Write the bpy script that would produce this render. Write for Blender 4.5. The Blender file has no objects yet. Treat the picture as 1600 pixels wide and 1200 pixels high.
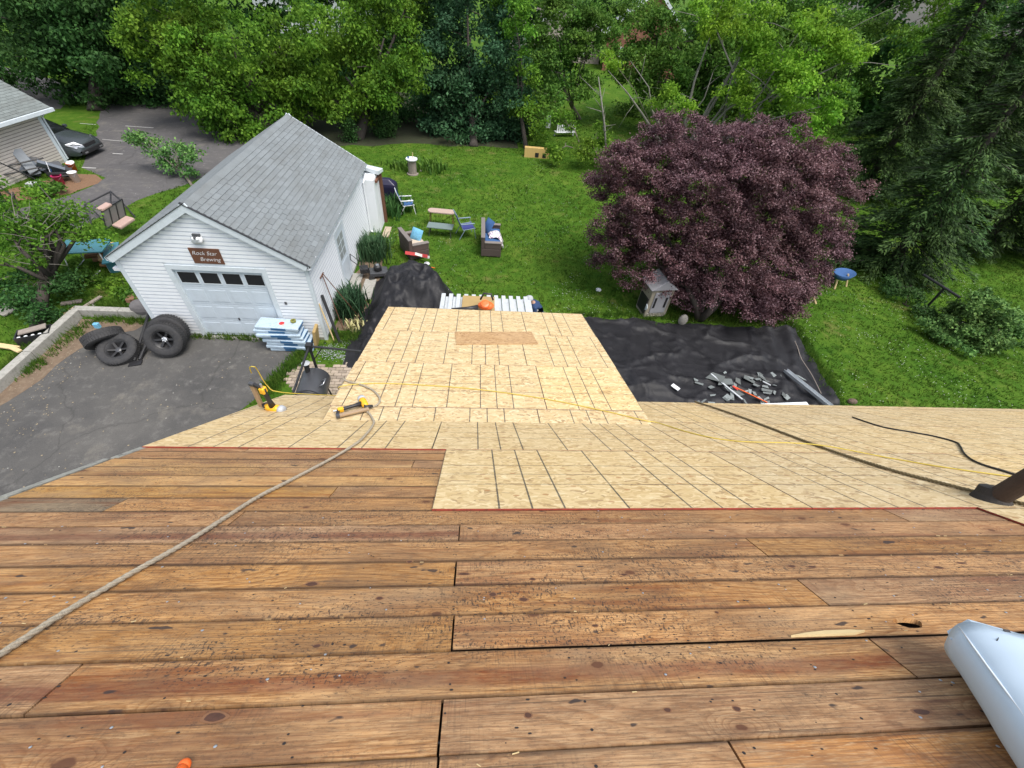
import bpy, bmesh, math, random
import numpy as np
from mathutils import Vector, Matrix, Euler
random.seed(7)
R = math.radians
sc = bpy.context.scene
C = sc.collection

# ------------------------------------------------------------------ camera
H = 8.8                                   # camera height above the ground, house ridge direction = X
FPX = 665.56                              # focal length in pixels of a 1600 px wide picture
_P, _RO, _Y = R(45.3685), R(6.4316), R(-7.203)
_F = np.array([0, math.cos(_P), -math.sin(_P)]); _R = np.array([1., 0, 0]); _U = np.cross(_R, _F)
_R2 = _R*math.cos(_RO)+_U*math.sin(_RO); _U2 = -_R*math.sin(_RO)+_U*math.cos(_RO)
_M = np.array([[math.cos(_Y), -math.sin(_Y), 0], [math.sin(_Y), math.cos(_Y), 0], [0, 0, 1]])
CR, CU, CF = _M@_R2, _M@_U2, _M@_F
cam_d = bpy.data.cameras.new('camera'); cam = bpy.data.objects.new('camera', cam_d); C.objects.link(cam)
cam_d.sensor_width = 36; cam_d.lens = FPX/1600*36; cam_d.clip_start = .05; cam_d.clip_end = 600
m = Matrix.Identity(4)
for i in range(3):
    m[i][0], m[i][1], m[i][2] = CR[i], CU[i], -CF[i]
m[2][3] = H
cam.matrix_world = m
sc.camera = cam

# ------------------------------------------------------------------ light
sc.view_settings.view_transform = 'Standard'; sc.view_settings.look = 'None'
sc.view_settings.gamma = 1; sc.view_settings.use_curve_mapping = False
sc.view_settings.exposure = 0.86
SUN_EL, SUN_AZ = R(66), R(132)            # azimuth clockwise from +Y: high, right of and behind the photographer
w = bpy.data.worlds.new('World'); sc.world = w; w.use_nodes = True
nt = w.node_tree; bg = nt.nodes['Background']; bg.inputs[1].default_value = .145
sky = nt.nodes.new('ShaderNodeTexSky'); sky.sky_type = 'NISHITA'; sky.sun_disc = False
sky.sun_elevation = SUN_EL; sky.sun_rotation = SUN_AZ; sky.air_density = 1.0; sky.dust_density = 2.5; sky.ozone_density = 1.0
hsv = nt.nodes.new('ShaderNodeHueSaturation'); hsv.inputs['Saturation'].default_value = .45   # a thin white overcast
nt.links.new(sky.outputs[0], hsv.inputs['Color']); nt.links.new(hsv.outputs[0], bg.inputs[0])
sd = bpy.data.lights.new('sun', 'SUN'); sd.energy = 1.8; sd.angle = R(30); sd.color = (1, .95, .88)
so = bpy.data.objects.new('sun', sd); C.objects.link(so)
dvec = Vector((math.sin(SUN_AZ)*math.cos(SUN_EL), math.cos(SUN_AZ)*math.cos(SUN_EL), math.sin(SUN_EL)))
so.rotation_euler = dvec.to_track_quat('Z', 'Y').to_euler(); so.location = (0, -10, 30)

# ------------------------------------------------------------------ surveying helpers: measured sight lines met with real planes
def ray(px, py): return CR*((px-800)/FPX)-CU*((py-600)/FPX)+CF
def at(px, py, z=0.):
    r = ray(px, py); p = r*((z-H)/r[2]); return Vector((p[0], p[1], z))
def atY(px, py, Y):
    r = ray(px, py); p = r*(Y/r[1]); return Vector((p[0], p[1], p[2]+H))
def ppm(v):                                # pixels per metre at a point
    return FPX/float(np.array([v[0], v[1], v[2]-H])@CF)

# ------------------------------------------------------------------ materials
MATS = {}
class NT:
    def __init__(s, name):
        s.m = bpy.data.materials.new(name); s.m.use_nodes = True; s.t = s.m.node_tree
        s.b = s.t.nodes['Principled BSDF']; MATS[name] = s.m
    def n(s, typ, **kw):
        nd = s.t.nodes.new('ShaderNode'+typ)
        for k, v in kw.items():
            if k.startswith('i_'):
                key = k[2:]; key = int(key) if key.isdigit() else key.replace('_', ' ')
                s.set(nd, key, v)
            else: setattr(nd, k, v)
        return nd
    def set(s, nd, key, v):
        if isinstance(v, bpy.types.NodeSocket): s.t.links.new(v, nd.inputs[key])
        else: nd.inputs[key].default_value = v
    def math(s, op, a, b=0., c=0., clamp=False):
        nd = s.t.nodes.new('ShaderNodeMath'); nd.operation = op; nd.use_clamp = clamp
        s.set(nd, 0, a); s.set(nd, 1, b)
        if op in ('MULTIPLY_ADD', 'COMPARE', 'WRAP', 'PINGPONG', 'SMOOTH_MIN'): s.set(nd, 2, c)
        return nd.outputs[0]
    def vec(s, op, a, b=(0, 0, 0)):
        nd = s.t.nodes.new('ShaderNodeVectorMath'); nd.operation = op
        s.set(nd, 0, a); s.set(nd, 1, b); return nd.outputs[0]
    def noise(s, v, scale, detail=3, rough=.55, dist=0.):
        nd = s.n('TexNoise'); s.set(nd, 'Vector', v); nd.inputs['Scale'].default_value = scale
        nd.inputs['Detail'].default_value = detail; nd.inputs['Roughness'].default_value = rough
        nd.inputs['Distortion'].default_value = dist; return nd.outputs['Fac']
    def ramp(s, f, stops, interp='LINEAR'):
        nd = s.n('ValToRGB'); s.set(nd, 0, f); cr = nd.color_ramp; cr.interpolation = interp
        while len(cr.elements) < len(stops): cr.elements.new(.5)
        for e, (p, c) in zip(cr.elements, stops):
            e.position = p; e.color = (*c, 1) if hasattr(c, '__len__') else (c, c, c, 1)
        return nd.outputs[0]
    def mix(s, f, a, b, mode='MIX'):
        nd = s.n('Mix', data_type='RGBA', blend_type=mode); s.set(nd, 0, f)
        for k, v in ((6, a), (7, b)):
            if not isinstance(v, bpy.types.NodeSocket): v = (*v, 1) if len(v) == 3 else v
            s.set(nd, k, v)
        return nd.outputs[2]
    def obj(s, stretch=(1, 1, 1)):
        o = s.n('TexCoord').outputs['Object']
        return s.vec('MULTIPLY', o, stretch) if stretch != (1, 1, 1) else o
    def pos(s): return s.n('NewGeometry').outputs['Position']
    def rnd(s): return s.n('ObjectInfo').outputs['Random']
    def island(s): return s.n('NewGeometry').outputs['Random Per Island']
    def sep(s, v):
        nd = s.n('SeparateXYZ'); s.set(nd, 0, v); return nd.outputs
    def comb(s, x, y, z):
        nd = s.n('CombineXYZ'); s.set(nd, 0, x); s.set(nd, 1, y); s.set(nd, 2, z); return nd.outputs[0]
    def bump(s, h, strength=.3, dist=.01):
        nd = s.n('Bump'); s.set(nd, 'Height', h); nd.inputs['Strength'].default_value = strength
        nd.inputs['Distance'].default_value = dist; s.set(s.b, 'Normal', nd.outputs[0])
    def base(s, c, rough=.6, metal=0., spec=.5):
        if not isinstance(c, bpy.types.NodeSocket): c = (*c, 1)
        s.set(s.b, 'Base Color', c); s.set(s.b, 'Roughness', rough); s.b.inputs['Metallic'].default_value = metal
        s.b.inputs['Specular IOR Level'].default_value = spec
        return s.m

def simple(name, col, rough=.6, var=.18, scale=6., metal=0., spec=.5, bump=0., dirt=None, dirt_amt=.4):
    t = NT(name); o = t.pos()
    f = t.noise(o, scale, 5, .65); f2 = t.noise(o, scale*7, 3, .6)
    k = t.math('MULTIPLY_ADD', f, var*2, 1-var); k = t.math('MULTIPLY', k, t.math('MULTIPLY_ADD', f2, var, 1-var/2))
    c = t.vec('SCALE', (1, 1, 1)); nd = c.node; nd.inputs[0].default_value = col; t.t.links.new(k, nd.inputs['Scale'])
    c = nd.outputs[0]
    if dirt:
        d = t.ramp(t.noise(o, scale*1.7, 6, .7), [(.48, 0.), (.7, 1.)])
        c = t.mix(t.math('MULTIPLY', d, dirt_amt), c, dirt)
    t.base(c, rough, metal, spec)
    if bump: t.bump(f2, bump, .01)
    return t.m

def wood_board_material(name, light, mid, dark, grey_amt=.35, tar=True, heart=0.):
    t = NT(name); o = t.obj(); r = t.rnd()
    off = t.comb(t.math('MULTIPLY', r, 91.7), t.math('MULTIPLY', r, 37.3), t.math('MULTIPLY', r, 13.1))
    p = t.vec('ADD', o, off)
    s = t.sep(p); x, y = s[0], s[1]
    # knots: sparse cells
    kv = t.n('TexVoronoi', voronoi_dimensions='2D'); kp = t.vec('MULTIPLY', p, (1.5, 4.2, 0)); t.set(kv, 'Vector', kp); kv.inputs['Scale'].default_value = 1.
    kd = t.vec('SUBTRACT', kp, kv.outputs['Position']); kd = t.vec('MULTIPLY', kd, (1/1.5*.62, 1/4.2, 0))
    kl = t.n('VectorMath', operation='LENGTH'); t.set(kl, 0, kd); kl = kl.outputs['Value']
    kc = t.sep(kv.outputs['Color']); has = t.math('GREATER_THAN', kc[0], .60)
    ksz = t.math('MULTIPLY_ADD', kc[1], .012, .007)
    kr = t.math('DIVIDE', kl, ksz)
    wob = t.noise(t.vec('MULTIPLY', p, (30, 60, 1)), 1, 2)
    kr = t.math('ADD', kr, t.math('MULTIPLY_ADD', wob, .9, -.45))
    kmask = t.math('MULTIPLY', t.ramp(kr, [(.75, 1.), (1., 0.)]), has)
    infl = t.math('MULTIPLY', t.math('POWER', 2.718, t.math('MULTIPLY', t.math('MULTIPLY', kl, kl), -420.)), has)
    # growth rings: contours of a slowly varying height field
    hf = t.noise(t.vec('MULTIPLY', p, (.62, 2.6, 1)), 1.0, 1.5, .45)
    ph = t.math('ADD', t.math('MULTIPLY', hf, 30.), t.math('MULTIPLY', infl, 5.))
    ph = t.math('ADD', ph, t.math('MULTIPLY', y, 12.))
    ph = t.math('ADD', ph, t.math('MULTIPLY', t.noise(t.vec('MULTIPLY', p, (3, 30, 1)), 1, 3), .9))
    fr = t.math('FRACT', ph)
    ring = t.ramp(fr, [(0, .05), (.55, .25), (.86, 1.), (1., .05)])
    fib = t.noise(t.vec('MULTIPLY', p, (5, 170, 1)), 1, 4, .7)
    fib2 = t.noise(t.vec('MULTIPLY', p, (1.3, 30, 1)), 1, 4, .6)
    c = t.mix(t.math('MULTIPLY', ring, .85), light, mid)
    c = t.mix(t.ramp(fib, [(.42, 0.), (.60, .72)]), c, dark)
    crk = t.noise(t.vec('MULTIPLY', p, (1.1, 120, 1)), 1, 3, .6)
    c = t.mix(t.ramp(crk, [(.60, 0.), (.66, .75)]), c, (.075, .042, .026))
    c = t.mix(t.ramp(t.noise(t.vec('MULTIPLY', p, (26, 230, 1)), 1, 2, .6), [(.5, 0.), (.7, .4)]), c, (.66, .47, .27))
    # reddish heartwood streaks along the board, broad
    red = t.ramp(fib2, [(.42, 0.), (.62, .8)]); redm = t.ramp(t.noise(t.vec('MULTIPLY', p, (.8, 5, 1)), 1, 2), [(.48, 0.), (.62, 1.)])
    c = t.mix(t.math('MULTIPLY', red, redm), c, (.21, .075, .035))
    if heart:   # one continuous red brown heartwood band
        bandy = t.math('ABSOLUTE', t.math('ADD', t.math('ADD', t.sep(o)[1], .018), t.math('MULTIPLY_ADD', t.noise(t.vec('MULTIPLY', o, (1.6, 1.6, 1)), 1, 2), .06, -.03)))
        bx = t.ramp(t.noise(t.vec('MULTIPLY', o, (14, 60, 1)), 1, 4, .7), [(.2, .35), (.6, 1.)])
        c = t.mix(t.math('MULTIPLY', t.math('MULTIPLY', t.ramp(bandy, [(.018, heart), (.045, 0.)]), bx), 1.), c, (.17, .055, .03))
    # per-board tone
    c = t.mix(t.ramp(r, [(0., .0), (.3, grey_amt*.5), (.36, 0.), (.6, .08), (.8, 0.), (1, grey_amt*.6)]), c, (.24, .18, .12))
    h = t.n('HueSaturation'); t.set(h, 'Color', c); t.set(h, 'Value', t.math('MULTIPLY_ADD', t.math('FRACT', t.math('MULTIPLY', r, 7.77)), .26, .90))
    t.set(h, 'Saturation', t.math('MULTIPLY_ADD', t.math('FRACT', t.math('MULTIPLY', r, 3.33)), .2, .98))
    c = h.outputs[0]
    # weathering: cross-cut saw marks, cloudy stains
    P = t.obj()
    cloud = t.noise(t.vec('MULTIPLY', p, (2.2, 5., 1)), 1, 5, .62)
    c = t.mix(t.ramp(cloud, [(.44, 0.), (.68, .58)]), c, (.16, .092, .052))
    c = t.mix(t.ramp(t.noise(t.vec('MULTIPLY', p, (16, 44, 1)), 1, 5, .75), [(.52, 0.), (.66, .42)]), c, (.12, .070, .044))
    c = t.mix(t.ramp(t.noise(t.vec('MULTIPLY', p, (1.1, 3.7, 2)), 1, 4, .6), [(.54, 0.), (.7, .22)]), c, (.58, .42, .25))
    saw = t.noise(t.vec('MULTIPLY', p, (170, 6, 1)), 1, 2, .6); sawm = t.ramp(t.noise(p, 2.1, 2), [(.48, 0.), (.62, 1.)])
    c = t.mix(t.math('MULTIPLY', t.ramp(saw, [(.5, 0.), (.72, .55)]), sawm), c, (.07, .045, .03))
    W = t.pos()
    if tar:   # specks of old tar paper, thick in bands
        band = t.ramp(t.noise(t.vec('MULTIPLY', W, (.55, 1.7, 1.7)), 1.3, 3, .6), [(.42, 0.), (.56, 1.)])
        sp = t.noise(t.vec('MULTIPLY', p, (55, 130, 1)), 1, 4, .8)
        sm = t.math('MULTIPLY', t.ramp(sp, [(.57, 0.), (.60, 1.)]), t.math('MULTIPLY_ADD', band, .85, .3))
        sm = t.math('MULTIPLY', sm, t.math('GREATER_THAN', t.sep(W)[0], -2.3))
        c = t.mix(t.math('MULTIPLY', sm, .85), c, (.028, .024, .024))
        tk = t.noise(t.vec('MULTIPLY', p, (120, 42, 1)), 1, 2, .6)
        c = t.mix(t.math('MULTIPLY', t.math('MULTIPLY', t.ramp(tk, [(.56, 0.), (.62, .8)]), band), t.ramp(t.noise(t.vec('MULTIPLY', p, (3, 9, 1)), 1, 2), [(.45, 0.), (.55, 1.)])), c, (.035, .028, .026))
        bl = t.noise(t.vec('MULTIPLY', p, (9, 16, 1)), 1, 2, .5)
        c = t.mix(t.ramp(bl, [(.70, 0.), (.73, .85)]), c, (.03, .025, .028))
    c = t.mix(t.math('MULTIPLY', kmask, .9), c, (.075, .028, .018))
    halo = t.math('MULTIPLY', t.ramp(t.math('MULTIPLY', kr, .25), [(.25, .6), (.8, 0.)]), has)
    c = t.mix(t.math('MULTIPLY', halo, .7), c, (.17, .075, .035))
    sd_ = t.ramp(t.math('ADD', t.math('ABSOLUTE', t.sep(P)[1]), t.math('MULTIPLY', t.noise(t.vec('MULTIPLY', p, (6, 2, 1)), 1, 4), .012)), [(.085, 0.), (.098, .75)])
    c = t.mix(sd_, c, (.05, .028, .018))
    # raw pale splinters on arrises and darker tone along the seams
    yy = t.math('ABSOLUTE', t.sep(P)[1])
    edge = t.math('MULTIPLY', t.math('GREATER_THAN', yy, .0845), t.ramp(t.noise(t.vec('MULTIPLY', p, (11, 3, 1)), 1, 4, .7), [(.62, 0.), (.66, 1.)]))
    c = t.mix(t.math('MULTIPLY', edge, .55), c, (.50, .33, .16))
    t.base(c, t.math('MULTIPLY_ADD', fib, .3, .5), 0, .35)
    hh = t.math('ADD', t.math('MULTIPLY', ring, .35), t.math('ADD', fib, t.math('MULTIPLY', cloud, .5)))
    t.bump(hh, .35, .003)
    return t.m

def osb_material(name, tint=(1, 1, 1), lines=True):
    t = NT(name); o = t.obj(); r = t.rnd()
    off = t.comb(t.math('MULTIPLY', r, 57.), t.math('MULTIPLY', r, 23.), 0.)
    p = t.vec('ADD', o, off)
    def flakes(sx, sy, dx, sh):
        q = t.vec('ADD', t.vec('MULTIPLY', p, (sx, sy, 1)), t.vec('SCALE', (0, 0, 0)))
        nz = t.n('TexNoise'); t.set(nz, 'Vector', t.vec('ADD', p, (sh, 0, 0))); nz.inputs['Scale'].default_value = 9; nz.inputs['Detail'].default_value = 1
        q = t.vec('ADD', q, t.vec('MULTIPLY', t.vec('SUBTRACT', nz.outputs['Color'], (.5, .5, .5)), (dx, dx, 0)))
        v = t.n('TexVoronoi', voronoi_dimensions='2D'); t.set(v, 'Vector', q); v.inputs['Scale'].default_value = 1; v.inputs['Randomness'].default_value = 1
        return t.sep(v.outputs['Color'])
    a = flakes(16, 46, 6., 0); b = flakes(26, 34, 5., 3.1); g = flakes(60, 120, 4., 7.)
    pal = [(0, (.18, .09, .03)), (.07, (.32, .185, .07)), (.25, (.47, .32, .13)), (.5, (.57, .42, .205)), (.8, (.64, .49, .265)), (1, (.76, .63, .39))]
    ca, cb = t.ramp(a[0], pal), t.ramp(b[0], pal)
    c = t.mix(t.ramp(a[1], [(.45, 0.), (.55, 1.)]), ca, cb)
    c = t.mix(t.math('MULTIPLY_ADD', g[0], .35, .22), c, (.60, .45, .235))
    dk = t.ramp(t.noise(t.vec('MULTIPLY', p, (22, 75, 1)), 1, 4, .75), [(.60, 0.), (.70, .62)])
    c = t.mix(dk, c, (.20, .115, .045))
    c = t.mix(t.ramp(t.noise(p, 1.6, 4), [(.4, 0.), (.75, .2)]), c, (.66, .56, .37))
    # big odd dark flakes
    bf = flakes(4.3, 11, 2., 12.); 
    bv = t.n('TexVoronoi', voronoi_dimensions='2D'); t.set(bv, 'Vector', t.vec('MULTIPLY', p, (5, 9, 1))); bv.inputs['Scale'].default_value = 1
    bm_ = t.math('MULTIPLY', t.math('LESS_THAN', bv.outputs['Distance'], .11), t.math('GREATER_THAN', t.sep(bv.outputs['Color'])[0], .82))
    c = t.mix(t.math('MULTIPLY', bm_, .7), c, (.36, .17, .06))
    if lines:   # printed nailing lines at every 16 and 24 inches, both ways
        s = t.sep(o)
        def gl(v, step, wdt):
            d = t.math('ABSOLUTE', t.math('SUBTRACT', t.math('MULTIPLY', t.math('FRACT', t.math('DIVIDE', v, step)), step), step/2))
            return t.math('GREATER_THAN', d, step/2-wdt)
        lx = t.math('MAXIMUM', gl(s[0], .4064, .0062), gl(s[0], .6096, .0062))
        ly = t.math('MAXIMUM', gl(s[1], .4064, .0046), gl(s[1], .6096, .0040))
        fade = t.ramp(t.noise(t.vec('ADD', p, (5, 5, 5)), 2.6, 4, .7), [(.30, .4), (.42, 1.)])
        lx = t.math('MULTIPLY', lx, fade); ly = t.math('MULTIPLY', ly, t.ramp(t.noise(p, 3.3, 4, .7), [(.34, .25), (.46, .9)]))
        ln = t.math('MULTIPLY', t.math('MAXIMUM', lx, ly), t.math('GREATER_THAN', t.noise(p, 260, 2), .40))
        c = t.mix(t.math('MULTIPLY', ln, .92), c, (.03, .035, .04))
        # specks of ink and dirt
        stamp = t.ramp(t.noise(p, 1.9, 2), [(.62, 0.), (.7, 1.)])
        sk = t.ramp(t.noise(t.vec('MULTIPLY', p, (70, 90, 1)), 1, 2, .6), [(.6, 0.), (.66, 1.)])
        c = t.mix(t.math('MULTIPLY', t.math('MULTIPLY', sk, stamp), .55), c, (.12, .13, .14))
    hs = t.n('HueSaturation'); t.set(hs, 'Color', t.mix(1., c, tint, 'MULTIPLY')); t.set(hs, 'Value', t.math('MULTIPLY_ADD', r, .12, .95)); t.set(hs, 'Saturation', t.math('MULTIPLY_ADD', r, .1, .93))
    t.base(hs.outputs[0], .62, 0, .35)
    t.bump(t.math('ADD', a[2], t.math('MULTIPLY', dk, -1.)), .25, .002)
    return t.m

def leaf_material(name, cols, trans=.35, rough=.5):
    t = NT(name); i = t.island()
    c = t.ramp(i, [(k/(len(cols)-1), cc) for k, cc in enumerate(cols)])
    big = t.noise(t.pos(), .42, 4)
    h = t.n('HueSaturation'); t.set(h, 'Color', c); t.set(h, 'Value', t.math('MULTIPLY_ADD', big, 1.5, .25))
    t.set(h, 'Hue', t.math('MULTIPLY_ADD', t.noise(t.pos(), .3, 3), .085, .4575))
    c = h.outputs[0]; t.base(c, rough+.15, 0, .18)
    tr = t.n('BsdfTranslucent'); t.set(tr, 'Color', c)
    mx = t.n('MixShader'); mx.inputs[0].default_value = trans
    out = t.t.nodes['Material Output']
    t.t.links.new(t.b.outputs[0], mx.inputs[1]); t.t.links.new(tr.outputs[0], mx.inputs[2]); t.t.links.new(mx.outputs[0], out.inputs[0])
    return t.m

def ground_material():
    t = NT('lawn'); p = t.pos()
    a = t.noise(p, .35, 5, .6); b = t.noise(p, 2.2, 5, .65); f = t.noise(p, 38, 4, .75)
    c = t.ramp(t.math('ADD', t.math('MULTIPLY', a, .45), t.math('MULTIPLY', b, .55)),
               [(.3, (.026, .074, .009)), (.42, (.050, .122, .012)), (.55, (.085, .165, .018)), (.68, (.15, .205, .034))])
    c = t.mix(t.ramp(f, [(.3, .55), (.6, 0.)]), c, (.012, .032, .005))
    c = t.mix(t.ramp(f, [(.6, 0.), (.85, .6)]), c, (.12, .21, .04))
    dry = t.math('MULTIPLY', t.ramp(t.noise(p, .55, 5, .72), [(.58, 0.), (.72, .75)]), 1.)
    c = t.mix(dry, c, (.15, .13, .05))
    t.base(c, .9, 0, .05); t.bump(f, .7, .04); return t.m

def asphalt_material(name, col, blotch):
    t = NT(name); p = t.pos()
    a = t.noise(p, .5, 6, .65); f = t.noise(p, 60, 3, .7); g = t.noise(p, 3.5, 6, .72)
    c = t.mix(t.ramp(a, [(.35, 0.), (.7, 1.)]), col, blotch)
    c = t.mix(t.ramp(t.noise(t.vec('ADD', p, (7, 3, 0)), .9, 5, .7), [(.56, 0.), (.68, .55)]), c, (.19, .175, .15))
    c = t.mix(t.ramp(g, [(.52, 0.), (.75, .5)]), c, tuple(1.9*v for v in blotch))
    c = t.mix(t.ramp(f, [(.3, .45), (.5, 0.)]), c, tuple(.35*v for v in col))
    c = t.mix(t.ramp(f, [(.62, 0.), (.8, .4)]), c, tuple(2.2*v for v in col))
    v = t.n('TexVoronoi'); t.set(v, 'Vector', p); v.inputs['Scale'].default_value = 3.2
    spk = t.math('MULTIPLY', t.math('LESS_THAN', v.outputs['Distance'], .055), t.math('GREATER_THAN', t.sep(v.outputs['Color'])[0], .55))
    c = t.mix(t.math('MULTIPLY', spk, .8), c, (.38, .37, .34))
    cr = t.n('TexVoronoi', feature='DISTANCE_TO_EDGE'); t.set(cr, 'Vector', t.vec('ADD', p, t.vec('SCALE', (0, 0, 0)))); cr.inputs['Scale'].default_value = .22
    nz = t.n('TexNoise'); t.set(nz, 'Vector', p); nz.inputs['Scale'].default_value = 1.3; nz.inputs['Detail'].default_value = 5
    t.set(cr, 'Vector', t.vec('ADD', p, t.vec('MULTIPLY', nz.outputs['Color'], (.9, .9, 0))))
    c = t.mix(t.ramp(cr.outputs['Distance'], [(.0, .35), (.007, 0.)]), c, (.03, .03, .028))
    t.base(c, .88, 0, .25); t.bump(f, .4, .01); return t.m

def shingle_material(name, base, var):
    t = NT(name); r = t.rnd(); p = t.pos(); i = t.island()
    rr = t.math('FRACT', t.math('ADD', r, i))
    c = t.ramp(rr, [(0, tuple(v*(1-var) for v in base)), (.5, base), (1, tuple(v*(1+var) for v in base))])
    g = t.noise(p, 130, 2, .7); c = t.mix(t.ramp(g, [(.35, .4), (.55, 0.)]), c, tuple(.35*v for v in base))
    st = t.noise(t.vec('MULTIPLY', p, (1.2, .35, 1)), 1.5, 5, .7)
    c = t.mix(t.ramp(st, [(.45, 0.), (.7, .4)]), c, (.11, .11, .10))
    t.base(c, .9, 0, .25); t.bump(g, .4, .006); return t.m

W_BOARD = wood_board_material('weathered_board', (.60, .355, .175), (.33, .16, .065), (.19, .088, .04))
W_RED = wood_board_material('heartwood_board', (.56, .345, .185), (.32, .17, .08), (.18, .085, .04), .05, True, .9)
W_ORG = wood_board_material('orange_board', (.52, .25, .085), (.26, .10, .03), (.18, .07, .025), .0, False)
W_YELL = wood_board_material('yellowed_board', (.58, .36, .15), (.42, .22, .08), (.26, .13, .055), .1)
W_GREY = wood_board_material('grey_board', (.33, .26, .18), (.22, .165, .11), (.13, .10, .07), .5)
OSB = osb_material('osb'); OSB_D = osb_material('osb_weathered', (.78, .63, .52), False)
RED = simple('red_edge_paint', (.27, .035, .02), .6, .3, 14, dirt=(.05, .02, .015), dirt_amt=.7)
DARKW = simple('dark_rafters', (.05, .03, .02), .9)
GROUND = ground_material()
ASPH = asphalt_material('drive_asphalt', (.066, .065, .064), (.118, .113, .105))
ASPH2 = asphalt_material('parking_asphalt', (.088, .085, .088), (.115, .109, .107))
DIRT = simple('dirt', (.15, .105, .07), .95, .5, 5, bump=.6, dirt=(.24, .19, .13), dirt_amt=.6)
MULCH = simple('mulch', (.19, .105, .06), .95, .5, 12, bump=.6, dirt=(.10, .09, .04), dirt_amt=.6)
CONC = simple('concrete', (.34, .33, .30), .9, .3, 7, bump=.3, dirt=(.14, .14, .11), dirt_amt=.6)
WHITE = simple('white_vinyl', (.80, .83, .86), .45, .04, 2, dirt=(.50, .54, .55), dirt_amt=.22)
WHITE2 = simple('white_trim', (.62, .68, .72), .45, .05, 3, dirt=(.38, .42, .42), dirt_amt=.35)
DOORW = simple('painted_door', (.56, .63, .69), .4, .05, 3, dirt=(.40, .44, .46), dirt_amt=.25)
GLASS = simple('dark_glass', (.012, .014, .016), .08, .1, 3, spec=.6)
SHING = shingle_material('grey_shingle', (.200, .222, .232), .09)
SHING2 = shingle_material('green_grey_shingle', (.19, .215, .21), .10)
BEIGE = simple('beige_siding', (.56, .51, .46), .55, .06, 2, dirt=(.33, .30, .28), dirt_amt=.3)
BLACKM = simple('black_metal', (.022, .022, .024), .45, .2, 8)
DGREY = simple('dark_grey_metal', (.06, .062, .068), .35, .1, 6, spec=.6)
RUBBER = simple('tyre_rubber', (.030, .030, .032), .8, .25, 8, bump=.3, dirt=(.075, .07, .065), dirt_amt=.45)
SILVER = simple('bright_metal', (.55, .56, .58), .35, .1, 9, metal=.9)
GALV = simple('dull_aluminium', (.50, .53, .55), .5, .1, 4, dirt=(.30, .31, .31), dirt_amt=.35)
TEAL = simple('teal_paint', (.05, .19, .235), .5, .12, 5, dirt=(.04, .17, .20), dirt_amt=.4)
WICKER = simple('brown_wicker', (.085, .062, .055), .75, .3, 45, bump=.6)
CREAM = simple('cream_fabric', (.52, .43, .34), .9, .1, 8)
NAVY = simple('navy_fabric', (.035, .045, .19), .8, .15, 10)
BLUE = simple('blue_fabric', (.035, .10, .25), .85, .2, 8)
SKYBL = simple('light_blue_fabric', (.15, .40, .58), .85, .5, 20)
ORANGE = simple('orange_plastic', (.80, .14, .025), .4, .1, 8)
YELLOWP = simple('yellow_plastic', (.80, .42, .02), .4, .1, 8)
BLACKP = simple('black_plastic', (.02, .02, .022), .45, .15, 10)
GREYCAP = simple('grey_plastic', (.40, .42, .45), .45, .15, 20)
PLY = simple('tan_plywood', (.36, .25, .10), .75, .18, 6)
PALEW = simple('pale_lumber', (.60, .46, .24), .75, .15, 8)
BROWNW = simple('brown_timber', (.13, .055, .03), .7, .25, 9)
OLDW = simple('old_grey_wood', (.26, .22, .19), .85, .3, 9, bump=.4)
STONE = simple('stone', (.30, .285, .25), .9, .35, 9, bump=.6)
PINK = simple('magenta_plastic', (.50, .03, .13), .45, .1, 8)
REDP = simple('red_plastic', (.50, .03, .03), .45, .1, 8)
WHITEP = simple('white_plastic', (.74, .76, .78), .4, .06, 8)
ROPE = simple('rope_fibre', (.37, .325, .25), .9, .3, 40, bump=.6, dirt=(.19, .16, .125), dirt_amt=.5)
ROPE2 = simple('brown_rope_fibre', (.17, .13, .065), .9, .3, 40, bump=.6)
HOSEY = simple('yellow_hose', (.55, .42, .06), .5, .1, 5)
ROLL = simple('pale_blue_membrane', (.55, .67, .79), .55, .05, 3)
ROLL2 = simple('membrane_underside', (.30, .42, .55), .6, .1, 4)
BARK = simple('bark', (.15, .13, .105), .9, .35, 9, bump=.6)
DBARK = simple('dark_bark', (.06, .05, .042), .9, .3, 9, bump=.5)
BRICK = simple('brick_wall', (.30, .13, .09), .9, .3, 6)
CARP = simple('car_paint', (.045, .055, .06), .22, .1, 3, spec=.7)
SKIN = simple('skin', (.42, .25, .18), .6, .1, 10)
TARP = None
t_ = NT('black_tarp'); p_ = t_.pos()
wv = t_.noise(p_, 3.0, 5, .6, .6)
t_.base(t_.ramp(t_.noise(p_, 1.4, 5, .7), [(.35, (.010, .010, .012)), (.6, (.018, .018, .021)), (.8, (.040, .040, .044))]), .55, 0, .3)
cr2 = t_.n('TexVoronoi', feature='DISTANCE_TO_EDGE'); t_.set(cr2, 'Vector', t_.vec('ADD', t_.vec('MULTIPLY', p_, (1., 1.7, 1.)), t_.vec('MULTIPLY', t_.n('TexNoise').outputs['Color'], (.8, .8, .8)))); cr2.inputs['Scale'].default_value = 1.1
t_.bump(t_.math('ADD', wv, t_.math('MULTIPLY', t_.ramp(cr2.outputs['Distance'], [(0, 1.), (.05, 0.)]), .25)), .22, .05); TARP = t_.m

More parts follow.
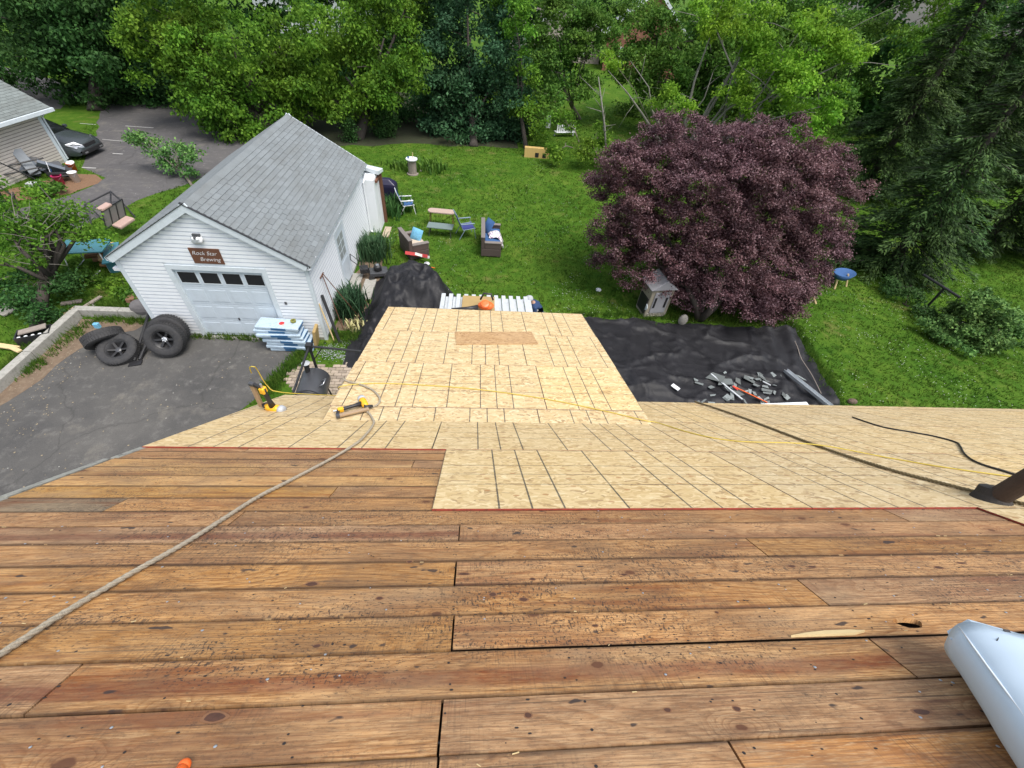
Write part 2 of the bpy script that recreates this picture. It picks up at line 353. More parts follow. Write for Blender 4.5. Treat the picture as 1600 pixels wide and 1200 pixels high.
LEAF_DARK = leaf_material('dark_leaves', [(.022, .066, .018), (.036, .098, .024), (.052, .135, .032), (.08, .18, .05)])
LEAF_BR = leaf_material('bright_leaves', [(.050, .125, .012), (.085, .19, .018), (.13, .26, .024), (.18, .33, .035)], .4)
LEAF_MID = leaf_material('mid_leaves', [(.042, .11, .015), (.07, .165, .022), (.105, .215, .03), (.14, .26, .045)])
LEAF_LIME = leaf_material('lime_leaves', [(.10, .23, .018), (.155, .31, .025), (.21, .39, .03), (.27, .45, .05)], .45)
LEAF_BLUE = leaf_material('bluish_leaves', [(.015, .052, .022), (.028, .080, .034), (.045, .115, .048), (.068, .155, .068)], .25)
LEAF_RED = leaf_material('purple_leaves', [(.045, .018, .022), (.082, .036, .042), (.125, .062, .070), (.185, .105, .118), (.29, .19, .21)], .2, .4)
LEAF_SPR = leaf_material('spruce_needles', [(.022, .048, .015), (.036, .074, .021), (.052, .105, .028), (.09, .16, .042)], .15)
LEAF_IRIS = leaf_material('blade_leaves', [(.022, .06, .028), (.04, .095, .045), (.06, .125, .055)], .2)
LEAF_SH = leaf_material('shrub_leaves', [(.045, .115, .03), (.085, .19, .05), (.13, .265, .07), (.21, .37, .10)], .3)
GRASSB = leaf_material('grass_blades', [(.040, .098, .011), (.060, .138, .014), (.090, .175, .020), (.14, .21, .036)], .35, .7)

# ------------------------------------------------------------------ mesh helpers
class MB:
    def __init__(s): s.v = []; s.f = []; s.mi = []
    def add(s, vs, fs, mi=0):
        o = len(s.v); s.v += [tuple(v) for v in vs]; s.f += [tuple(i+o for i in f) for f in fs]; s.mi += [mi]*len(fs); return s
    def box(s, a, b, M=None, mi=0):
        x0, y0, z0 = a; x1, y1, z1 = b
        vs = [Vector(p) for p in ((x0, y0, z0), (x1, y0, z0), (x1, y1, z0), (x0, y1, z0), (x0, y0, z1), (x1, y0, z1), (x1, y1, z1), (x0, y1, z1))]
        if M is not None: vs = [M@v for v in vs]
        return s.add(vs, [(0, 3, 2, 1), (4, 5, 6, 7), (0, 1, 5, 4), (1, 2, 6, 5), (2, 3, 7, 6), (3, 0, 4, 7)], mi)
    def bar(s, a, b, wx, wz=None, up=(0, 0, 1), mi=0):
        a, b = Vector(a), Vector(b); d = (b-a); L = d.length; d.normalize(); wz = wz or wx
        u = Vector(up); 
        if abs(d.dot(u)) > .98: u = Vector((0, 1, 0))
        sx = d.cross(u).normalized(); sz = sx.cross(d).normalized()
        M = Matrix((sx, d, sz)).transposed().to_4x4(); M.translation = a
        return s.box((-wx/2, 0, -wz/2), (wx/2, L, wz/2), M, mi)
    def tube(s, pts, r, n=8, cap=True, mi=0, taper=None):
        pts = [Vector(p) for p in pts]; N = len(pts); rings = []
        up = Vector((0, 0, 1)); prev = None
        for i, p in enumerate(pts):
            d = (pts[min(i+1, N-1)]-pts[max(i-1, 0)]).normalized()
            if prev is None:
                u = up if abs(d.z) < .9 else Vector((1, 0, 0)); x = d.cross(u).normalized()
            else: x = (prev-d*prev.dot(d)).normalized()
            prev = x; y = d.cross(x)
            rr = r[i] if hasattr(r, '__len__') else r
            rings.append([p+(x*math.cos(2*math.pi*k/n)+y*math.sin(2*math.pi*k/n))*rr for k in range(n)])
        vs = [v for rg in rings for v in rg]; fs = []
        for i in range(N-1):
            for k in range(n): fs.append((i*n+k, i*n+(k+1) % n, (i+1)*n+(k+1) % n, (i+1)*n+k))
        if cap: fs += [tuple(range(n))[::-1], tuple(range((N-1)*n, N*n))]
        return s.add(vs, fs, mi)
    def lathe(s, prof, n=24, M=None, mi=0, closed=False):
        vs = []; fs = []; K = len(prof)
        for (r, z) in prof:
            for k in range(n):
                a = 2*math.pi*k/n; v = Vector((r*math.cos(a), r*math.sin(a), z)); vs.append(M@v if M is not None else v)
        for i in range(K-1 if not closed else K):
            j = (i+1) % K
            for k in range(n): fs.append((i*n+k, i*n+(k+1) % n, j*n+(k+1) % n, j*n+k))
        if not closed: fs += [tuple(range(n))[::-1], tuple(range((K-1)*n, K*n))]
        return s.add(vs, fs, mi)
    def prism(s, poly, z0, z1, M=None, mi=0):
        n = len(poly); vs = [Vector((x, y, z0)) for x, y in poly]+[Vector((x, y, z1)) for x, y in poly]
        if M is not None: vs = [M@v for v in vs]
        return s.add(vs, [tuple(range(n))[::-1], tuple(range(n, 2*n))]+[(i, (i+1) % n, n+(i+1) % n, n+i) for i in range(n)], mi)
    def sphere(s, c, r, n=10, mi=0, sc_=(1, 1, 1)):
        prof = [(math.sin(math.pi*k/n)*r+1e-4, -math.cos(math.pi*k/n)*r) for k in range(n+1)]
        M = Matrix.Translation(Vector(c))@Matrix.Diagonal((*sc_, 1))
        return s.lathe(prof, n*2, M, mi)
    def build(s, name, mats, parent=None, smooth=False, bevel=0.):
        me = bpy.data.meshes.new(name); me.from_pydata(s.v, [], s.f)
        mats = mats if isinstance(mats, (list, tuple)) else [mats]
        for m_ in mats: me.materials.append(m_)
        me.polygons.foreach_set('material_index', s.mi)
        if smooth: me.polygons.foreach_set('use_smooth', [True]*len(me.polygons))
        me.update(); return link(name, me, parent, bevel)
def link(name, me, parent=None, bevel=0.):
    o = bpy.data.objects.new(name, me); C.objects.link(o)
    if parent is not None: o.parent = parent
    if bevel:
        b = o.modifiers.new('bevel', 'BEVEL'); b.width = bevel; b.segments = 2; b.limit_method = 'ANGLE'
    return o
def tag(o, label=None, cat=None, group=None, kind=None):
    if label: o['label'] = label
    if cat: o['category'] = cat
    if group: o['group'] = group
    if kind: o['kind'] = kind
    return o
def empty(name, loc=(0, 0, 0), rz=0., label=None, cat=None, group=None, rot=None):
    o = bpy.data.objects.new(name, None); C.objects.link(o); o.location = loc
    o.rotation_euler = rot if rot else (0, 0, rz); o.empty_display_size = .1
    return tag(o, label, cat, group)
def np_mesh(name, V, F, mats, parent=None, mi=None):
    me = bpy.data.meshes.new(name); nv, nf, k = len(V), len(F), F.shape[1]
    me.vertices.add(nv); me.vertices.foreach_set('co', V.astype(np.float32).ravel())
    me.loops.add(nf*k); me.loops.foreach_set('vertex_index', F.astype(np.int32).ravel())
    me.polygons.add(nf); me.polygons.foreach_set('loop_start', np.arange(0, nf*k, k, dtype=np.int32))
    me.update(calc_edges=True)
    for m_ in (mats if isinstance(mats, (list, tuple)) else [mats]): me.materials.append(m_)
    if mi is not None: me.polygons.foreach_set('material_index', mi.astype(np.int32))
    return link(name, me, parent)
def sheet(name, poly, z, m_, kind='structure', sub=None):
    b = MB(); b.add([(x, y, z) for x, y in poly], [tuple(range(len(poly)))]); o = b.build(name, m_); tag(o, kind=kind); return o
def inpoly(P, poly):
    x, y = P[:, 0], P[:, 1]; ins = np.zeros(len(P), bool); n = len(poly)
    for i in range(n):
        x0, y0 = poly[i]; x1, y1 = poly[(i+1) % n]
        c = ((y0 > y) != (y1 > y)) & (x < (x1-x0)*(y-y0)/((y1-y0) or 1e-9)+x0); ins ^= c
    return ins
rng = np.random.default_rng(11)

# ------------------------------------------------------------------ ground, drives
sheet('lawn_ground', [(-150, -60), (150, -60), (150, 260), (-150, 260)], 0, GROUND)
def wob_poly(poly, amp=.12, step=.6, seed=1):
    rg = random.Random(seed); out = []
    for i in range(len(poly)):
        a, b = Vector(poly[i]), Vector(poly[(i+1) % len(poly)]); n = max(1, int((b-a).length/step)); nn = (b-a).normalized(); nn = Vector((-nn.y, nn.x))
        for k in range(n):
            p = a.lerp(b, k/n)+nn*(rg.uniform(-amp, amp) if k else 0); out.append((p.x, p.y))
    return out
GX0, GX1, GY0, GY1 = -9.20, -4.53, 10.35, 17.45       # garage walls
drive = [(-11.85, -6), (-11.85, 10.95), (-9.3, 10.95), (-9.25, 10.3), (-5.1, 10.3), (-4.95, 9.6), (-5.0, 9.2), (-5.25, 8.7), (-5.6, 8.1), (-6.1, 7.2), (-6.4, 5), (-6.4, -6)]
drive = drive[:4]+wob_poly(drive[4:11], .05, .4, 3)[:-12]+drive[-3:] if False else drive
drive_o = sheet('driveway', drive, .004, ASPH)
dirt_strip = wob_poly([(-11.85, 6.2), (-11.85, 10.95), (-9.9, 10.95), (-10.1, 10.5), (-10.9, 9.9), (-11.25, 8.9), (-11.5, 7.6)], .12, .35, 5)
sheet('dirt_verge', dirt_strip, .008, DIRT)
def gp(*pts): return [(at(x, y).x, at(x, y).y) for x, y in pts]
park = gp((0, 345), (60, 352), (120, 358), (190, 327), (245, 302), (310, 280), (395, 232), (420, 205), (330, 150), (160, 120), (150, 205), (128, 262), (165, 278), (110, 305), (60, 320), (0, 332))
sheet('parking_area', wob_poly(park, .15, .8, 2), .004, ASPH2)
park2 = gp((-30, 95), (45, 112), (95, 128), (125, 148), (95, 170), (60, 172), (20, 150), (-30, 130))
sheet('side_road', wob_poly(park2, .2, 1.5, 4), .004, ASPH2)
mul = gp((0, 318), (55, 312), (110, 303), (160, 281), (150, 273), (120, 272), (60, 285), (0, 300))
sheet('mulch_bed', wob_poly(mul, .15, .4, 6), .008, MULCH)
bed = [(-4.44, 10.8), (-3.6, 10.9), (-3.35, 12.0), (-3.75, 12.4), (-3.4, 13.3), (-3.55, 14.6), (-3.8, 16.2), (-4.44, 16.6)]
sheet('garden_soil', wob_poly(bed, .08, .3, 8), .006, DIRT)
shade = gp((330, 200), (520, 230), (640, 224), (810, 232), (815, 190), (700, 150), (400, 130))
sheet('litter_painted_shade', wob_poly(shade, .3, 1., 9), .005, simple('litter_painted_shade', (.028, .030, .012), .95, .5, 3, bump=.5, dirt=(.02, .05, .01), dirt_amt=.8))  # litter colour darkened to paint in the shade under the back trees
for i, (a, b, wd) in enumerate([((128, 262), (150, 263), .07), ((196, 197), (240, 200), .06), ((105, 213), (135, 215), .05), ((176, 240), (192, 241), .06), ((160, 218), (205, 222), .04), ((125, 193), (150, 195), .05)]):
    A, B = at(*a), at(*b); MB().bar((A.x, A.y, .01), (B.x, B.y, .01), wd, .006).build('painted_line', simple('line_paint%d' % i, (.45, .45, .43), .8, .4, 9))['kind'] = 'structure'

# concrete kerb wall: two runs
kerb = empty('kerb_wall', (0, 0, 0), 0, 'low grey concrete kerb around the left and back edges of the driveway', 'kerb')
ys = np.linspace(-4, 11.05, 9)
for a, b in zip(ys[:-1], ys[1:]):
    MB().box((-12.08, a+.006, -.1), (-11.85, b-.006, .27+random.uniform(-.006, .006))).build('kerb_segment', CONC, kerb, bevel=.015)
xs = np.linspace(-12.08, -9.5, 3)
for a, b in zip(xs[:-1], xs[1:]):
    MB().box((a+.006, 11.06, -.1), (b-.006, 11.27, .26)).build('kerb_segment', CONC, kerb, bevel=.015)

# ------------------------------------------------------------------ the house under repair
A1, A2, D1, D2 = R(37.87), R(17.27), 1.11, 2.71
F1 = Vector((0, -D1*math.sin(A1), H-D1*math.cos(A1))); F2 = Vector((0, -D2*math.sin(A2), H-D2*math.cos(A2)))
M1 = Matrix.Translation(F1)@Matrix.Rotation(-A1, 4, 'X'); M2 = Matrix.Translation(F2)@Matrix.Rotation(-A2, 4, 'X')
def m1(x, s, h=0.): return M1@Vector((x, s, h))
def m2(x, s, h=0.): return M2@Vector((x, s, h))
house = empty('house', (0, 0, 0), 0, 'house with its roof stripped to old boards and new wood sheathing', 'house')
RAKE_L, RAKE_R, RIDGE, EAVE = -2.75, 11.0, -.45, 6.37
def on(Mx, o): o.matrix_local = Mx; return o
T_B = .019
# slab of rafters below the boards
mroof = on(M1, MB().box((RAKE_L+.02, RIDGE, -.20), (RAKE_R, EAVE-.02, -.10)).build('main_roof', DARKW, house))
back = MB(); Lb = 6.0
Mb = Matrix.Translation(m1(0, RIDGE))@Matrix.Rotation(R(180), 4, 'Z')@Matrix.Rotation(-A1, 4, 'X')
on(Mb, back.box((-RAKE_R, .02, -.2), (-RAKE_L, Lb, -.02)).build('back_roof', SHING, house))
seams = [-.45, -.26, -.07, .12, .31, .50, .685, .86, .976, 1.148, 1.335, 1.519, 1.706, 1.902, 2.094, 2.276, 2.458, 2.653, 2.845, 3.046, 3.222, 3.413, 3.613, 3.80]
seams = [v for v in seams if v <= .31]+[.41, .60, .785]+[v for v in seams if v >= .976]
JO = {8: [-1.198, .005, 1.48]}
joints = {.785: [-2.0, -.07, .717], .976: [-.073, 3.0], 1.148: [-1.22, 1.49], 1.335: [-.058, 2.9], 1.519: [1.50], 1.706: [-.066, 3.3], 1.902: [1.505], 2.094: [-.063, 4.1],
          2.276: [2.7, -1.3], 2.458: [-2.07], 2.653: [-.9], 2.845: [1.1], 3.046: [-1.55], 3.222: [-.47], 3.413: [.6], 3.613: [-1.9]}
def board(x0, x1, s0, s1, mt, hole=None):
    g = .0026+random.random()*.002; L = x1-x0; Wd = s1-s0; b = MB()
    n = max(2, min(11, int(L/.35))); rg = random.Random(int((x0*31+s0*997)*100))
    top = [];
    for side in (-1, 1):
        row = []
        for k in range(n+1):
            x = -L/2+L*k/n; x = max(-L/2+g, min(L/2-g, x))
            row.append((x, side*(Wd/2-g)+rg.uniform(-.0014, .0014)))
        top.append(row)
    tilt = rg.uniform(-.0012, .0012)
    def P(x, y, z): return (x, y, z+tilt*(y/(Wd/2)))
    if hole is None:
        vs = []
        for row in top:
            for (x, y) in row: vs += [P(x, y, 0), P(x, y, -T_B)]
        f = []; N = (n+1)*2
        for k in range(n):
            a, c = 2*k, N+2*k
            f += [(a, a+2, c+2, c), (a+1, a, c, c+1) if k == 0 else (a, a+1, a+3, a+2), (c+2, c+3, c+1, c)]
        f += [(0, 1, 3, 2), (N-2, N-1, 2*N-1, 2*N-2)]
        b.add(vs, f); o = b.build('board', mt, mroof)
    else:
        hx, hy, ra, rb = hole; hx -= (x0+x1)/2; hy -= (s0+s1)/2
        bm = bmesh.new(); outer = [bm.verts.new(P(x, y, 0)) for x, y in top[0]]+[bm.verts.new(P(x, y, 0)) for x, y in reversed(top[1])]
        inner = [bm.verts.new(P(hx+ra*math.cos(a)*(1+.12*math.sin(3*a)), hy+rb*math.sin(a), 0)) for a in np.linspace(0, 2*math.pi, 19)[:-1]]
        eds = [bm.edges.new((q[i], q[(i+1) % len(q)])) for q in (outer, inner) for i in range(len(q))]
        bmesh.ops.triangle_fill(bm, use_beauty=True, edges=eds)
        for f in bm.faces:
            if f.normal.z < 0: f.normal_flip()
        lo = [bm.verts.new((v.co.x*.98+hx*.02, v.co.y*.9+hy*.1, -T_B)) for v in inner]
        for i in range(len(inner)): j = (i+1) % len(inner); bm.faces.new((inner[i], inner[j], lo[j], lo[i]))
        me = bpy.data.meshes.new('board'); bm.to_mesh(me); bm.free(); me.materials.append(mt); o = link('board', me, mroof)
    o.location = ((x0+x1)/2, (s0+s1)/2, rg.uniform(-.0012, .0008))
    return o
for i in range(len(seams)-1):
    s0, s1 = seams[i], seams[i+1]
    js = sorted(joints.get(round(s0, 3), [random.choice([-1.28, -.06, 1.5, 2.7])]))
    xs_ = [RAKE_L]+js+[6.2 if s0 > 1.2 else 8.]
    for a, b_ in zip(xs_[:-1], xs_[1:]):
        mt = W_BOARD
        if a == RAKE_L and s0 in (2.653, 2.845, 3.046, 3.222): mt = W_YELL
        if a == RAKE_L and s0 == 2.458: mt = W_GREY
        if (s0 == 1.148 and a < 0) or (s0 == 2.094 and a < -1) or (s0 == 1.148 and -1.3 < a < 1.4): mt = W_RED
        if s0 == .785 and a > .5: mt = W_ORG
        hole = (1.735, 1.405, .056, .030) if (s0 == 1.335 and a < 1.73 < b_) else None
        o = board(a, b_, s0, s1, mt, hole)
# the large dark knots that show in the boards
KN = simple('knot', (.085, .036, .022), .55, .5, 60); KH = simple('knot_halo', (.22, .105, .05), .6, .3, 60)
def on_main(px, py):
    r_ = ray(px, py); n_ = M1.to_3x3()@Vector((0, 0, 1)); q = r_*(-D1/float(r_@np.array(n_))); v = Vector((q[0], q[1], q[2]+H)); return M1.inverted()@v
kb, kh_ = MB(), MB(); rgk = random.Random(2)
for px, py, a, b_ in [(487, 913, .030, .017), (335, 1121, .034, .017), (495, 1010, .016, .010), (818, 937, .020, .013), (770, 929, .018, .014), (832, 905, .015, .010), (1237, 885, .022, .011), (1269, 886, .022, .011), (1467, 887, .026, .011), (1502, 880, .028, .009),
        (825, 1118, .012, .010), (1043, 1110, .012, .009), (1151, 1108, .012, .010), (1440, 1113, .030, .012), (975, 898, .018, .009), (640, 878, .014, .012), (1120, 957, .008, .006), (593, 935, .016, .010), (725, 897, .030, .010), (930, 978, .012, .007)]:
    v = on_main(px, py)
    a *= .8; b_ *= .8
    for mb_, k_, hz_, nn_ in ((kh_, 1.4, .0009, 16), (kb, 1., .0014, 14)):
        mb_.add([(v.x+a*k_*math.cos(t_)*(1+.12*math.sin(3*t_+px)), v.y+b_*k_*math.sin(t_)*(1+.10*math.cos(2*t_+px)), hz_) for t_ in np.linspace(0, 2*math.pi, nn_+1)[:-1]], [tuple(range(nn_))])
tag(kh_.build('knot_halo', KH, mroof), kind='stuff'); tag(kb.build('knot', KN, mroof), kind='stuff')
# old board nails, shiny roofing nails: too small to pick apart
nails = MB(); shiny = MB(); rg = random.Random(5)
for i in range(3, len(seams)-1):
    for k in range(-7, 17):
        x = -.065+.4064*k
        if x < RAKE_L+.1 or x > 6: continue
        for fy in (.25, .75):
            if rg.random() < .8:
                s = seams[i]+(seams[i+1]-seams[i])*fy+rg.uniform(-.012, .012); xx = x+rg.uniform(-.012, .012)
                nails.lathe([(.0001, .0005), (rg.uniform(.0032, .0052), .0006)], 7, Matrix.Translation((xx, s, .0006)))
for _ in range(230):
    x, s = rg.uniform(-2.4, 5), rg.uniform(.3, 2.45); r_ = rg.uniform(.003, .0055)
    shiny.lathe([(.0001, .0022), (r_*.6, .0018), (r_, .0008)], 8, Matrix.Translation((x, s, .0008)))
for _ in range(620):
    x, s = rg.uniform(-2.4, 5), rg.uniform(.3, 2.45)
    if s > 2.45 and x > -.3: continue
    nails.lathe([(.0001, .0005), (rg.uniform(.0015, .0042), .0006)], 6, Matrix.Translation((x, s, .0008))@Matrix.Diagonal((rg.uniform(1, 2.2), 1, 1, 1)))
tag(nails.build('nail', simple('rusty_nail', (.022, .018, .018), .7), mroof), kind='stuff')
tag(shiny.build('roofing_nail', simple('zinc_nail', (.42, .47, .52), .35, metal=.6), mroof), kind='stuff')
spl = MB()   # splinters and chips
for _ in range(60):
    x, s, a = rg.uniform(-2.4, 4), rg.choice(seams[4:16])+rg.uniform(-.012, .012) if rg.random() < .6 else rg.uniform(.5, 2.4), rg.gauss(0, .35)
    L, wd = rg.uniform(.005, .022), rg.uniform(.001, .003)
    spl.box((-L/2, -wd/2, 0), (L/2, wd/2, .002), Matrix.Translation((x, s, .0015))@Matrix.Rotation(a, 4, 'Z'))
tag(spl.build('wood_chip', PALEW, mroof), kind='stuff')
# OSB sheets, with painted red edges
T_O = .011
def osb(x0, x1, s0, s1, base, h, mt=OSB, phase=None, name='osb_sheet', red='f', skip=None):
    g = .0022; b = MB(); px = phase if phase is not None else x0
    b.box((x0+g-px, g, 0), (x1-g-px, s1-s0-g, T_O))
    b.mi = [0, 0, 1 if 'f' in red else 0, 0, 0, 1 if 'l' in red else 0]
    o = b.build(name, [mt, RED], base); o.location = (px, s0, h+random.uniform(-.0006, .0006)); return o
def row(s0, s1, xl, xr, start, base, h, step=2.438, cut=None):
    x = start
    while x > xl: x -= step
    while x < xr-.01:
        a, b_ = max(x, xl), min(x+step, xr)
        if b_-a > .05: osb(a, b_, s0, s1, base, h, phase=x, red='fl')
        x += step
HO = .002
row(-.0, 1.21, 3.385, RAKE_R, 3.385, mroof, HO); row(1.21, 2.45, 3.385, RAKE_R, 3.385, mroof, HO)
row(2.45, 3.695, -.238, RAKE_R, -.238, mroof, HO)
row(3.695, 4.92, RAKE_L, RAKE_R, -.36, mroof, HO); row(4.92, 6.145, RAKE_L, RAKE_R, -1.5, mroof, HO); row(6.145, EAVE, RAKE_L, RAKE_R, .3, mroof, HO)
EX0, EX1, EE, EI = -1.68, 2.115, 8.05, 3.98
# extension roof slab (kept above the main deck where they meet)
exroof = on(M2, MB().box((EX0+.03, 4.35, -.16), (EX1-.03, EE-.03, -.02)).build('extension_roof', DARKW, house))
row(6.825, EE, EX0, EX1, -1.55, exroof, -.011); row(5.605, 6.825, EX0, EX1, -1.67, exroof, -.011)
row(4.40, 5.605, EX0, EX1, -1.545, exroof, -.011); row(EI, 4.40, EX0, EX1, -1.67, exroof, -.011)
pp = osb(-.34, .995, 6.33, 6.87, exroof, .001, OSB_D, name='osb_patch', red=''); pp.rotation_euler.z = R(5.5); pp.location = (-.30, 6.29, .0015); pp['label'] = 'darker weathered OSB patch'
# fascias, drip edge on the left rake, walls
on(M1, MB().box((RAKE_L-.035, RIDGE, -.15), (RAKE_L, EAVE, -.012)).build('rake_board', OLDW, house))
drip = MB(); rg = random.Random(3); s = RIDGE
while s < 3.7:
    L = rg.uniform(.3, .9); drip.box((RAKE_L-.045+rg.uniform(-.006, .006), s, -.014), (RAKE_L+.004+rg.uniform(-.01, .01), min(3.7, s+L), .0035), Matrix.Rotation(rg.uniform(-.006, .006), 4, 'Z')); s += L+rg.choice([0, 0, .04])
on(M1, drip.build('drip_edge', simple('old_metal_edge', (.27, .27, .24), .6, .35, 12, dirt=(.05, .045, .04), dirt_amt=.7), house))
ez = m2(0, EE).z; ey = m2(0, EE).y; my = m1(0, EAVE).y; mz = m1(0, EAVE).z; gy = m1(0, RIDGE).y
MB().box((EX0+.25, my-.4, 0), (EX1-.25, ey-.3, ez-.22)).build('extension_wall', BEIGE, house)
b = MB(); x0, x1 = RAKE_L+.2, RAKE_R-.3; y0, y1 = gy*2-my+.4, my-.3; hz = m1(0, RIDGE).z
b.add([(x, y, z) for x in (x0, x1) for y, z in ((y0, 0), (y1, 0), (y1, mz-.15), (gy, hz-.4), (y0, mz-.15))],
      [(0, 4, 3, 2, 1), (5, 6, 7, 8, 9), (0, 1, 6, 5), (1, 2, 7, 6), (2, 3, 8, 7), (3, 4, 9, 8), (4, 0, 5, 9)])
b.build('house_wall', BEIGE, house)
# vent pipe with its old flashing
vp = m1(3.66, 2.58); bmv = MB()
bmv.tube([vp-Vector((0, 0, .1)), vp+Vector((0, 0, .62))], .062, 20); pipe = bmv.build('vent_pipe', simple('rusty_pipe', (.045, .028, .022), .75, .4, 14, bump=.4), house, smooth=False)
fl = MB(); Mf = M1@Matrix.Translation((3.66, 2.58, .013))
fl.lathe([(.098, .0), (.094, .008), (.078, .04), (.064, .09)], 22, Mf@Matrix.Diagonal((1, 1.15, 1, 1))); fl.build('flashing', simple('tarred_flashing', (.032, .027, .024), .8, .4, 20, bump=.5), pipe)

# ------------------------------------------------------------------ loose things lying on the roof
def rope(name, pts, r, mt, label, cat, strands=3, pitch=.09, smooth_n=10):
    P = [Vector(p) for p in pts]; out = []
    for i in range(len(P)-1):
        p0, p1, p2, p3 = P[max(i-1, 0)], P[i], P[i+1], P[min(i+2, len(P)-1)]
        n = max(2, int((p2-p1).length/(.02 if strands else .05)))
        for k in range(n):
            t = k/n; out.append(.5*((2*p1)+(p2-p0)*t+(2*p0-5*p1+4*p2-p3)*t*t+(3*p1-p0-3*p2+p3)*t**3))
    out.append(P[-1]); b = MB()
    if not strands: b.tube(out, r, 8)
    else:
        for j in range(strands):
            pts2 = []; ln = 0
            for i, p in enumerate(out):
                d = (out[min(i+1, len(out)-1)]-out[max(i-1, 0)]).normalized(); x = d.cross(Vector((0, .3, 1))).normalized(); y = d.cross(x)
                if i: ln += (p-out[i-1]).length
                a = 2*math.pi*(j/strands+ln/pitch); pts2.append(p+(x*math.cos(a)+y*math.sin(a))*r*.5)
            b.tube(pts2, r*.58, 6)
    o = b.build(name, mt, smooth=True); tag(o, label, cat); return o
r1 = [m1(x, s, .017) for x, s in [(-1.56, .9), (-1.53, 1.15), (-1.49, 1.36), (-1.475, 1.56), (-1.436, 1.795), (-1.372, 2.1), (-1.315, 2.6), (-1.245, 2.88), (-1.12, 3.4)]]+\
     [m1(x, s, .029) for x, s in [(-1.035, 3.80), (-1.03, 4.1), (-1.05, 4.45), (-1.10, 4.72)]]+\
     [m2(x, s, .018) for x, s in [(-1.24, 4.26), (-1.42, 4.18), (-1.50, 4.12)]]
rope('rope', r1, .0120, ROPE, 'long grey braided rope running down the old boards to the lying nailer', 'rope', 3, .10)
r1b = [m2(x, s, .018) for x, s in [(-1.20, 4.33), (-1.13, 4.42), (-1.14, 4.56), (-1.27, 4.76), (-1.45, 4.89), (-1.61, 4.96), (-1.70, 5.03)]]
rope('rope', r1b, .0120, ROPE, 'short curl of grey rope from the lying nailer to the edge of the lower roof', 'rope', 3, .10)
r2 = [m1(3.49, 6.39, .03), m1(3.52, 5.7, .03), m1(3.52, 5.1, .028), m1(3.45, 3.85, .028), m1(3.49, 3.2, .028), m1(3.60, 2.86, .028), m1(3.78, 2.4, .03), m1(4.0, 1.9, .03)]
rope('rope', r2, .0135, ROPE2, 'olive brown rope running down the new sheathing from the vent pipe to the eave', 'rope', 3, .08)
yh = [m2(-1.69, 4.80, .02), m2(-1.35, 4.94, .008), m2(-.75, 4.935, .008), m2(.07, 4.84, .008), m2(.9, 4.635, .008), m2(1.6, 4.37, .008), m2(2.05, 4.16, .01)]+\
     [m1(2.2, 4.84, .025), m1(2.4, 4.33, .021), m1(2.7, 4.05, .021), m1(3.37, 3.85, .05), m1(3.84, 3.53, .021), m1(4.09, 3.27, .021), m1(4.45, 3.03, .021), m1(5.2, 2.7, .021)]
gun0 = m1(-2.50, 5.30, .013)
gun_top = atY(402, 578, gun0.y+.06)
air = [atY(393, 583, gun0.y+.03), atY(390, 574, gun0.y), atY(397, 573, gun0.y-.03), gun_top, atY(418, 603, gun0.y+.1), atY(440, 613, gun0.y+.14), m1(-1.98, 6.30, .03)]
rope('air_hose', air+[m1(-1.93, 6.36, .03), m1(-1.86, 6.38, .0)+Vector((0, .05, -.02)), m1(-1.80, 6.3, .02), m1(-1.74, 6.1, .06)]+yh, .0058, HOSEY, 'thin yellow air hose crossing the new sheathing from the standing nailer', 'hose', 0)
bh = [m1(x, s, .022) for x, s in [(5.26, 5.40), (5.17, 5.1), (5.11, 4.79), (5.22, 4.55), (5.30, 4.36), (5.27, 4.12), (5.12, 3.95), (4.82, 3.67), (4.62, 3.42), (4.56, 3.2), (4.62, 2.95), (5.3, 2.5)]]
rope('rubber_hose', bh, .0085, BLACKP, 'black rubber hose snaking over the sheathing beside the vent pipe', 'hose', 0)

def gun_parts(e, A, B, side, up, k=1.):
    """A = nose end, B = magazine tail; side = direction of the driver body, up = away from what it rests on (all local to e)"""
    A, B = Vector(A), Vector(B); d = (B-A).normalized(); side = (side-d*side.dot(d)).normalized(); o = d.cross(side)
    L = (B-A).length
    MB().bar(A, B, .036*k, .050*k, side, 0).build('magazine', simple('scuffed_metal'+e.name, (.34, .24, .15), .5, .3, 20), e, bevel=.005)
    MB().bar(B-d*.02, B+d*.02, .045*k, .06*k, side).build('magazine_cap', DGREY, e, bevel=.006)
    MB().tube([A-d*.07*k+side*.045*k, A+side*.055*k, A+d*.05*k+side*.065*k], [.020*k, .026*k, .040*k], 12).build('nose', BLACKM, e, True)
    c0, c1 = A+d*.02*k+side*.06*k, A+d*.03*k+side*.235*k
    MB().tube([c0, c0.lerp(c1, .25), c0.lerp(c1, .8), c1], [.036*k, .048*k, .052*k, .050*k], 18).build('body', YELLOWP, e, True)
    MB().tube([c1, c1+side*.02*k, c1+side*.055*k, c1+side*.065*k], [.056*k, .060*k, .054*k, .030*k], 18).build('end_cap', GREYCAP, e, True)
    h0, h1 = c0.lerp(c1, .55)+d*.04*k, c0.lerp(c1, .35)+d*L*.86
    MB().tube([h0, h0.lerp(h1, .3), h0.lerp(h1, .75), h1], [.038*k, .026*k, .026*k, .034*k], 12).build('handle', BLACKP, e, True)
    MB().bar(h1-d*.07*k+o*.0, h1+d*.012*k, .070*k, .062*k, side).build('handle_cap', YELLOWP, e, bevel=.012)
    MB().bar(h1, B+side*.02, .03*k, .04*k, side).build('brace', BLACKP, e)
    MB().tube([h1, h1+d*.07*k], .013*k, 8).build('air_fitting', SILVER, e)
    return h1+d*.07*k
yg = gun0.y
e = empty('nail_gun', m1(-2.50, 5.32, .013), 0, 'yellow and black nail gun standing upright at the left eave', 'nail gun')
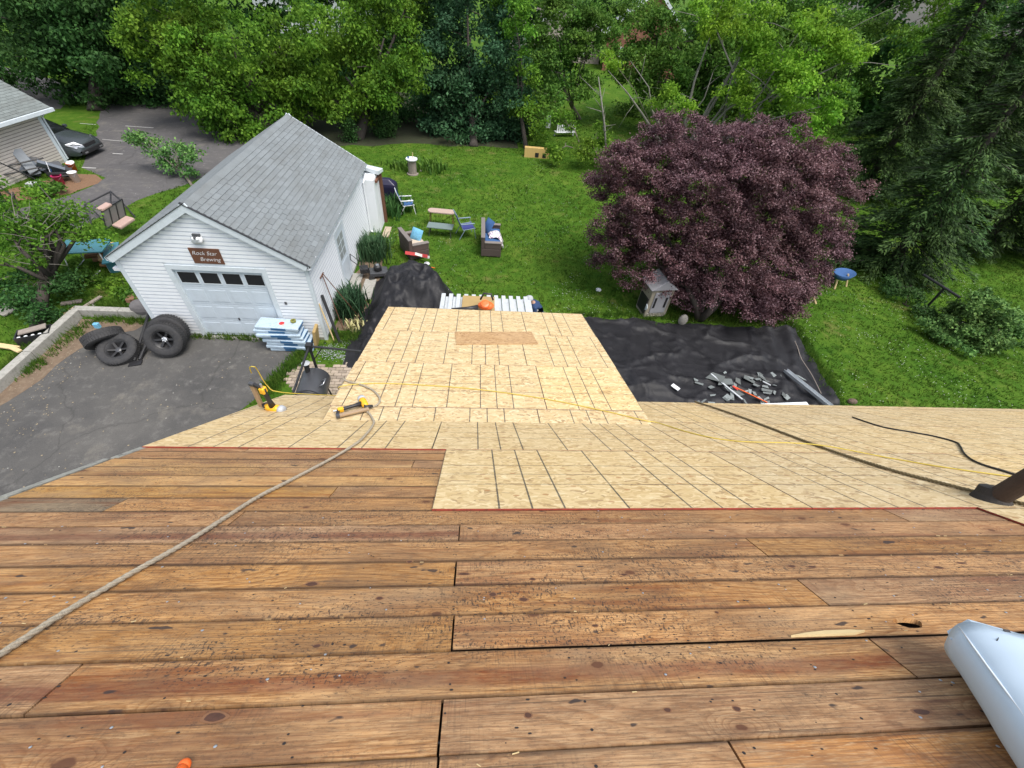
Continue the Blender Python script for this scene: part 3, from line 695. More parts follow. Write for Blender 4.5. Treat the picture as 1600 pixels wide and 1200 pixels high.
An, Bn = atY(412, 641, yg+.02)-e.location, atY(393, 600, yg+.02)-e.location
htop = gun_parts(e, An+Vector((0, 0, .07)), Bn, Vector((.9, -.25, .10)), None, 1.02)
e2 = empty('nail_gun', m2(-1.45, 4.15, .013), 0, 'nail gun lying on its side inside the rope curl on the sheathing', 'nail gun')
gun_parts(e2, m2(-1.20, 4.265, .045)-e2.location, m2(-1.50, 4.105, .045)-e2.location, M2.to_3x3()@Vector((-.35, .8, .12)), None, .80)

# membrane roll, bottom right
ra, rb_ = m1(1.775, 1.10, .094), m1(1.775-.551*.7, 1.10-.835*.7, .094)
ax = (rb_-ra).normalized(); nn = (M1.to_3x3()@Vector((0, 0, 1))); nn = (nn-ax*nn.dot(ax)).normalized(); sd_ = ax.cross(nn)
if sd_.x > 0: sd_ = -sd_
e = empty('membrane_roll', ra, 0, 'pale blue white roll of roofing membrane lying on the boards', 'roll')
def rp(a, k=1.): ca, sa = math.cos(a), math.sin(a); return (math.copysign(abs(ca)**.72, ca)*.172*k, math.copysign(abs(sa)**.75, sa)*.088*k)
n = 44; prof = [rp(-2.35+2*math.pi*1.06*k/n, 1+.03*k/n) for k in range(n+1)]
vs = []; L = 1.1; J = 26
for j in range(J):
    tt = j/(J-1)*L
    for (u, v) in prof: vs.append(ax*(tt+(.010*math.sin(u*40)+.006*math.sin(v*70) if j == 0 else 0))+sd_*u*(1-.015*math.sin(j*.5))+nn*v*(1+.025*math.sin(j*.55+u*11)+.02*math.sin(j*1.7+u*5)))
fs = [(j*(n+1)+k, j*(n+1)+k+1, (j+1)*(n+1)+k+1, (j+1)*(n+1)+k) for j in range(J-1) for k in range(n)]
b = MB(); b.add(vs, fs); o = b.build('outer_layer', ROLL, e, True); sm = o.modifiers.new('s', 'SOLIDIFY'); sm.thickness = .004
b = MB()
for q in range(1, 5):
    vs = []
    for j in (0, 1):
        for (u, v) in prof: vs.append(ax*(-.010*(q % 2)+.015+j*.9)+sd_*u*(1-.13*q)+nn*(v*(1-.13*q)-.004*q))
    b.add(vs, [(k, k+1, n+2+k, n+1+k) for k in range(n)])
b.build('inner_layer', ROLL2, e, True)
su, sv = rp(R(38), 1.035)
b = MB(); b.tube([ax*(.002+t_*1.08)+sd_*(su+.002*math.sin(t_*9))+nn*sv for t_ in np.linspace(0, 1, 12)], .0028, 6); b.build('overlap_seam', simple('pale_seam', (.78, .84, .90), .4), e, True)
b = MB(); b.add([ax*-.030+sd_*.165+nn*.02, ax*.035+sd_*.178+nn*.03, ax*.04+sd_*.10+nn*.086, ax*-.045+sd_*.115+nn*.075, ax*-.012+sd_*-.01+nn*.086, ax*.03+sd_*-.02+nn*.092], [(0, 1, 2, 3), (3, 2, 5, 4)])
o = b.build('loose_flap', ROLL, e); sm = o.modifiers.new('s', 'SOLIDIFY'); sm.thickness = .003
for (t_, a_, w_) in ((.012, R(82), .016), (.05, R(70), .003)):
    su, sv = rp(a_, 1.05); MB().bar(ax*t_+sd_*(su-.008)+nn*(sv+.002), ax*(t_+.004 if w_ > .01 else t_+.03)+sd_*(su+.008)+nn*(sv+.002), w_ if w_ > .01 else .002, .003).build('print_mark', BLACKP, e)
# orange tip
e = empty('hammer', m1(-.69, .80, .0), 0, 'orange rounded handle tip poking in at the bottom edge of the boards', 'hammer')
Mh = Matrix.Translation(m1(-.685, .80, .022))-Matrix.Identity(4)*0
pth = [m1(-.66, .45, .022)-e.location, m1(-.675, .80, .022)-e.location, m1(-.683, .94, .022)-e.location, m1(-.684, .975, .022)-e.location]
b = MB(); b.tube(pth, [.013, .016, .018, .010], 14); b.sphere(pth[3]-(pth[3]-pth[2])*.25, .0145, 8); b.build('handle', ORANGE, e, True)
b = MB(); b.bar(m1(-.73, .44, .022)-e.location, m1(-.59, .44, .022)-e.location, .028, .028); b.build('head', SILVER, e, bevel=.004)
# pale splintered lath
b = MB(); pr = [(-.155, -.004), (-.09, .006), (0, .012), (.10, .010), (.155, .002), (.10, -.010), (-.02, -.008)]
o = b.prism([(x, y) for x, y in pr], 0, .009).build('wood_splinter', PALEW); o.matrix_world = M1@Matrix.Translation((1.345, 1.352, .003))@Matrix.Rotation(R(1.5), 4, 'Z')
tag(o, 'pale raw wood splinter lying along a board seam left of the knot hole', 'wood splinter')

# ------------------------------------------------------------------ garage
gar = empty('garage', ((GX0+GX1)/2, GY0, 0), 0, 'white vinyl sided garage with a grey shingled gable roof', 'garage')
GW = (GX1-GX0)/2; GL = GY1-GY0; GH = 2.56; PK = 4.07; OV = .10; OVF = .10
RS = (PK-2.60)/(GW+OV)                              # roof rise per metre
def wall_h(x): return PK-.09-abs(x)*RS
DX0, DX1, DH = -7.93+6.835, -5.67+6.835, 2.27; TR = .13
wl = MB(); g0 = GW-.01; hh = GH-.1
wl.add([(-g0, .01, 0), (DX0, .01, 0), (DX0, .01, DH), (-g0, .01, DH)], [(0, 1, 2, 3)]); wl.add([(DX1, .01, 0), (g0, .01, 0), (g0, .01, DH), (DX1, .01, DH)], [(0, 1, 2, 3)])
wl.add([(-g0, .01, DH), (g0, .01, DH), (g0, .01, hh), (0, .01, wall_h(0)-.05), (-g0, .01, hh)], [(0, 1, 2, 3, 4)])
wl.add([(-g0, GL-.01, 0), (g0, GL-.01, 0), (g0, GL-.01, hh), (0, GL-.01, wall_h(0)-.05), (-g0, GL-.01, hh)], [(0, 4, 3, 2, 1)])
wl.box((-g0, .012, -.02), (-g0+.05, GL-.012, hh)); wl.box((g0-.05, .012, -.02), (g0, GL-.012, hh)); wl.box((DX0-.01, .16, 0), (DX1+.01, .2, DH+.02)); wl.build('wall', WHITE, gar)
LAP = .112
LAP_SHADE = simple('painted_lap_shade', (.50, .54, .60), .6, .1, 6)  # shadow line below each lap, painted as a darker strip
def lap(mb, x0, x1, z, y, ax='x', hgt=LAP):
    # one clapboard: bottom edge proud of the board below, shade of the next lap painted along its top
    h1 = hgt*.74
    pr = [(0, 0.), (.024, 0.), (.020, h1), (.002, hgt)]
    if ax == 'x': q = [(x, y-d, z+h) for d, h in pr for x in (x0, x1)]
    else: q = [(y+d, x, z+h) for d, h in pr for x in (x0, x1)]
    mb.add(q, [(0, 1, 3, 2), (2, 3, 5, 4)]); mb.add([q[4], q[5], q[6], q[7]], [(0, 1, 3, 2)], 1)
TR = .13
z = .10
while z < PK-.25:
    lim = GW-.06 if z+LAP < GH+.05 else min(GW-.06, (PK-.16-z-LAP)/RS)
    if lim < .05: break
    segs = [(-lim, lim)] if z > DH+TR-.03 else [(-lim, DX0-TR), (DX1+TR, lim)]
    for a, b_ in segs:
        mb = MB(); lap(mb, a, b_, z, 0.); mb.build('siding_board', [WHITE, LAP_SHADE], gar)
    z += LAP
z = .10; SD0, SD1, SDH = 13.0-GY0, 13.95-GY0, 2.02     # side door
while z < GH-.14:
    for a, b_ in ([(.07, SD0-.1), (SD1+.1, GL-.06)] if z < SDH+.08 else [(.07, GL-.06)]):
        mb = MB(); lap(mb, a, b_, z, GW, 'y'); mb.build('siding_board', [WHITE, LAP_SHADE], gar)
    z += LAP
for x in (-GW, GW):
    MB().box((x-.06 if x < 0 else x-.06, -.03, 0), (x+.06 if x < 0 else x+.034, .05, GH-.05)).build('corner_trim', WHITE2, gar)
MB().box((GW-.05, GL-.1, 0), (GW+.034, GL+.03, GH-.05)).build('corner_trim', WHITE2, gar)
MB().box((-GW-.03, -.03, -.05), (GW+.03, -.026, .10)) 
MB().box((-GW+.0, -.012, -.05), (DX0-TR, .02, .10)).build('foundation', CONC, gar)
MB().box((DX1+TR, -.012, -.05), (GW+.01, .02, .10)).build('foundation', CONC, gar)
MB().box((GW-.02, .0, -.05), (GW+.012, GL, .10)).build('foundation', CONC, gar)
MB().box((DX0-TR, -.10, -.05), (DX1+TR, .0, .035)).build('door_sill', CONC, gar)
# door casing + recessed panelled door
MB().box((DX0-TR, -.045, 0), (DX0, .12, DH+TR)).build('door_trim', WHITE2, gar)
MB().box((DX1, -.045, 0), (DX1+TR, .12, DH+TR)).build('door_trim', WHITE2, gar)
MB().box((DX0, -.045, DH), (DX1, .12, DH+TR)).build('door_trim', WHITE2, gar)
gd = MB().box((DX0, .055, .04), (DX1, .075, DH)).build('garage_door', DOORW, gar)
cut = wl  # the wall sheet stands behind the door leaf
secs = 4; sh = (DH-.04)/secs
for k in range(secs):
    z0 = .04+k*sh
    MB().box((DX0+.002, .028, z0+.006), (DX1-.002, .0545, z0+sh-.006)).build('door_section', DOORW, gd, bevel=.004)
    for j in range(4):
        wd = (DX1-DX0)/4; xa = DX0+j*wd+.06; xb = DX0+(j+1)*wd-.06
        if k < 3:
            MB().box((xa, .018, z0+.09), (xb, .0275, z0+sh-.09)).build('door_panel', DOORW, gd, bevel=.006)
        else:
            f = MB()
            za, zb = z0+.13, z0+sh-.10
            f.box((xa-.02, .012, za-.025), (xb+.02, .0275, za)); f.box((xa-.02, .012, zb), (xb+.02, .0275, zb+.025)); f.box((xa-.02, .012, za), (xa, .0275, zb)); f.box((xb, .012, za), (xb+.02, .0275, zb))
            f.build('window_frame', WHITE2, gd); MB().box((xa, .0185, za), (xb, .0265, zb)).build('window_pane', GLASS, gd)
MB().box((-.02, .008, .62), (.02, .0275, .70)).build('door_handle', DGREY, gd)
# side door
sdn = MB().box((GW-.004, SD0, .05), (GW+.012, SD1, SDH)).build('side_door', DOORW, gar)
for (za, zb) in ((.25, .95), ):
    MB().box((GW+.0125, SD0+.14, za), (GW+.020, SD1-.14, zb)).build('door_panel', DOORW, sdn, bevel=.004)
for k in range(3):
    for j in range(2):
        a = SD0+.13+j*.36
        MB().box((GW+.0125, a, 1.08+k*.27), (GW+.017, a+.31, 1.31+k*.27)).build('window_pane', simple('curtained_glass%d%d' % (k, j), (.33, .36, .36), .15, .2, 5), sdn)
for a, b_ in ((SD0-.1, SD0), (SD1, SD1+.1)):
    MB().box((GW-.002, a, .03), (GW+.034, b_, SDH+.1)).build('door_trim', WHITE2, gar)
MB().box((GW-.002, SD0, SDH), (GW+.034, SD1, SDH+.1)).build('door_trim', WHITE2, gar)
MB().box((GW, SD0-.12, -.02), (GW+.38, SD1+.12, .06)).build('door_step', CONC, gar)
# roof: decks and shingles
YF, YB = -OVF, GL+.42
HX = GW+OV
def slope_M(side):
    a = math.atan(RS)*side
    return Matrix.Translation((0, 0, PK))@Matrix.Rotation(a, 4, 'Y')
SLEN = HX*math.sqrt(1+RS*RS)
rf = MB()
for side in (-1, 1):
    Ms_ = slope_M(side); x0, x1 = (0, SLEN) if side > 0 else (-SLEN, 0)
    rf.box((x0, YF+.01, -.06), (x1, YB-.01, -.012), Ms_)
roof = rf.build('roof', DARKW, gar)
tab_mesh = {}
def shingle_obj(M, wd, hg, mt=SHING):
    key = (round(wd, 2), round(hg, 2))
    if key not in tab_mesh:
        b = MB(); wd2, hg2 = key
        b.add([(0, .003, 0), (0, wd2-.003, 0), (hg2, wd2-.003, .015), (hg2, .003, .015), (hg2, wd2-.003, .0), (hg2, .003, .0), (0, .003, -.004), (0, wd2-.003, -.004)],
              [(0, 3, 2, 1), (3, 5, 4, 2), (6, 5, 3, 0), (1, 2, 4, 7)])
        me = bpy.data.meshes.new('shingle'); me.from_pydata(b.v, [], b.f); me.materials.append(mt); tab_mesh[key] = me
    o = bpy.data.objects.new('shingle', tab_mesh[key]); C.objects.link(o); o.parent = roof; o.matrix_local = M; return o
EXP = .140; TAB = .305
cells = []
nr = int((SLEN-.16)/EXP)
for side in (1, -1):
    for r_ in range(nr+1):
        x = .14+r_*EXP; off = (r_ % 2)*TAB/2+random.uniform(-.01, .01)
        y = YF-off
        while y < YB:
            y0 = max(y, YF); y1 = min(y+TAB, YB)
            if y1-y0 > .05: cells.append((side, x, y0, y1))
            y += TAB
def cell_M(side, x, y0):
    if side > 0: return slope_M(1)@Matrix.Translation((x, y0, random.uniform(-.002, .002)))
    return Matrix.Translation((0, 0, PK))@Matrix.Rotation(math.pi, 4, 'Z')@Matrix.Rotation(math.atan(RS), 4, 'Y')@Matrix.Translation((x, 0, 0))
front = [c for c in cells if c[0] > 0]
front.sort(key=lambda c: c[2]+.3*c[1]*0)
near, rest = front[:285], front[285:]
for (side, x, y0, y1) in near: shingle_obj(cell_M(1, x, y0), y1-y0, EXP+.012)
st = MB()
for (side, x, y0, y1) in rest+[c for c in cells if c[0] < 0]:
    wd = y1-y0; hg = EXP+.012
    q = [(0, .003, 0), (0, wd-.003, 0), (hg, wd-.003, .015), (hg, .003, .015), (hg, wd-.003, 0), (hg, .003, 0)]
    if side > 0: Mx = cell_M(1, x, y0); vs = [Mx@Vector(v) for v in q]
    else:
        Mx = Matrix.Translation((0, 0, PK))@Matrix.Rotation(math.pi, 4, 'Z')@Matrix.Rotation(math.atan(RS), 4, 'Y')@Matrix.Translation((x, -y1, 0)); vs = [Mx@Vector(v) for v in q]
    st.add(vs, [(0, 3, 2, 1), (3, 5, 4, 2)])
tag(st.build('shingle_field', SHING, roof), kind='stuff')
y = YF
while y < YB-.02:                                     # ridge caps
    L = min(.30, YB-y); b = MB(); hh = .004+.0
    for side in (-1, 1):
        w_ = .17; dx = side*w_*math.cos(math.atan(RS)); dz = -w_*RS*math.cos(math.atan(RS))
        b.add([(0, y+.002, PK+.012), (0, y+L-.002, PK+.020), (dx, y+L-.002, PK+.020+dz), (dx, y+.002, PK+.012+dz), (dx, y+L-.002, PK+.008+dz), (dx, y+.002, PK+.004+dz)], [(0, 1, 2, 3), (3, 2, 4, 5)])
    b.build('ridge_cap', SHING, roof); y += L
for side in (-1, 1):                                   # rake boards front and back, soffit, gutter
    Ms_ = slope_M(side); x0, x1 = (-.06, SLEN+.02) if side > 0 else (-SLEN-.02, .06); yo = .003 if side > 0 else 0.
    MB().box((x0, YF-.03-yo, -.17), (x1, YF+.009+yo, -.004), Ms_).build('rake_board', WHITE2, gar)
    MB().box((x0, YF-.045-yo, -.004), (x1, YF+.02+yo, .008), Ms_).build('rake_edge', BLACKM, gar)
    MB().box((x0, YF+.009, -.165), (x1, .0, -.14), Ms_).build('soffit', WHITE, gar)
    MB().box((x0, YB-.009, -.17), (x1, YB+.03, .004), Ms_).build('rake_board', WHITE2, gar)
    ex = side*(HX+.02); ezz = 2.60-.13
    MB().box((min(ex, side*GW), YF, ezz-.02), (max(ex, side*GW), YB, ezz+.0)).build('soffit', WHITE, gar)
    g_ = MB(); xo = side*(HX+.07); xi = side*(HX+.004)
    lo, hi = min(xo, xi), max(xo, xi)
    g_.box((lo, YF, ezz+.005), (hi, YB, ezz+.015)); g_.box((xo-.004, YF, ezz+.015), (xo+.004, YB, ezz+.095)); g_.box((xi-.004, YF, ezz+.015), (xi+.004, YB, ezz+.11))
    gt = g_.build('gutter', WHITE2, gar)
    if side > 0:
        for k in range(6): MB().bar((xi, YF+.5+k*1.35, ezz+.10), (xo+.01, YF+.5+k*1.35, ezz+.10), .03, .006).build('gutter_strap', WHITE, gt)
        dg = MB()
        for k in range(60): yy = YF+random.random()*(YB-YF); dg.box((lo+.006, yy, ezz+.016), (hi-.006, yy+random.uniform(.05, .3), ezz+.03+random.random()*.02))
        tag(dg.build('leaf_debris', DIRT, gt), kind='stuff')
dn = MB(); dn.tube([(HX+.03, GL+.2, 2.28), (GW+.07, GL-.12, 2.05), (GW+.06, GL-.12, .12), (GW+.16, GL-.12, .06)], .035, 8); dn.build('downspout', WHITE, gar)
# rear lean-to with white return, door panel and brown timber frame
MB().box((GW+.03, GL-.02, 0), (GW+.44, GL+1.0, 2.12)).build('lean_to_wall', WHITE, gar)
MB().box((GW-.6, GL+.45, 0), (GW+.42, GL+.99, 2.2)).build('lean_to_wall', WHITE, gar)
b = MB(); b.add([(GW-.7, GL+.46, 2.62), (GW-.7, GL+1.15, 2.4), (GW+.62, GL+1.15, 2.18), (GW+.56, GL+.46, 2.30), (GW-.7, GL+.46, 2.5), (GW-.7, GL+1.15, 2.28), (GW+.62, GL+1.15, 2.06), (GW+.56, GL+.46, 2.16)], [(0, 3, 2, 1), (4, 5, 6, 7), (3, 7, 6, 2), (2, 6, 5, 1), (0, 4, 7, 3), (0, 1, 5, 4)]); b.build('lean_to_roof', WHITE2, gar)
b = MB(); b.box((GW+.45, GL+.93, 0), (GW+.56, GL+1.08, 2.12)); b.box((GW+.2, GL+1.0, 2.0), (GW+.56, GL+1.1, 2.14)); b.box((GW+.44, GL+.2, 1.95), (GW+.53, GL+.95, 2.03)); b.build('timber_frame', BROWNW, gar)
# floodlight
fl = empty('floodlight', (-.05, -.02, 3.22)); fl.parent = gar; 
b = MB(); b.box((-.06, -.03, -.06), (.06, .02, .06)); b.tube([(0, -.03, 0), (0, -.10, .02)], .025, 8); fo = b.build('light_fixture', DGREY, gar); fo.location = (-.05, -.035, 3.22); fo.scale = (1.45, 1.3, 1.45)
bpy.data.objects.remove(fl)
for sx in (-1, 1):
    Ml = Matrix.Translation((sx*.03, -.08, .0))@Matrix.Rotation(sx*R(55), 4, 'Y')@Matrix.Rotation(R(35), 4, 'X')
    MB().lathe([(.02, .03), (.03, 0), (.055, -.07), (.075, -.11), (.07, -.112)], 14, Ml).build('lamp_shade', WHITEP, fo, True)
b = MB(); b.box((-GW-.22, -.02, 2.14), (-GW-.06, .1, 2.22)); b.box((-GW-.06, .0, 2.16), (-GW+.02, .07, 2.26)); b.build('security_camera', WHITEP, gar)
MB().box((DX1+TR+.18, -.04, 1.28), (DX1+TR+.24, -.018, 1.36)).build('keypad', DGREY, gar)
# sign
SGX, SGZ = -7.25+6.835+.42-.05, 2.70
sg = empty('sign', (gar.location.x+SGX-.0, GY0-.035, SGZ), 0, 'dark brown wooden sign with white script lettering above the garage door', 'sign')
MB().box((-.37, -.012, -.215), (.37, .012, .215)).build('sign_board', BROWNW, sg, bevel=.004)
def text(body, size, loc, parent, mt, shear=.35, name='lettering'):
    cu = bpy.data.curves.new(name, 'FONT'); cu.body = body; cu.size = size; cu.shear = shear; cu.extrude = .002; cu.align_x = 'CENTER'; cu.offset = -.002
    o = bpy.data.objects.new(name, cu); C.objects.link(o); o.parent = parent; o.location = loc; o.rotation_euler = (R(90), 0, 0); cu.materials.append(mt)
    me = bpy.data.meshes.new_from_object(o.evaluated_get(bpy.context.evaluated_depsgraph_get())); C.objects.unlink(o); bpy.data.objects.remove(o)
    o = bpy.data.objects.new(name, me); C.objects.link(o); o.parent = parent; o.location = loc; o.rotation_euler = (R(90), 0, 0); return o
text('Rock Star', .150, (-.03, -.0145, .035), sg, WHITEP); text('Brewing', .150, (.05, -.0145, -.135), sg, WHITEP)
# tools leaning at the garage corner
def lean(name, a, b_, r_, mt, label, cat, extra=None):
    a, b_ = Vector(a), Vector(b_); e = empty(name, a, 0, label, cat); m_ = MB().tube([(0, 0, 0), b_-a], r_, 8).build('pole', mt, e)
    if extra: extra(e, b_-a)
    return e
gx1 = GX1
lean('plank', (gx1+.25, 10.25, .0), (gx1+.03, 10.45, 1.25), .022, PALEW, 'narrow pale plank leaning against the right corner of the garage', 'plank')
lean('pipe', (gx1+.42, 10.2, 0), (gx1+.05, 10.75, 1.35), .045, BLACKP, 'thick black pipe leaning against the garage corner', 'pipe')
def rk(e, v): MB().bar(v+Vector((-.02, -.16, 0)), v+Vector((-.02, .16, 0)), .03, .02).build('head', BROWNW, e)
lean('rake', (gx1+.38, 10.85, 0), (gx1+.06, 11.15, 1.75), .014, BROWNW, 'thin brown handled rake leaning on the side wall behind the black pipe', 'rake', rk)
lean('garden_tool', (gx1+.75, 11.5, 0), (gx1+.06, 11.2, 1.78), .013, BROWNW, 'slanting garden tool with its top beside the rake head', 'garden tool')

# ------------------------------------------------------------------ neighbour's garage and parked car
BEIGE2 = simple('beige_painted_lap_shade', (.28, .255, .23), .7, .1, 6)  # darker strip, the same painted lap shade for the beige boards
nb = empty('neighbor_house', (-19.75, 22.9, 0), R(-7), 'beige sided outbuilding with a grey green roof at the left edge', 'house')
NH = 2.15; NW = 8.; NL = 11.
nw = MB().box((-NW, -NL, 0), (0, 0, NH+.1)).build('wall', BEIGE, nb)
z = .12
while z < NH-.05:
    mb = MB(); lap(mb, -NL+.05, -.12, z, .0, 'y', .115); mb.build('siding_board', [BEIGE, BEIGE2], nb); z += .115
MB().box((-.05, -.12, 0), (.035, .04, NH)).build('corner_trim', WHITE2, nb)
rs2 = .55
b = MB(); x1, xr = .45, -NW/2
for (xa, xb) in ((x1, xr), (-NW-.45, xr)):
    za, zb = NH+.08, NH+.08+rs2*(x1-xr)
    b.add([(xa, -NL-.3, za), (xa, .35, za), (xb, .35, zb), (xb, -NL-.3, zb), (xa, -NL-.3, za-.12), (xa, .35, za-.12), (xb, .35, zb-.12), (xb, -NL-.3, zb-.12)],
          [(0, 1, 2, 3), (4, 7, 6, 5), (0, 4, 5, 1), (1, 5, 6, 2), (3, 2, 6, 7), (0, 3, 7, 4)])
nroof = b.build('roof', SHING2, nb)
ns = MB(); Mn_ = Matrix.Translation((x1, 0, NH+.085))@Matrix.Rotation(math.atan(rs2), 4, 'Y')@Matrix.Rotation(math.pi, 4, 'Z')
for r_ in range(36):
    y = -.35+(r_ % 2)*.15
    while y < 8:
        ns.add([Mn_@Vector(q) for q in ((.14*r_, y+.003, .012), (.14*r_, y+.30, .012), (.14*(r_+1), y+.30, .003), (.14*(r_+1), y+.003, .003))], [(0, 1, 2, 3)]); y += .305
tag(ns.build('shingle', SHING2, nroof), kind='stuff')
MB().box((x1, -NL-.3, NH-.06), (x1+.10, .38, NH+.07)).build('gutter', WHITE2, nb)
MB().box((-.05, -NL, NH-.10), (x1, .35, NH-.05)).build('soffit', WHITE2, nb)
MB().tube([(.36, .2, NH-.02), (.10, .06, NH-.25), (.08, .06, .12)], .035, 8).build('downspout', WHITE2, nb)

def loft(secs_, n):
    vs = [v for s_ in secs_ for v in s_]; f = []
    for i in range(len(secs_)-1):
        for k in range(n-1): f.append((i*n+k, (i+1)*n+k, (i+1)*n+k+1, i*n+k+1))
    return vs, f
car = empty('parked_car', at(118, 246), R(-12), 'dark grey green sedan nosing out from behind the beige outbuilding', 'car')
car.location = (-21.3, 24.0, 0); car.rotation_euler.z = R(-2)
st_ = [(2.28, .30, .50, .66), (2.20, .22, .60, .80), (2.0, .20, .70, .88), (1.5, .20, .80, .90), (.95, .20, .90, .91), (.3, .20, .93, .91), (-.8, .2, .94, .91), (-1.5, .2, .98, .90), (-2.1, .24, .96, .84), (-2.28, .35, .8, .70)]
secs_ = []
for x, zb, zt, hw in st_:
    secs_.append([(x, -hw+.03, zb), (x, -hw, zb+.12), (x, -hw, zt-.22), (x, -hw+.07, zt-.05), (x, -hw*.6, zt+.02), (x, 0, zt+.045), (x, hw*.6, zt+.02), (x, hw-.07, zt-.05), (x, hw, zt-.22), (x, hw, zb+.12), (x, hw-.03, zb)])
vs, f = loft(secs_, 11); b = MB(); b.add(vs, f+[tuple(range(11)), tuple(range(len(vs)-11, len(vs)))[::-1]]); body = b.build('body', CARP, car, True, .0)
cs = [(1.02, .90, .93, .80), (.25, .90, 1.40, .60), (-.9, .92, 1.43, .60), (-1.75, .95, 1.0, .74)]
b = MB(); secs_ = [[(x, -.76, zb), (x, -hw, zt-.06), (x, -hw*.8, zt), (x, 0, zt+.02), (x, hw*.8, zt), (x, hw, zt-.06), (x, .76, zb)] for x, zb, zt, hw in cs]
vs, f = loft(secs_, 7); b.add(vs, f+[tuple(range(7)), tuple(range(len(vs)-7, len(vs)))[::-1]]); b.build('cabin_glass', GLASS, car, True)
MB().box((-.85, -.57, 1.425), (.2, .57, 1.45)).build('roof_panel', CARP, car, bevel=.03)
for sy in (-1, 1):
    b = MB(); b.add([(2.24, sy*.42, .58), (2.10, sy*.80, .60), (1.80, sy*.86, .70), (2.02, sy*.55, .74), (2.27, sy*.42, .50), (2.16, sy*.80, .52), (1.85, sy*.87, .66)], [(0, 1, 2, 3), (0, 4, 5, 1), (1, 5, 6, 2)]); o = b.build('headlight', SILVER, car); o.modifiers.new('s', 'SOLIDIFY').thickness = .02
    for wx in (1.42, -1.42):
        Mw = Matrix.Translation((wx, sy*.80, .32))@Matrix.Rotation(R(90), 4, 'X')
        wh = MB().lathe([(.20, -.11), (.30, -.11), (.32, -.08), (.32, .08), (.30, .11), (.20, .11)], 28, Mw).build('wheel', RUBBER, car, True); MB().lathe([(.01, -.105), (.19, -.105), (.2, -.10), (.2, .10), (.19, .105), (.01, .105)], 20, Mw).build('rim', SILVER, wh)
    MB().box((.72, sy*.88-.08, .93), (.86, sy*.88+.08, 1.05)).build('mirror', CARP, car, bevel=.02)
MB().box((2.22, -.38, .48), (2.285, .38, .62)).build('grille', BLACKP, car, bevel=.01)
MB().box((2.2, -.7, .22), (2.33, .7, .42)).build('bumper', BLACKP, car, bevel=.04)
for y_ in (-.62, .42): MB().box((2.331, y_, .28), (2.34, y_+.2, .34)).build('fog_lamp', SILVER, car)

# clutter along the neighbour's wall
def bucket(px, mt, r_=.15, h=.36, label='', lid=None):
    p = at(*px); e = empty('bucket', p, 0, label, 'bucket')
    MB().lathe([(r_*.8, 0), (r_, h), (r_+.012, h), (r_+.012, h-.03), (r_-.008, h-.005), (r_*.78, .012)], 18).build('pail', mt, e, True)
    b = MB(); b.tube([(r_*math.cos(a), -.03-.12*abs(math.sin(a)), h-.06-.10*math.sin(a)) for a in np.linspace(0, math.pi, 9)], .006, 5); b.build('handle', SILVER, e)
    if lid: MB().lathe([(.001, .02), (r_, .02), (r_+.01, 0)], 18, Matrix.Translation((.02, 0, h))@Matrix.Rotation(R(14), 4, 'X')).build('lid', lid, e)
    return e
bucket((121, 284), WHITEP, .17, .42, 'white bucket on the mulch nearest the asphalt')
bucket((96, 288), PINK, .18, .38, 'magenta bucket on the mulch beside the blue and white board')
bucket((117, 268), ORANGE, .16, .38, 'orange bucket with a white lid standing behind the white bucket', WHITEP)
b = MB(); p = at(84, 284); b.bar((0, 0, 0), (.12, .1, .75), .50, .02); o = b.build('painted_board', WHITEP); o.location = p; tag(o, 'white and blue painted board propped beside the magenta bucket', 'board')
bb = MB().bar((.04, -.03, .02), (.15, .06, .5), .16, .03); cc = bb.build('blue_panel', BLUE, o)
b = MB(); p = at(70, 278)
heap = empty('scrap_heap', p, 0, 'heap of dark grey plastic scrap piled against the beige wall', 'scrap heap')
rg = random.Random(8)
for k in range(16):
    q = Vector((rg.uniform(-.9, 1.0), rg.uniform(-.3, .7), rg.uniform(.0, .5))); Mq = Matrix.Translation(q)@Euler((rg.uniform(-.8, .8), rg.uniform(-.8, .8), rg.uniform(0, 3))).to_matrix().to_4x4()
    MB().box((-rg.uniform(.15, .45), -rg.uniform(.1, .3), -.02), (rg.uniform(.15, .45), rg.uniform(.1, .3), rg.uniform(.02, .12)), Mq).build('scrap_piece', rg.choice([BLACKP, DGREY, simple('slate_plastic%d' % k, (.10, .12, .15), .5, .2, 9)]), heap, bevel=.01)
b = MB(); p = at(50, 262); c2 = Vector((-20.1, 20.9, 0))
lad = empty('grey_panel', at(62, 280), 0, 'grey metal panel and duct leaning on the beige wall above the scrap heap', 'panel')
MB().bar((0, 0, .2), (-.45, .3, 1.1), .38, .04).build('sheet', simple('grey_sheet', (.20, .22, .24), .6, .2, 8), lad); MB().tube([(-.55, .35, 1.35), (-.75, .3, 1.6), (-.6, .1, 1.7)], .10, 10).build('duct', DGREY, lad)
lean('long_pole', at(66, 285), Vector((-20.15, 19.3, 1.75)), .025, BLACKP, 'long pole with a red tip leaning against the beige wall', 'pole', lambda e, v: MB().tube([v, v*1.06], .04, 8).build('tip', REDP, e))
fr = empty('tube_rack', at(40, 285), 0, 'dark metal tube frame lying along the beige wall', 'frame')
for a, b_ in (((-1.4, -1.2, .55), (.6, .9, .75)), ((-1.3, -1.4, .35), (.7, .7, .5)), ((-1.4, -1.2, .55), (-1.2, -1.9, .0)), ((-.6, -.8, .4), (.5, -1.4, .0))): MB().tube([a, b_], .03, 6).build('tube', BLACKM, fr)
p = at(55, 292); b = MB(); b.box((-.3, -.15, 0), (.35, .2, .07)); b.box((-.25, -.1, .071), (.2, .15, .16)); o = b.build('white_tray', GALV); o.location = p; tag(o, 'grey white plastic tray on the mulch left of the magenta bucket', 'tray')
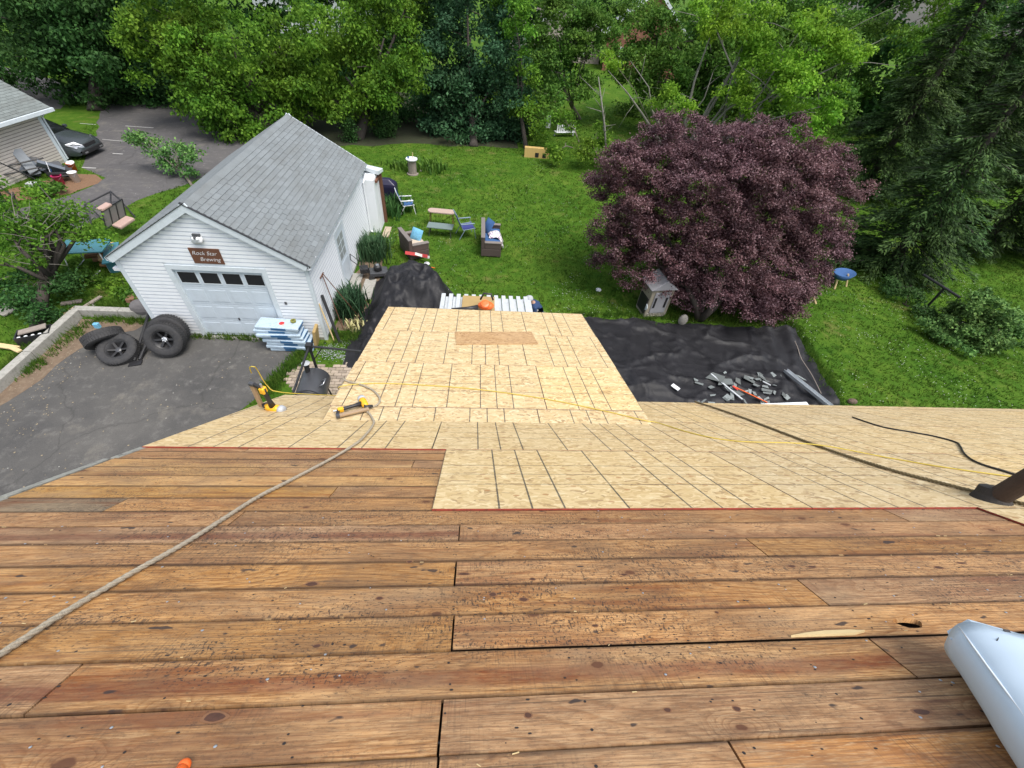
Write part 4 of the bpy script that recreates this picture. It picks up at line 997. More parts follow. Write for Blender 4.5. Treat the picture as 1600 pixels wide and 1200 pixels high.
can = empty('rubbish_bin', at(8, 335), 0, 'dark blue grey bin at the left edge behind the foliage', 'bin')
MB().lathe([(.25, 0), (.33, .95), (.35, .95)], 18).build('barrel', simple('slate_blue', (.05, .075, .10), .5), can, True); MB().lathe([(.36, .95), (.36, 1.0), (.1, 1.05), (.001, 1.05)], 18).build('lid', DGREY, can)

# ------------------------------------------------------------------ porch swing frame
sw = empty('porch_swing', (-14.75, 17.6, 0), 0, 'collapsed black patio swing frame with pink cushions on the grass edge', 'patio swing')
def L_(p): return Vector(p)-sw.location
TA, TB = atY(132, 320, 17.9), atY(173, 299, 18.9)
sp_ = MB
MB().tube([L_(TA), L_(TB)], .032, 8).build('top_bar', BLACKM, sw)
for T, bases in ((TA, [(144, 352), (163, 345)]), (TB, [(178, 338), (212, 340)])):
    for px in bases:
        g_ = at(*px); MB().tube([L_(T), L_(T.lerp(g_, .5))+Vector((0, 0, .12)), L_(g_)], .028, 8).build('leg', BLACKM, sw)
s0_, s1_ = at(166, 358, .35), at(197, 338, .5)
seat = MB(); up = Vector((.12, .12, .62)); bx_ = (s1_-s0_)
seat.bar(L_(s0_), L_(s1_), .03, .03); seat.bar(L_(s0_+up), L_(s1_+up), .03, .03)
for k in range(4): q = s0_+bx_*(k/3); seat.bar(L_(q), L_(q+up), .04, .03)
seat.build('back_frame', BLACKM, sw)
for k in range(3):
    q, q2 = s0_+bx_*(k/3+.03), s0_+bx_*((k+1)/3-.03); b = MB(); b.add([L_(q+up*.06), L_(q2+up*.06), L_(q2+up*.94), L_(q+up*.94)], [(0, 1, 2, 3)]); o = b.build('back_panel', simple('grey_mesh%d' % k, (.17, .165, .155), .9), sw); o.modifiers.new('s', 'SOLIDIFY').thickness = .02
PKC = simple('pink_cushion', (.42, .29, .25), .9, .15, 9)
nrm = bx_.normalized().cross(Vector((0, 0, 1)))
MB().bar(L_(s0_+up*1.04-nrm*.12), L_(s0_+bx_*.5+up*1.04-nrm*.12), .28, .09).build('cushion', PKC, sw, bevel=.03)
MB().bar(L_(s0_+bx_*.25+nrm*.25), L_(s1_+nrm*.25), .42, .12).build('cushion', PKC, sw, bevel=.04)
MB().tube([L_(TA*.85+TB*.15), L_(s0_+up)], .008, 5).build('hanger', BLACKM, sw); MB().tube([L_(TA*.12+TB*.88), L_(s1_+up)], .008, 5).build('hanger', BLACKM, sw)
# teal folding table, bench, yard bits
def table(name, c, rz, L, W, h, mt, leg_mt, label, cat='table', rnd=0., th=.035):
    e = empty(name, c, rz, label, cat)
    if rnd:
        poly = []
        for cx, cy, a0 in ((L/2-rnd, W/2-rnd, 0), (-L/2+rnd, W/2-rnd, 90), (-L/2+rnd, -W/2+rnd, 180), (L/2-rnd, -W/2+rnd, 270)):
            for k in range(5): a = R(a0+k*22.5); poly.append((cx+rnd*math.cos(a), cy+rnd*math.sin(a)))
        MB().prism(poly, h-th, h).build('table_top', mt, e, bevel=.006)
    else: MB().box((-L/2, -W/2, h-th), (L/2, W/2, h)).build('table_top', mt, e, bevel=.006)
    for sx in (-1, 1):
        for sy in (-1, 1): MB().tube([(sx*(L/2-.12), sy*(W/2-.10), h-th), (sx*(L/2-.07), sy*(W/2-.05), 0)], .016, 6).build('leg', leg_mt, e)
    return e
tt = at(133, 385, .72)
te = empty('teal_table', (tt.x, tt.y, 0), R(12), 'teal painted table with a fold down side under the leaning tree', 'table')
MB().box((-.70, -.45, .70), (.62, .5, .74)).build('table_top', TEAL, te, bevel=.005)
MB().bar((-.72, -.45, .72), (-.95, -.45, .30), .02, .02) 
b = MB(); b.add([(-.705, -.45, .72), (-.705, .5, .72), (-1.0, .48, .34), (-1.0, -.48, .34)], [(0, 1, 2, 3)]); o = b.build('side_leaf', TEAL, te); o.modifiers.new('s', 'SOLIDIFY').thickness = .03
for sx in (-.5, .5):
    b = MB(); b.tube([(sx, -.4, .7), (sx*1.1, -.55, .02), (sx*1.1, .45, .02), (sx, .4, .7)], .018, 6); b.build('leg', GALV, te)
be = empty('teal_bench', at(173, 412, 0), R(80), 'narrow teal bench between the teal table and the garage', 'bench')
ba_, bb_ = at(171, 413, .44), at(175, 378, .44); be.location = ((ba_.x+bb_.x)/2, (ba_.y+bb_.y)/2, 0); be.rotation_euler.z = math.atan2(bb_.y-ba_.y, bb_.x-ba_.x)
for k in range(2): MB().box((-.72, -.20+k*.21, .42), (.72, -.005+k*.21, .455)).build('slat', TEAL, be)
for sx in (-.55, .55): MB().box((sx-.03, -.17, 0), (sx+.03, .17, .419)).build('leg', TEAL, be)
hoop = MB(); pc = at(137, 425)
hoop.tube([at(112, 425, .03), at(120, 432, .03), at(135, 432, .03), at(150, 429, .03), at(156, 423, .03)], .02, 6); o = hoop.build('white_pipe', WHITEP); tag(o, 'bent pale pipe on the grass under the teal table', 'pipe')
b = MB(); a0_, a1_ = at(128, 440, .03), at(147, 439, .03); b.bar(a0_, a1_, .12, .04); o = b.build('lumber_offcut', PALEW); tag(o, 'short pale offcut lying alone on the grass below the teal table', 'board')
# cut firewood by the bench
wp = at(160, 408); fw = empty('firewood_pile', wp, 0, 'small pile of split orange firewood between the teal table and bench', 'firewood')
for k in range(12):
    q = Vector((rg.uniform(-.3, .6), rg.uniform(-.5, .6), .08+.12*(k % 3))); a = rg.uniform(-.6, .6); MB().tube([q-Vector((math.cos(a)*.2, math.sin(a)*.2, 0)), q+Vector((math.cos(a)*.2, math.sin(a)*.2, 0))], rg.uniform(.05, .09), 7).build('log', simple('split_wood%d' % (k % 3), [(.38, .20, .08), (.22, .12, .06), (.45, .30, .14)][k % 3], .85, .3, 9), fw)
# old planks
for i, (a, b_, wd, mt, lab) in enumerate([((95, 475), (128, 470), .16, OLDW, 'upper grey weathered plank on the pile by the kerb'), ((112, 492), (158, 463), .12, OLDW, 'long pinkish grey plank crossing the pile by the kerb'), ((100, 494), (122, 480), .22, PALEW, 'yellow plank end under the grey planks by the kerb'),
        ((115, 492), (150, 478), .30, CONC, 'broken grey slab beside the old planks'), ((-12, 538), (28, 544), .15, PALEW, 'pale yellow timber lying in the grass at the left edge'), ((18, 543), (31, 549), .12, PALEW, 'short pale timber end beside the yellow timber at the left edge'), ((-5, 480), (18, 488), .4, STONE, 'pale stack of slabs at the left edge behind the tree')]):
    A, B = at(*a, .05+.05*(i % 3)), at(*b_, .05+.06*(i % 3)); o = MB().bar(A, B, wd, .045).build('old_plank' if mt in (OLDW, PALEW) else 'slab', mt, bevel=.006); tag(o, lab, 'plank' if mt in (OLDW, PALEW) else 'slab')
cr_ = empty('crate', at(62, 530), R(25), 'black plastic crate with white cans below the leaning tree', 'crate')
b = MB(); b.box((-.38, -.22, 0), (.38, .22, .03))
for sy in (-.22, .19): b.box((-.38, sy, .031), (.38, sy+.03, .28))
for sx in (-.38, .35): b.box((sx, -.189, .031), (sx+.03, .189, .28))
b.build('box', BLACKP, cr_); MB().bar((-.3, .02, .30), (.3, .10, .33), .22, .03).build('board', OLDW, cr_)
for k in range(5): MB().lathe([(.04, .03), (.04, .25), (.02, .26)], 10, Matrix.Translation((-.3+.15*k, -.12, 0))).build('can', WHITEP, cr_)
o = MB().box((-.07, -.05, 0), (.07, .05, .16)).build('paper_cup', SKYBL, bevel=.01); o.location = at(154, 512); tag(o, 'small pale blue carton at the kerb corner', 'carton')
tr_ = MB().prism([(0, 0), (.28, .05), (.35, .25), (.2, .4), (-.05, .3)], 0, .35).build('tree_stump', simple('rusty_bark', (.22, .12, .07), .9, .4, 8)); tr_.location = at(205, 483); tag(tr_, 'reddish broken stump in the weeds left of the garage', 'stump')

# ------------------------------------------------------------------ tyres and dolly
def tyre(name, M, label, rim=True, white=False, Rr=.47, Wd=.29):
    e = empty(name, (0, 0, 0), 0, label, 'tyre', 'loose tyres beside the garage'); e.matrix_world = M
    w2 = Wd/2; prof = [(.26, -w2*.8), (.30, -w2), (Rr-.07, -w2*1.04), (Rr-.02, -w2*.9), (Rr, -w2*.7), (Rr, w2*.7), (Rr-.02, w2*.9), (Rr-.07, w2*1.04), (.30, w2), (.26, w2*.8)]
    MB().lathe(prof, 48, None, 0, True).build('tread_casing', RUBBER, e, True)
    lug = MB()
    for k in range(44):
        a = 2*math.pi*k/44
        for s_, z_ in ((-1, -w2*.45), (1, w2*.45)):
            Ml = Matrix.Rotation(a+s_*.035, 4, 'Z')@Matrix.Translation((Rr-.004, 0, z_)); lug.box((0, -.020, -w2*.40), (.014, .020, w2*.40), Ml)
    tag(lug.build('tread_lug', RUBBER, e), kind='stuff')
    if rim:
        r_ = MB().lathe([(.262, -w2*.8), (.262, w2*.8), (.25, w2*.8), (.24, -.02), (.10, -.05), (.10, -.065), (.24, -.05), (.25, -w2*.8)], 32, None, 0, True).build('rim', BLACKP, e, True)
        for k in range(6): MB().bar((.05*math.cos(k*R(60)), .05*math.sin(k*R(60)), .02), (.245*math.cos(k*R(60)), .245*math.sin(k*R(60)), .05), .055, .02).build('spoke', BLACKP, r_)
        MB().lathe([(.001, .045), (.035, .045), (.075, .03), (.075, -.03)], 16).build('hub_cap', SILVER if white else DGREY, r_)
        if white:
            for k in range(5): MB().lathe([(.001, .055), (.012, .055), (.012, .03)], 8, Matrix.Translation((.05*math.cos(k*R(72)), .05*math.sin(k*R(72)), 0))).build('wheel_nut', WHITEP, r_)
    return e
def TM(px, z, nrm_, spin=0):
    p = at(px[0], px[1], z); n = Vector(nrm_).normalized(); return Matrix.Translation(p)@n.to_track_quat('Z', 'Y').to_matrix().to_4x4()@Matrix.Rotation(spin, 4, 'Z')
tyre('tyre', TM((258, 530), .47, (.12, -.90, .42)), 'upright truck tyre with a silver hub leaning on the garage corner', True, True)
tyre('tyre', TM((264, 518), .47, (.15, -.92, .34)), 'black tyre mostly hidden behind the upright silver hub tyre')
tyre('tyre', TM((186, 547), .20, (.10, -.42, .9)), 'tyre lying nearly flat with its spoked rim showing')
tyre('tyre', TM((162, 528), .36, (-.50, .55, .66)), 'tyre tilted over the flat tyre with its tread toward the house')
dl = empty('hand_truck', at(215, 565), 0, 'black hand truck leaning between the tyres and the garage corner', 'hand truck')
d0, d1 = at(214, 563, .04), atY(243, 485, 10.9)
pv = (d1-d0); sd2 = Vector((.9, .25, .1)).normalized()*.16
for s_ in (-1, 1): MB().tube([d0+sd2*s_*.4-dl.location, d1+sd2*s_-dl.location], .042, 8).build('rail', BLACKM, dl)
for k in range(5): q = d0+pv*(.15+.2*k); MB().tube([q-sd2*.8-dl.location, q+sd2*.8-dl.location], .02, 6).build('cross_bar', BLACKM, dl)
MB().bar(d0-sd2-dl.location+Vector((0, -.1, -.02)), d0+sd2-dl.location+Vector((0, -.1, -.02)), .20, .015).build('toe_plate', BLACKM, dl)
jk = empty('wrapped_bundle', at(222, 503), 0, 'grey weathered bundle wedged behind the hand truck', 'bundle')
jkm = MB().sphere((0, .35, .28), .34, 8, sc_=(1.1, .7, .8)).build('cover', simple('faded_canvas', (.16, .15, .15), .9, .4, 6, bump=.6), jk)
# shingle bundles
WRAP = simple('wrapper_white', (.44, .54, .63), .3, .15, 9, dirt=(.20, .30, .42), dirt_amt=.6)
BL = simple('blue_wrapper', (.03, .12, .27), .4, .3, 12)
bp = at(428, 515, .72); base_c = Vector((-5.42, 9.95, 0)); rg = random.Random(12)
for k in range(8):
    e = empty('shingle_bundle', (base_c.x+(.05 if k < 5 else -.02)+rg.uniform(-.05, .05)+(.0 if k < 4 else -.0)-.028*k, base_c.y+rg.uniform(-.05, .06)+.0*k, .02+k*.105), R(rg.uniform(-4, 3)), '', 'shingle bundle', 'stacked shingle bundles by the garage door')
    e['label'] = ['lowest', 'second', 'third', 'fourth', 'fifth', 'sixth', 'seventh', 'topmost'][k]+(' wrapped shingle bundle of the blue and white stack' if k < 7 else ' wrapped shingle bundle with a red mark on the blue and white stack')
    MB().box((-.60, -.23, 0), (.60, .23, .098)).build('wrapper', WRAP, e, bevel=.022)
    MB().box((-.14+rg.uniform(-.06, .06), -.2335, .018), (.26, -.23, .085)).build('blue_print', BL, e)
    MB().box((.601, -.17, .02), (.604, .17, .08)).build('end_label', BL, e)
    if k == 7:
        MB().lathe([(.001, .002), (.075, .001)], 18, Matrix.Translation((.08, .0, .0985))).build('red_mark', REDP, e); MB().lathe([(.001, .002), (.04, .001)], 12, Matrix.Translation((.15, -.07, .0985))).build('pale_mark', CREAM, e)
o = MB().box((-.03, -.20, 0), (.05, .25, .62)).build('cardboard_sheet', PLY); o.location = (-4.78, 10.12, 0); o.rotation_euler = (0, R(8), R(4)); tag(o, 'brown cardboard sheet standing behind the shingle bundles', 'cardboard')
tp = empty('tape_roll', base_c+Vector((.22, .12, .872)), 0, 'yellow and black tape roll on top of the shingle stack', 'tape')
MB().lathe([(.045, 0), (.075, 0), (.075, .05), (.045, .05)], 16, None, 0, True).build('tape', simple('olive_tape', (.22, .22, .04), .5), tp)

# ------------------------------------------------------------------ smoker grill, pergola frame, paving
pv_ = empty('paver_path', (0, 0, 0), 0, 'curved path of small tan pavers beside the driveway', 'path'); k = 0
ctr = at(470, 585)
PAV = [simple('paver%d' % i, c, .9, .3, 9) for i, c in enumerate([(.33, .27, .20), (.27, .22, .17), (.38, .31, .24)])]
bmp = {}
poly_p = [(v.x, v.y) for v in (at(452, 608), at(444, 600), at(450, 585), at(465, 572), at(480, 566), at(520, 575), at(560, 560), at(575, 585), at(540, 640), at(500, 640))]
yy = 6.8; rr_ = 0
while yy < 10.2:
    xx = -6+(rr_ % 2)*.11
    while xx < -2.6:
        if inpoly(np.array([[xx+.1, yy+.06]]), poly_p)[0]:
            o = bpy.data.objects.new('paver', None) if False else None
            key = rg.randrange(3)
            if key not in bmp: bmp[key] = MB().box((.006, .006, -.03), (.206, .106, .03)).v and MB().box((.006, .006, -.03), (.206, .106, .035))
            me_o = bmp[key]
            if isinstance(me_o, MB):
                oo = me_o.build('paver', PAV[key], pv_); bmp[key] = oo.data
            else: oo = link('paver', me_o, pv_)
            oo.location = (xx, yy, rg.uniform(-.006, .004)); oo.rotation_euler.z = rg.uniform(-.05, .05)
        xx += .215
    yy += .115; rr_ += 1
sm_ = empty('smoker_grill', (-4.15, 7.75, 0), R(3), 'dark grey barrel smoker grill with a chimney behind the low roof edge', 'grill')
p_far = at(498, 572, 1.05); sm_.location = (p_far.x-.02, p_far.y-.75, 0)
Mbr = Matrix.Rotation(R(-90), 4, 'X')
MB().lathe([(.001, -.72), (.31, -.72), (.34, -.70), (.34, .55), (.31, .57), (.001, .57)], 30, Matrix.Translation((0, 0, .85))@Mbr).build('barrel', DGREY, sm_, True)
MB().lathe([(.345, -.30), (.36, -.30), (.36, -.24), (.345, -.24)], 30, Matrix.Translation((0, 0, .85))@Mbr, 0, True).build('band', BLACKM, sm_, True)
MB().tube([(-.1, .42, 1.1), (-.1, .46, 1.38)], .06, 12).build('chimney', BLACKM, sm_); MB().lathe([(.001, .05), (.05, .04), (.10, 0), (.09, 0)], 16, Matrix.Translation((-.1, .46, 1.42))).build('chimney_cap', GALV, sm_)
b = MB(); b.tube([(.24, -.02, 1.10), (.36, -.04, 1.2), (.38, .14, 1.2), (.26, .16, 1.10)], .016, 8); b.build('handle', SILVER, sm_, True)
MB().lathe([(.001, .02), (.035, .02), (.035, 0)], 12, Matrix.Translation((.30, -.28, 1.03))@Matrix.Rotation(R(60), 4, 'Y')).build('thermometer', SILVER, sm_)
MB().box((.10, -.55, .98), (.55, -.38, 1.0)).build('front_shelf', simple('red_shelf', (.75, .06, .02), .4), sm_, bevel=.005)
MB().box((-.05, -1.2, .62), (.62, -.5, .66)).build('side_shelf', BLACKM, sm_, bevel=.005)
for sx in (-.25, .25):
    for sy in (-.55, .4): MB().tube([(sx, sy, .6), (sx*1.3, sy, .08)], .02, 8).build('leg', BLACKM, sm_)
    MB().lathe([(.02, -.02), (.12, -.02), (.12, .02), (.02, .02)], 18, Matrix.Translation((sx*1.35, -.55, .12))@Matrix.Rotation(R(90), 4, 'Y')).build('wheel', RUBBER, sm_)
pg = empty('pergola_frame', at(500, 573), 0, 'black metal canopy frame corner rising beside the smoker', 'canopy frame')
ct = at(483, 541, 1.75)
for q, nm in ((at(565, 549, 1.75), 'rail'), (at(458, 614, 1.75), 'rail')): MB().tube([ct-pg.location, q-pg.location], .028, 8).build(nm, BLACKM, pg)
MB().tube([ct-pg.location, Vector((ct.x, ct.y, 0))-pg.location], .035, 8).build('post', BLACKM, pg); MB().box((ct.x-.07, ct.y-.07, 1.68), (ct.x+.07, ct.y+.07, 1.82), Matrix.Translation(-pg.location)).build('corner_joint', BLACKP, pg)
MB().tube([Vector((ct.x, ct.y, 1.3))-pg.location, ct.lerp(at(565, 549, 1.75), .25)-pg.location], .015, 6).build('brace', BLACKM, pg)
for i, (px, n) in enumerate([((512, 552), 130), ((538, 557), 120), ((555, 535), 60), ((520, 543), 60)]):      # grey stone chippings
    c_ = at(*px); b = MB()
    for k in range(n):
        q = c_+Vector((rg.gauss(0, .20), rg.gauss(0, .14), .02)); r_ = rg.uniform(.010, .024); b.sphere(q, r_, 2, sc_=(1, .8, .6))
    tag(b.build('gravel', simple('pale_gravel%d' % i, (.30, .32, .33), .8, .3, 30)), kind='stuff')

# ------------------------------------------------------------------ back yard furniture
sp = empty('cable_spool', at(645, 272), 0, 'wooden cable spool standing on end as a table with a white top', 'spool')
MB().lathe([(.30, 0), (.30, .05)], 26).build('bottom_disc', OLDW, sp); MB().lathe([(.001, .78), (.30, .78), (.30, .73), (.001, .73)], 26).build('top_disc', WHITE, sp)
for k in range(14):
    a = 2*math.pi*k/14; MB().box((-.012, -.045, .0505), (.012, .045, .729), Matrix.Rotation(a, 4, 'Z')@Matrix.Translation((.20, 0, 0))).build('stave', OLDW, sp)
o = MB().tube([(0, 0, 0), (.03, .0, .28)], .018, 7).build('wooden_stake', PALEW); o.location = sp.location+Vector((.05, 0, .785)); tag(o, 'short upright stake on top of the cable spool', 'stake')
o = MB().lathe([(.03, 0), (.05, .09), (.045, .09), (.001, .02)], 12).build('cup', BLUE); o.location = sp.location+Vector((-.16, -.05, .785)); tag(o, 'small dark cup on the left of the spool top', 'cup')
rg = random.Random(4)
rocks = MB()
for k in range(26): rocks.sphere(at(664, 264)+Vector((rg.gauss(0, .28), rg.gauss(0, .2), .03)), rg.uniform(.04, .09), 3, sc_=(1, .8, .6))
tag(rocks.build('rock', STONE), kind='stuff')

def sofa(name, c, rz, W, label, seatm):
    # seat faces +Y in local coordinates
    e = empty(name, c, rz, label, 'sofa'); D, h, ah = .80, .36, .60
    MB().box((-W/2, -D/2, .04), (W/2, D/2, h)).build('base', WICKER, e, bevel=.02)
    for sx in (-1, 1):
        MB().box((sx*(W/2-.07)-.07, -D/2+.141, h+.001), (sx*(W/2-.07)+.07, D/2, ah)).build('arm', WICKER, e, bevel=.02)
        MB().box((sx*(W/2-.07)-.085, -D/2+.141, ah+.001), (sx*(W/2-.07)+.085, D/2+.015, ah+.03)).build('arm_cap', simple('wicker_cap%s%d' % (name, sx), (.19, .165, .15), .7, .2, 20), e)
    MB().box((-W/2, -D/2, h+.001), (W/2, -D/2+.14, .82)).build('backrest', WICKER, e, bevel=.02)
    MB().box((-W/2-.01, -D/2-.01, .821), (W/2+.01, -D/2+.15, .85)).build('back_cap', simple('wicker_top'+name, (.17, .15, .14), .7, .2, 20), e)
    MB().box((-W/2+.15, -D/2+.15, h+.002), (W/2-.15, D/2-.02, h+.12)).build('seat_cushion', seatm, e, bevel=.04)
    for sx in (-1, 1):
        for sy in (-1, 1): MB().box((sx*(W/2-.05)-.03, sy*(D/2-.05)-.03, 0), (sx*(W/2-.05)+.03, sy*(D/2-.05)+.03, .04)).build('foot', BLACKP, e)
    return e
def pillow(c, rot, s_, mt, label):
    e = MB(); n = 7; vs = []
    for i in range(n):
        for j in range(n):
            u, v = i/(n-1)*2-1, j/(n-1)*2-1; t_ = .07*(1-u**4)*(1-v**4); vs.append((u*s_/2, v*s_/2, t_))
    vs += [(x, y, -z) for x, y, z in vs]; m_ = n*n
    fs = [(i*n+j, (i+1)*n+j, (i+1)*n+j+1, i*n+j+1) for i in range(n-1) for j in range(n-1)]; fs += [tuple(q+m_ for q in f)[::-1] for f in fs]
    e.add(vs, fs); o = e.build('pillow', mt, smooth=True); o.location = c; o.rotation_euler = rot; tag(o, label, 'pillow'); return o
pL = at(651, 403); s1 = sofa('wicker_loveseat', (pL.x-.12, pL.y+.42, 0), R(-62), 1.15, 'brown wicker armchair with cream seat nearest the garage', CREAM)
pillow(s1.location+Vector((.10, .22, .66)), (R(62), R(8), R(-25)), .46, SKYBL, 'pale blue patterned pillow on the brown wicker armchair')
pR = at(766, 402); s2 = sofa('wicker_sofa', (pR.x+.02, pR.y+.86, 0), R(-90), 1.75, 'brown wicker sofa with blue cushions on the open lawn', BLUE)
pillow(s2.location+Vector((-.12, .42, .72)), (R(55), 0, R(-60)), .55, BLUE, 'dark blue pillow slumped against the sofa back')
b = MB(); n = 9; vs = []
for i in range(n):
    for j in range(n):
        u, v = i/(n-1), j/(n-1); zz = .55-.04*math.sin(u*9)*math.cos(v*7)-(.42*max(0, u-.72)/.28 if u > .72 else 0); vs.append((-.10+.62*u+.03*math.sin(v*8), -.28+.62*v+.05*math.sin(u*6), zz))
b.add(vs, [(i*n+j, (i+1)*n+j, (i+1)*n+j+1, i*n+j+1) for i in range(n-1) for j in range(n-1)])
TH = NT('patterned_throw'); TH.base(TH.ramp(TH.noise(TH.pos(), 11, 3, .6), [(.42, (.20, .12, .22)), (.5, (.75, .72, .74)), (.7, (.80, .76, .76))]), .9)
o = b.build('throw_blanket', MATS['patterned_throw'], smooth=True); o.location = s2.location+Vector((0, 0, 0)); o.modifiers.new('s', 'SOLIDIFY').thickness = .015; tag(o, 'white and purple blanket thrown over the blue sofa cushions', 'blanket')
pb = at(690, 352); table('oval_table', (pb.x+.02, pb.y+.0, 0), R(-5), 1.18, .42, .66, simple('speckled_top', (.40, .30, .25), .7, .5, 30), BROWNW, 'pinkish beige oval topped side table on the lawn', 'table', .19, .05)
pg_ = at(689, 370); table('coffee_table', (pg_.x-.02, pg_.y+.16, 0), R(-6), 1.08, .5, .42, simple('grey_green_top', (.15, .20, .19), .55, .1, 5), DGREY, 'low rectangular grey green coffee table before the oval table')
def lawn_chair(name, c, rz, fabric, frame, label, k=1.):
    e = empty(name, c, rz, label, 'chair'); e.scale = (k, k, k)      # faces +Y
    b = MB(); b.add([(-.25, -.22, .38), (.25, -.22, .38), (.25, .26, .42), (-.25, .26, .42)], [(0, 1, 2, 3)]); o = b.build('seat', fabric, e); o.modifiers.new('s', 'SOLIDIFY').thickness = .012
    b = MB(); b.add([(-.25, -.23, .40), (.25, -.23, .40), (.24, -.45, .98), (-.24, -.45, .98)], [(0, 1, 2, 3)]); o = b.build('backrest', fabric, e); o.modifiers.new('s', 'SOLIDIFY').thickness = .012
    for s_ in (-1, 1):
        x = s_*.275
        MB().tube([(x, .28, .42), (x, -.22, .38), (x*.97, -.47, 1.0)], .014, 7).build('side_frame', frame, e)
        MB().tube([(x, .30, .0), (x, .22, .42), (x, .2, .60), (x, -.30, .60)], .014, 7).build('leg', frame, e); MB().tube([(x, -.38, 0), (x, -.15, .38)], .014, 7).build('leg', frame, e)
        MB().box((x-.03, -.30, .605), (x+.03, .24, .625)).build('armrest', frame, e, bevel=.006)
    MB().tube([(-.26, -.47, 1.0), (.26, -.47, 1.0)], .014, 7).build('top_rail', frame, e)
    return e
lawn_chair('lawn_chair', at(729, 371)+Vector((0, .15, 0)), R(-72), NAVY, simple('steel_blue_frame', (.20, .27, .33), .5), 'navy blue high backed lawn chair beside the coffee table', 1.08)
lawn_chair('folding_chair', at(637, 334)+Vector((0, .2, 0)), R(-75), BLUE, WHITEP, 'white framed blue folding chair by the bushes at the garage back', 1.0)
gl_ = empty('covered_grill', at(606, 318), 0, 'gas grill under a dark blue cover beyond the brown timber frame', 'grill')
b = MB(); pr = [(.50, .0, .28), (.50, .85, .28), (.46, .95, .26), (.20, 1.15, .12)]
b.add([(sx*w_, sy*d, z_) for (w_, z_, d) in pr for sx, sy in ((-1, -1), (1, -1), (1, 1), (-1, 1))], [(4*i+k, 4*i+(k+1) % 4, 4*i+4+(k+1) % 4, 4*i+4+k) for i in range(3) for k in range(4)]+[(12, 13, 14, 15)])
b.build('cover', simple('indigo_cover', (.018, .016, .045), .35, .2, 6), gl_, bevel=.04); MB().box((-.45, -.25, 0), (.45, .25, .12)).build('base', BLACKM, gl_)
o = MB().lathe([(.001, .03), (.10, .03), (.115, .0)], 20).build('frisbee', WHITEP); o.location = at(667, 412); tag(o, 'white disc on the grass beside the orange stick', 'disc')
o = MB().lathe([(.001, .03), (.10, .03), (.115, .0)], 20).build('frisbee', WHITEP); o.location = at(935, 453); tag(o, 'white disc alone on the lawn left of the purple tree', 'disc')
o = MB().tube([at(648, 411, .15), at(680, 419, .03)], .014, 6).build('orange_stick', ORANGE); tag(o, 'thin orange stick on the grass by the black heap', 'stick')
b = MB(); b.prism([(0, 0), (.5, .1), (.85, -.15), (.5, .35), (.1, .3)], 0, .12)
rb = at(634, 411, .0); o = b.build('striped_bag', simple('red_cloth', (.50, .05, .05), .7)); o.location = (rb.x, rb.y+.05, .35); o.rotation_euler = (R(-30), R(8), 0); tag(o, 'red cloth bag behind the top of the black tarp heap', 'bag')
b = MB(); b.prism([(0, 0), (.35, .1), (.55, -.1), (.4, .25)], 0, .10); o = b.build('white_bag', simple('white_teal', (.60, .62, .58), .6, .4, 8)); o.location = (rb.x+.38, rb.y-.02, .38); o.rotation_euler = (R(-35), R(15), 0); tag(o, 'white and teal plastic bag beside the red bag on the heap', 'bag')
# push mower
mw = empty('lawn_mower', at(592, 431), R(15), 'black push mower between the iris bushes and the black heap', 'lawn mower')
MB().prism([(-.30, -.22), (.22, -.25), (.34, -.12), (.34, .14), (.22, .25), (-.30, .22)], .10, .24).build('deck', DGREY, mw, bevel=.02); MB().lathe([(.001, .44), (.11, .44), (.14, .38), (.14, .241)], 18).build('engine', BLACKP, mw, True); MB().box((-.05, -.06, .441), (.06, .06, .47)).build('engine_cap', SILVER, mw, bevel=.01)
for sx in (-.26, .26):
    for sy in (-.28, .28): MB().lathe([(.02, -.025), (.10, -.025), (.10, .025), (.02, .025)], 18, Matrix.Translation((sx, sy, .10))@Matrix.Rotation(R(90), 4, 'X')).build('wheel', RUBBER, mw)
for sy in (-.2, .2): MB().tube([(-.28, sy, .2), (-.85, sy, .85)], .012, 6).build('handle_bar', BLACKM, mw)
MB().tube([(-.85, -.2, .85), (-.85, .2, .85)], .014, 6).build('grip', BLACKP, mw); MB().box((-.62, -.16, .22), (-.32, .16, .42)).build('grass_bag', BLACKP, mw, bevel=.04)
st = empty('stepping_slabs', (0, 0, 0), 0, 'pale concrete slabs laid beside the garage side door', 'slabs')
MB().box((-4.02, 12.5, -.02), (-3.62, 13.75, .05)).build('slab', CONC, st, bevel=.01); MB().box((-3.98, 17.0, -.02), (-3.7, 17.9, .05)).build('slab', simple('warm_slab', (.40, .33, .24), .9, .2, 8), st, bevel=.01)

# ------------------------------------------------------------------ tarps
from mathutils import noise as mn
def fbm(x, y, z=0., o=4):
    return mn.fractal(Vector((x, y, z)), 1.0, 2.0, o)
pk = at(628, 418, 1.12)
nx_, ny_ = 110, 130; x0, x1, y0, y1 = -4.2, .1, 8.6, 15.6; vs = []; keep = {}
outl = [(-3.8, 9.0), (-3.95, 11.0), (-3.6, 12.3), (-3.65, 13.6), (-3.15, 14.5), (-2.5, 14.9), (-1.9, 14.6), (-1.2, 13.8), (-.75, 13.0), (-.35, 12.2), (-.2, 10.5), (-.2, 9.0)]
def pdist(x, y, poly):
    d = 1e9
    for i in range(len(poly)):
        a, b_ = poly[i], poly[(i+1) % len(poly)]; ex, ey_ = b_[0]-a[0], b_[1]-a[1]; t_ = max(0, min(1, ((x-a[0])*ex+(y-a[1])*ey_)/(ex*ex+ey_*ey_))); d = min(d, math.hypot(x-a[0]-ex*t_, y-a[1]-ey_*t_))
    return d
P2 = []
for i in range(nx_):
    for j in range(ny_):
        x, y = x0+(x1-x0)*i/(nx_-1), y0+(y1-y0)*j/(ny_-1); P2.append((x, y))
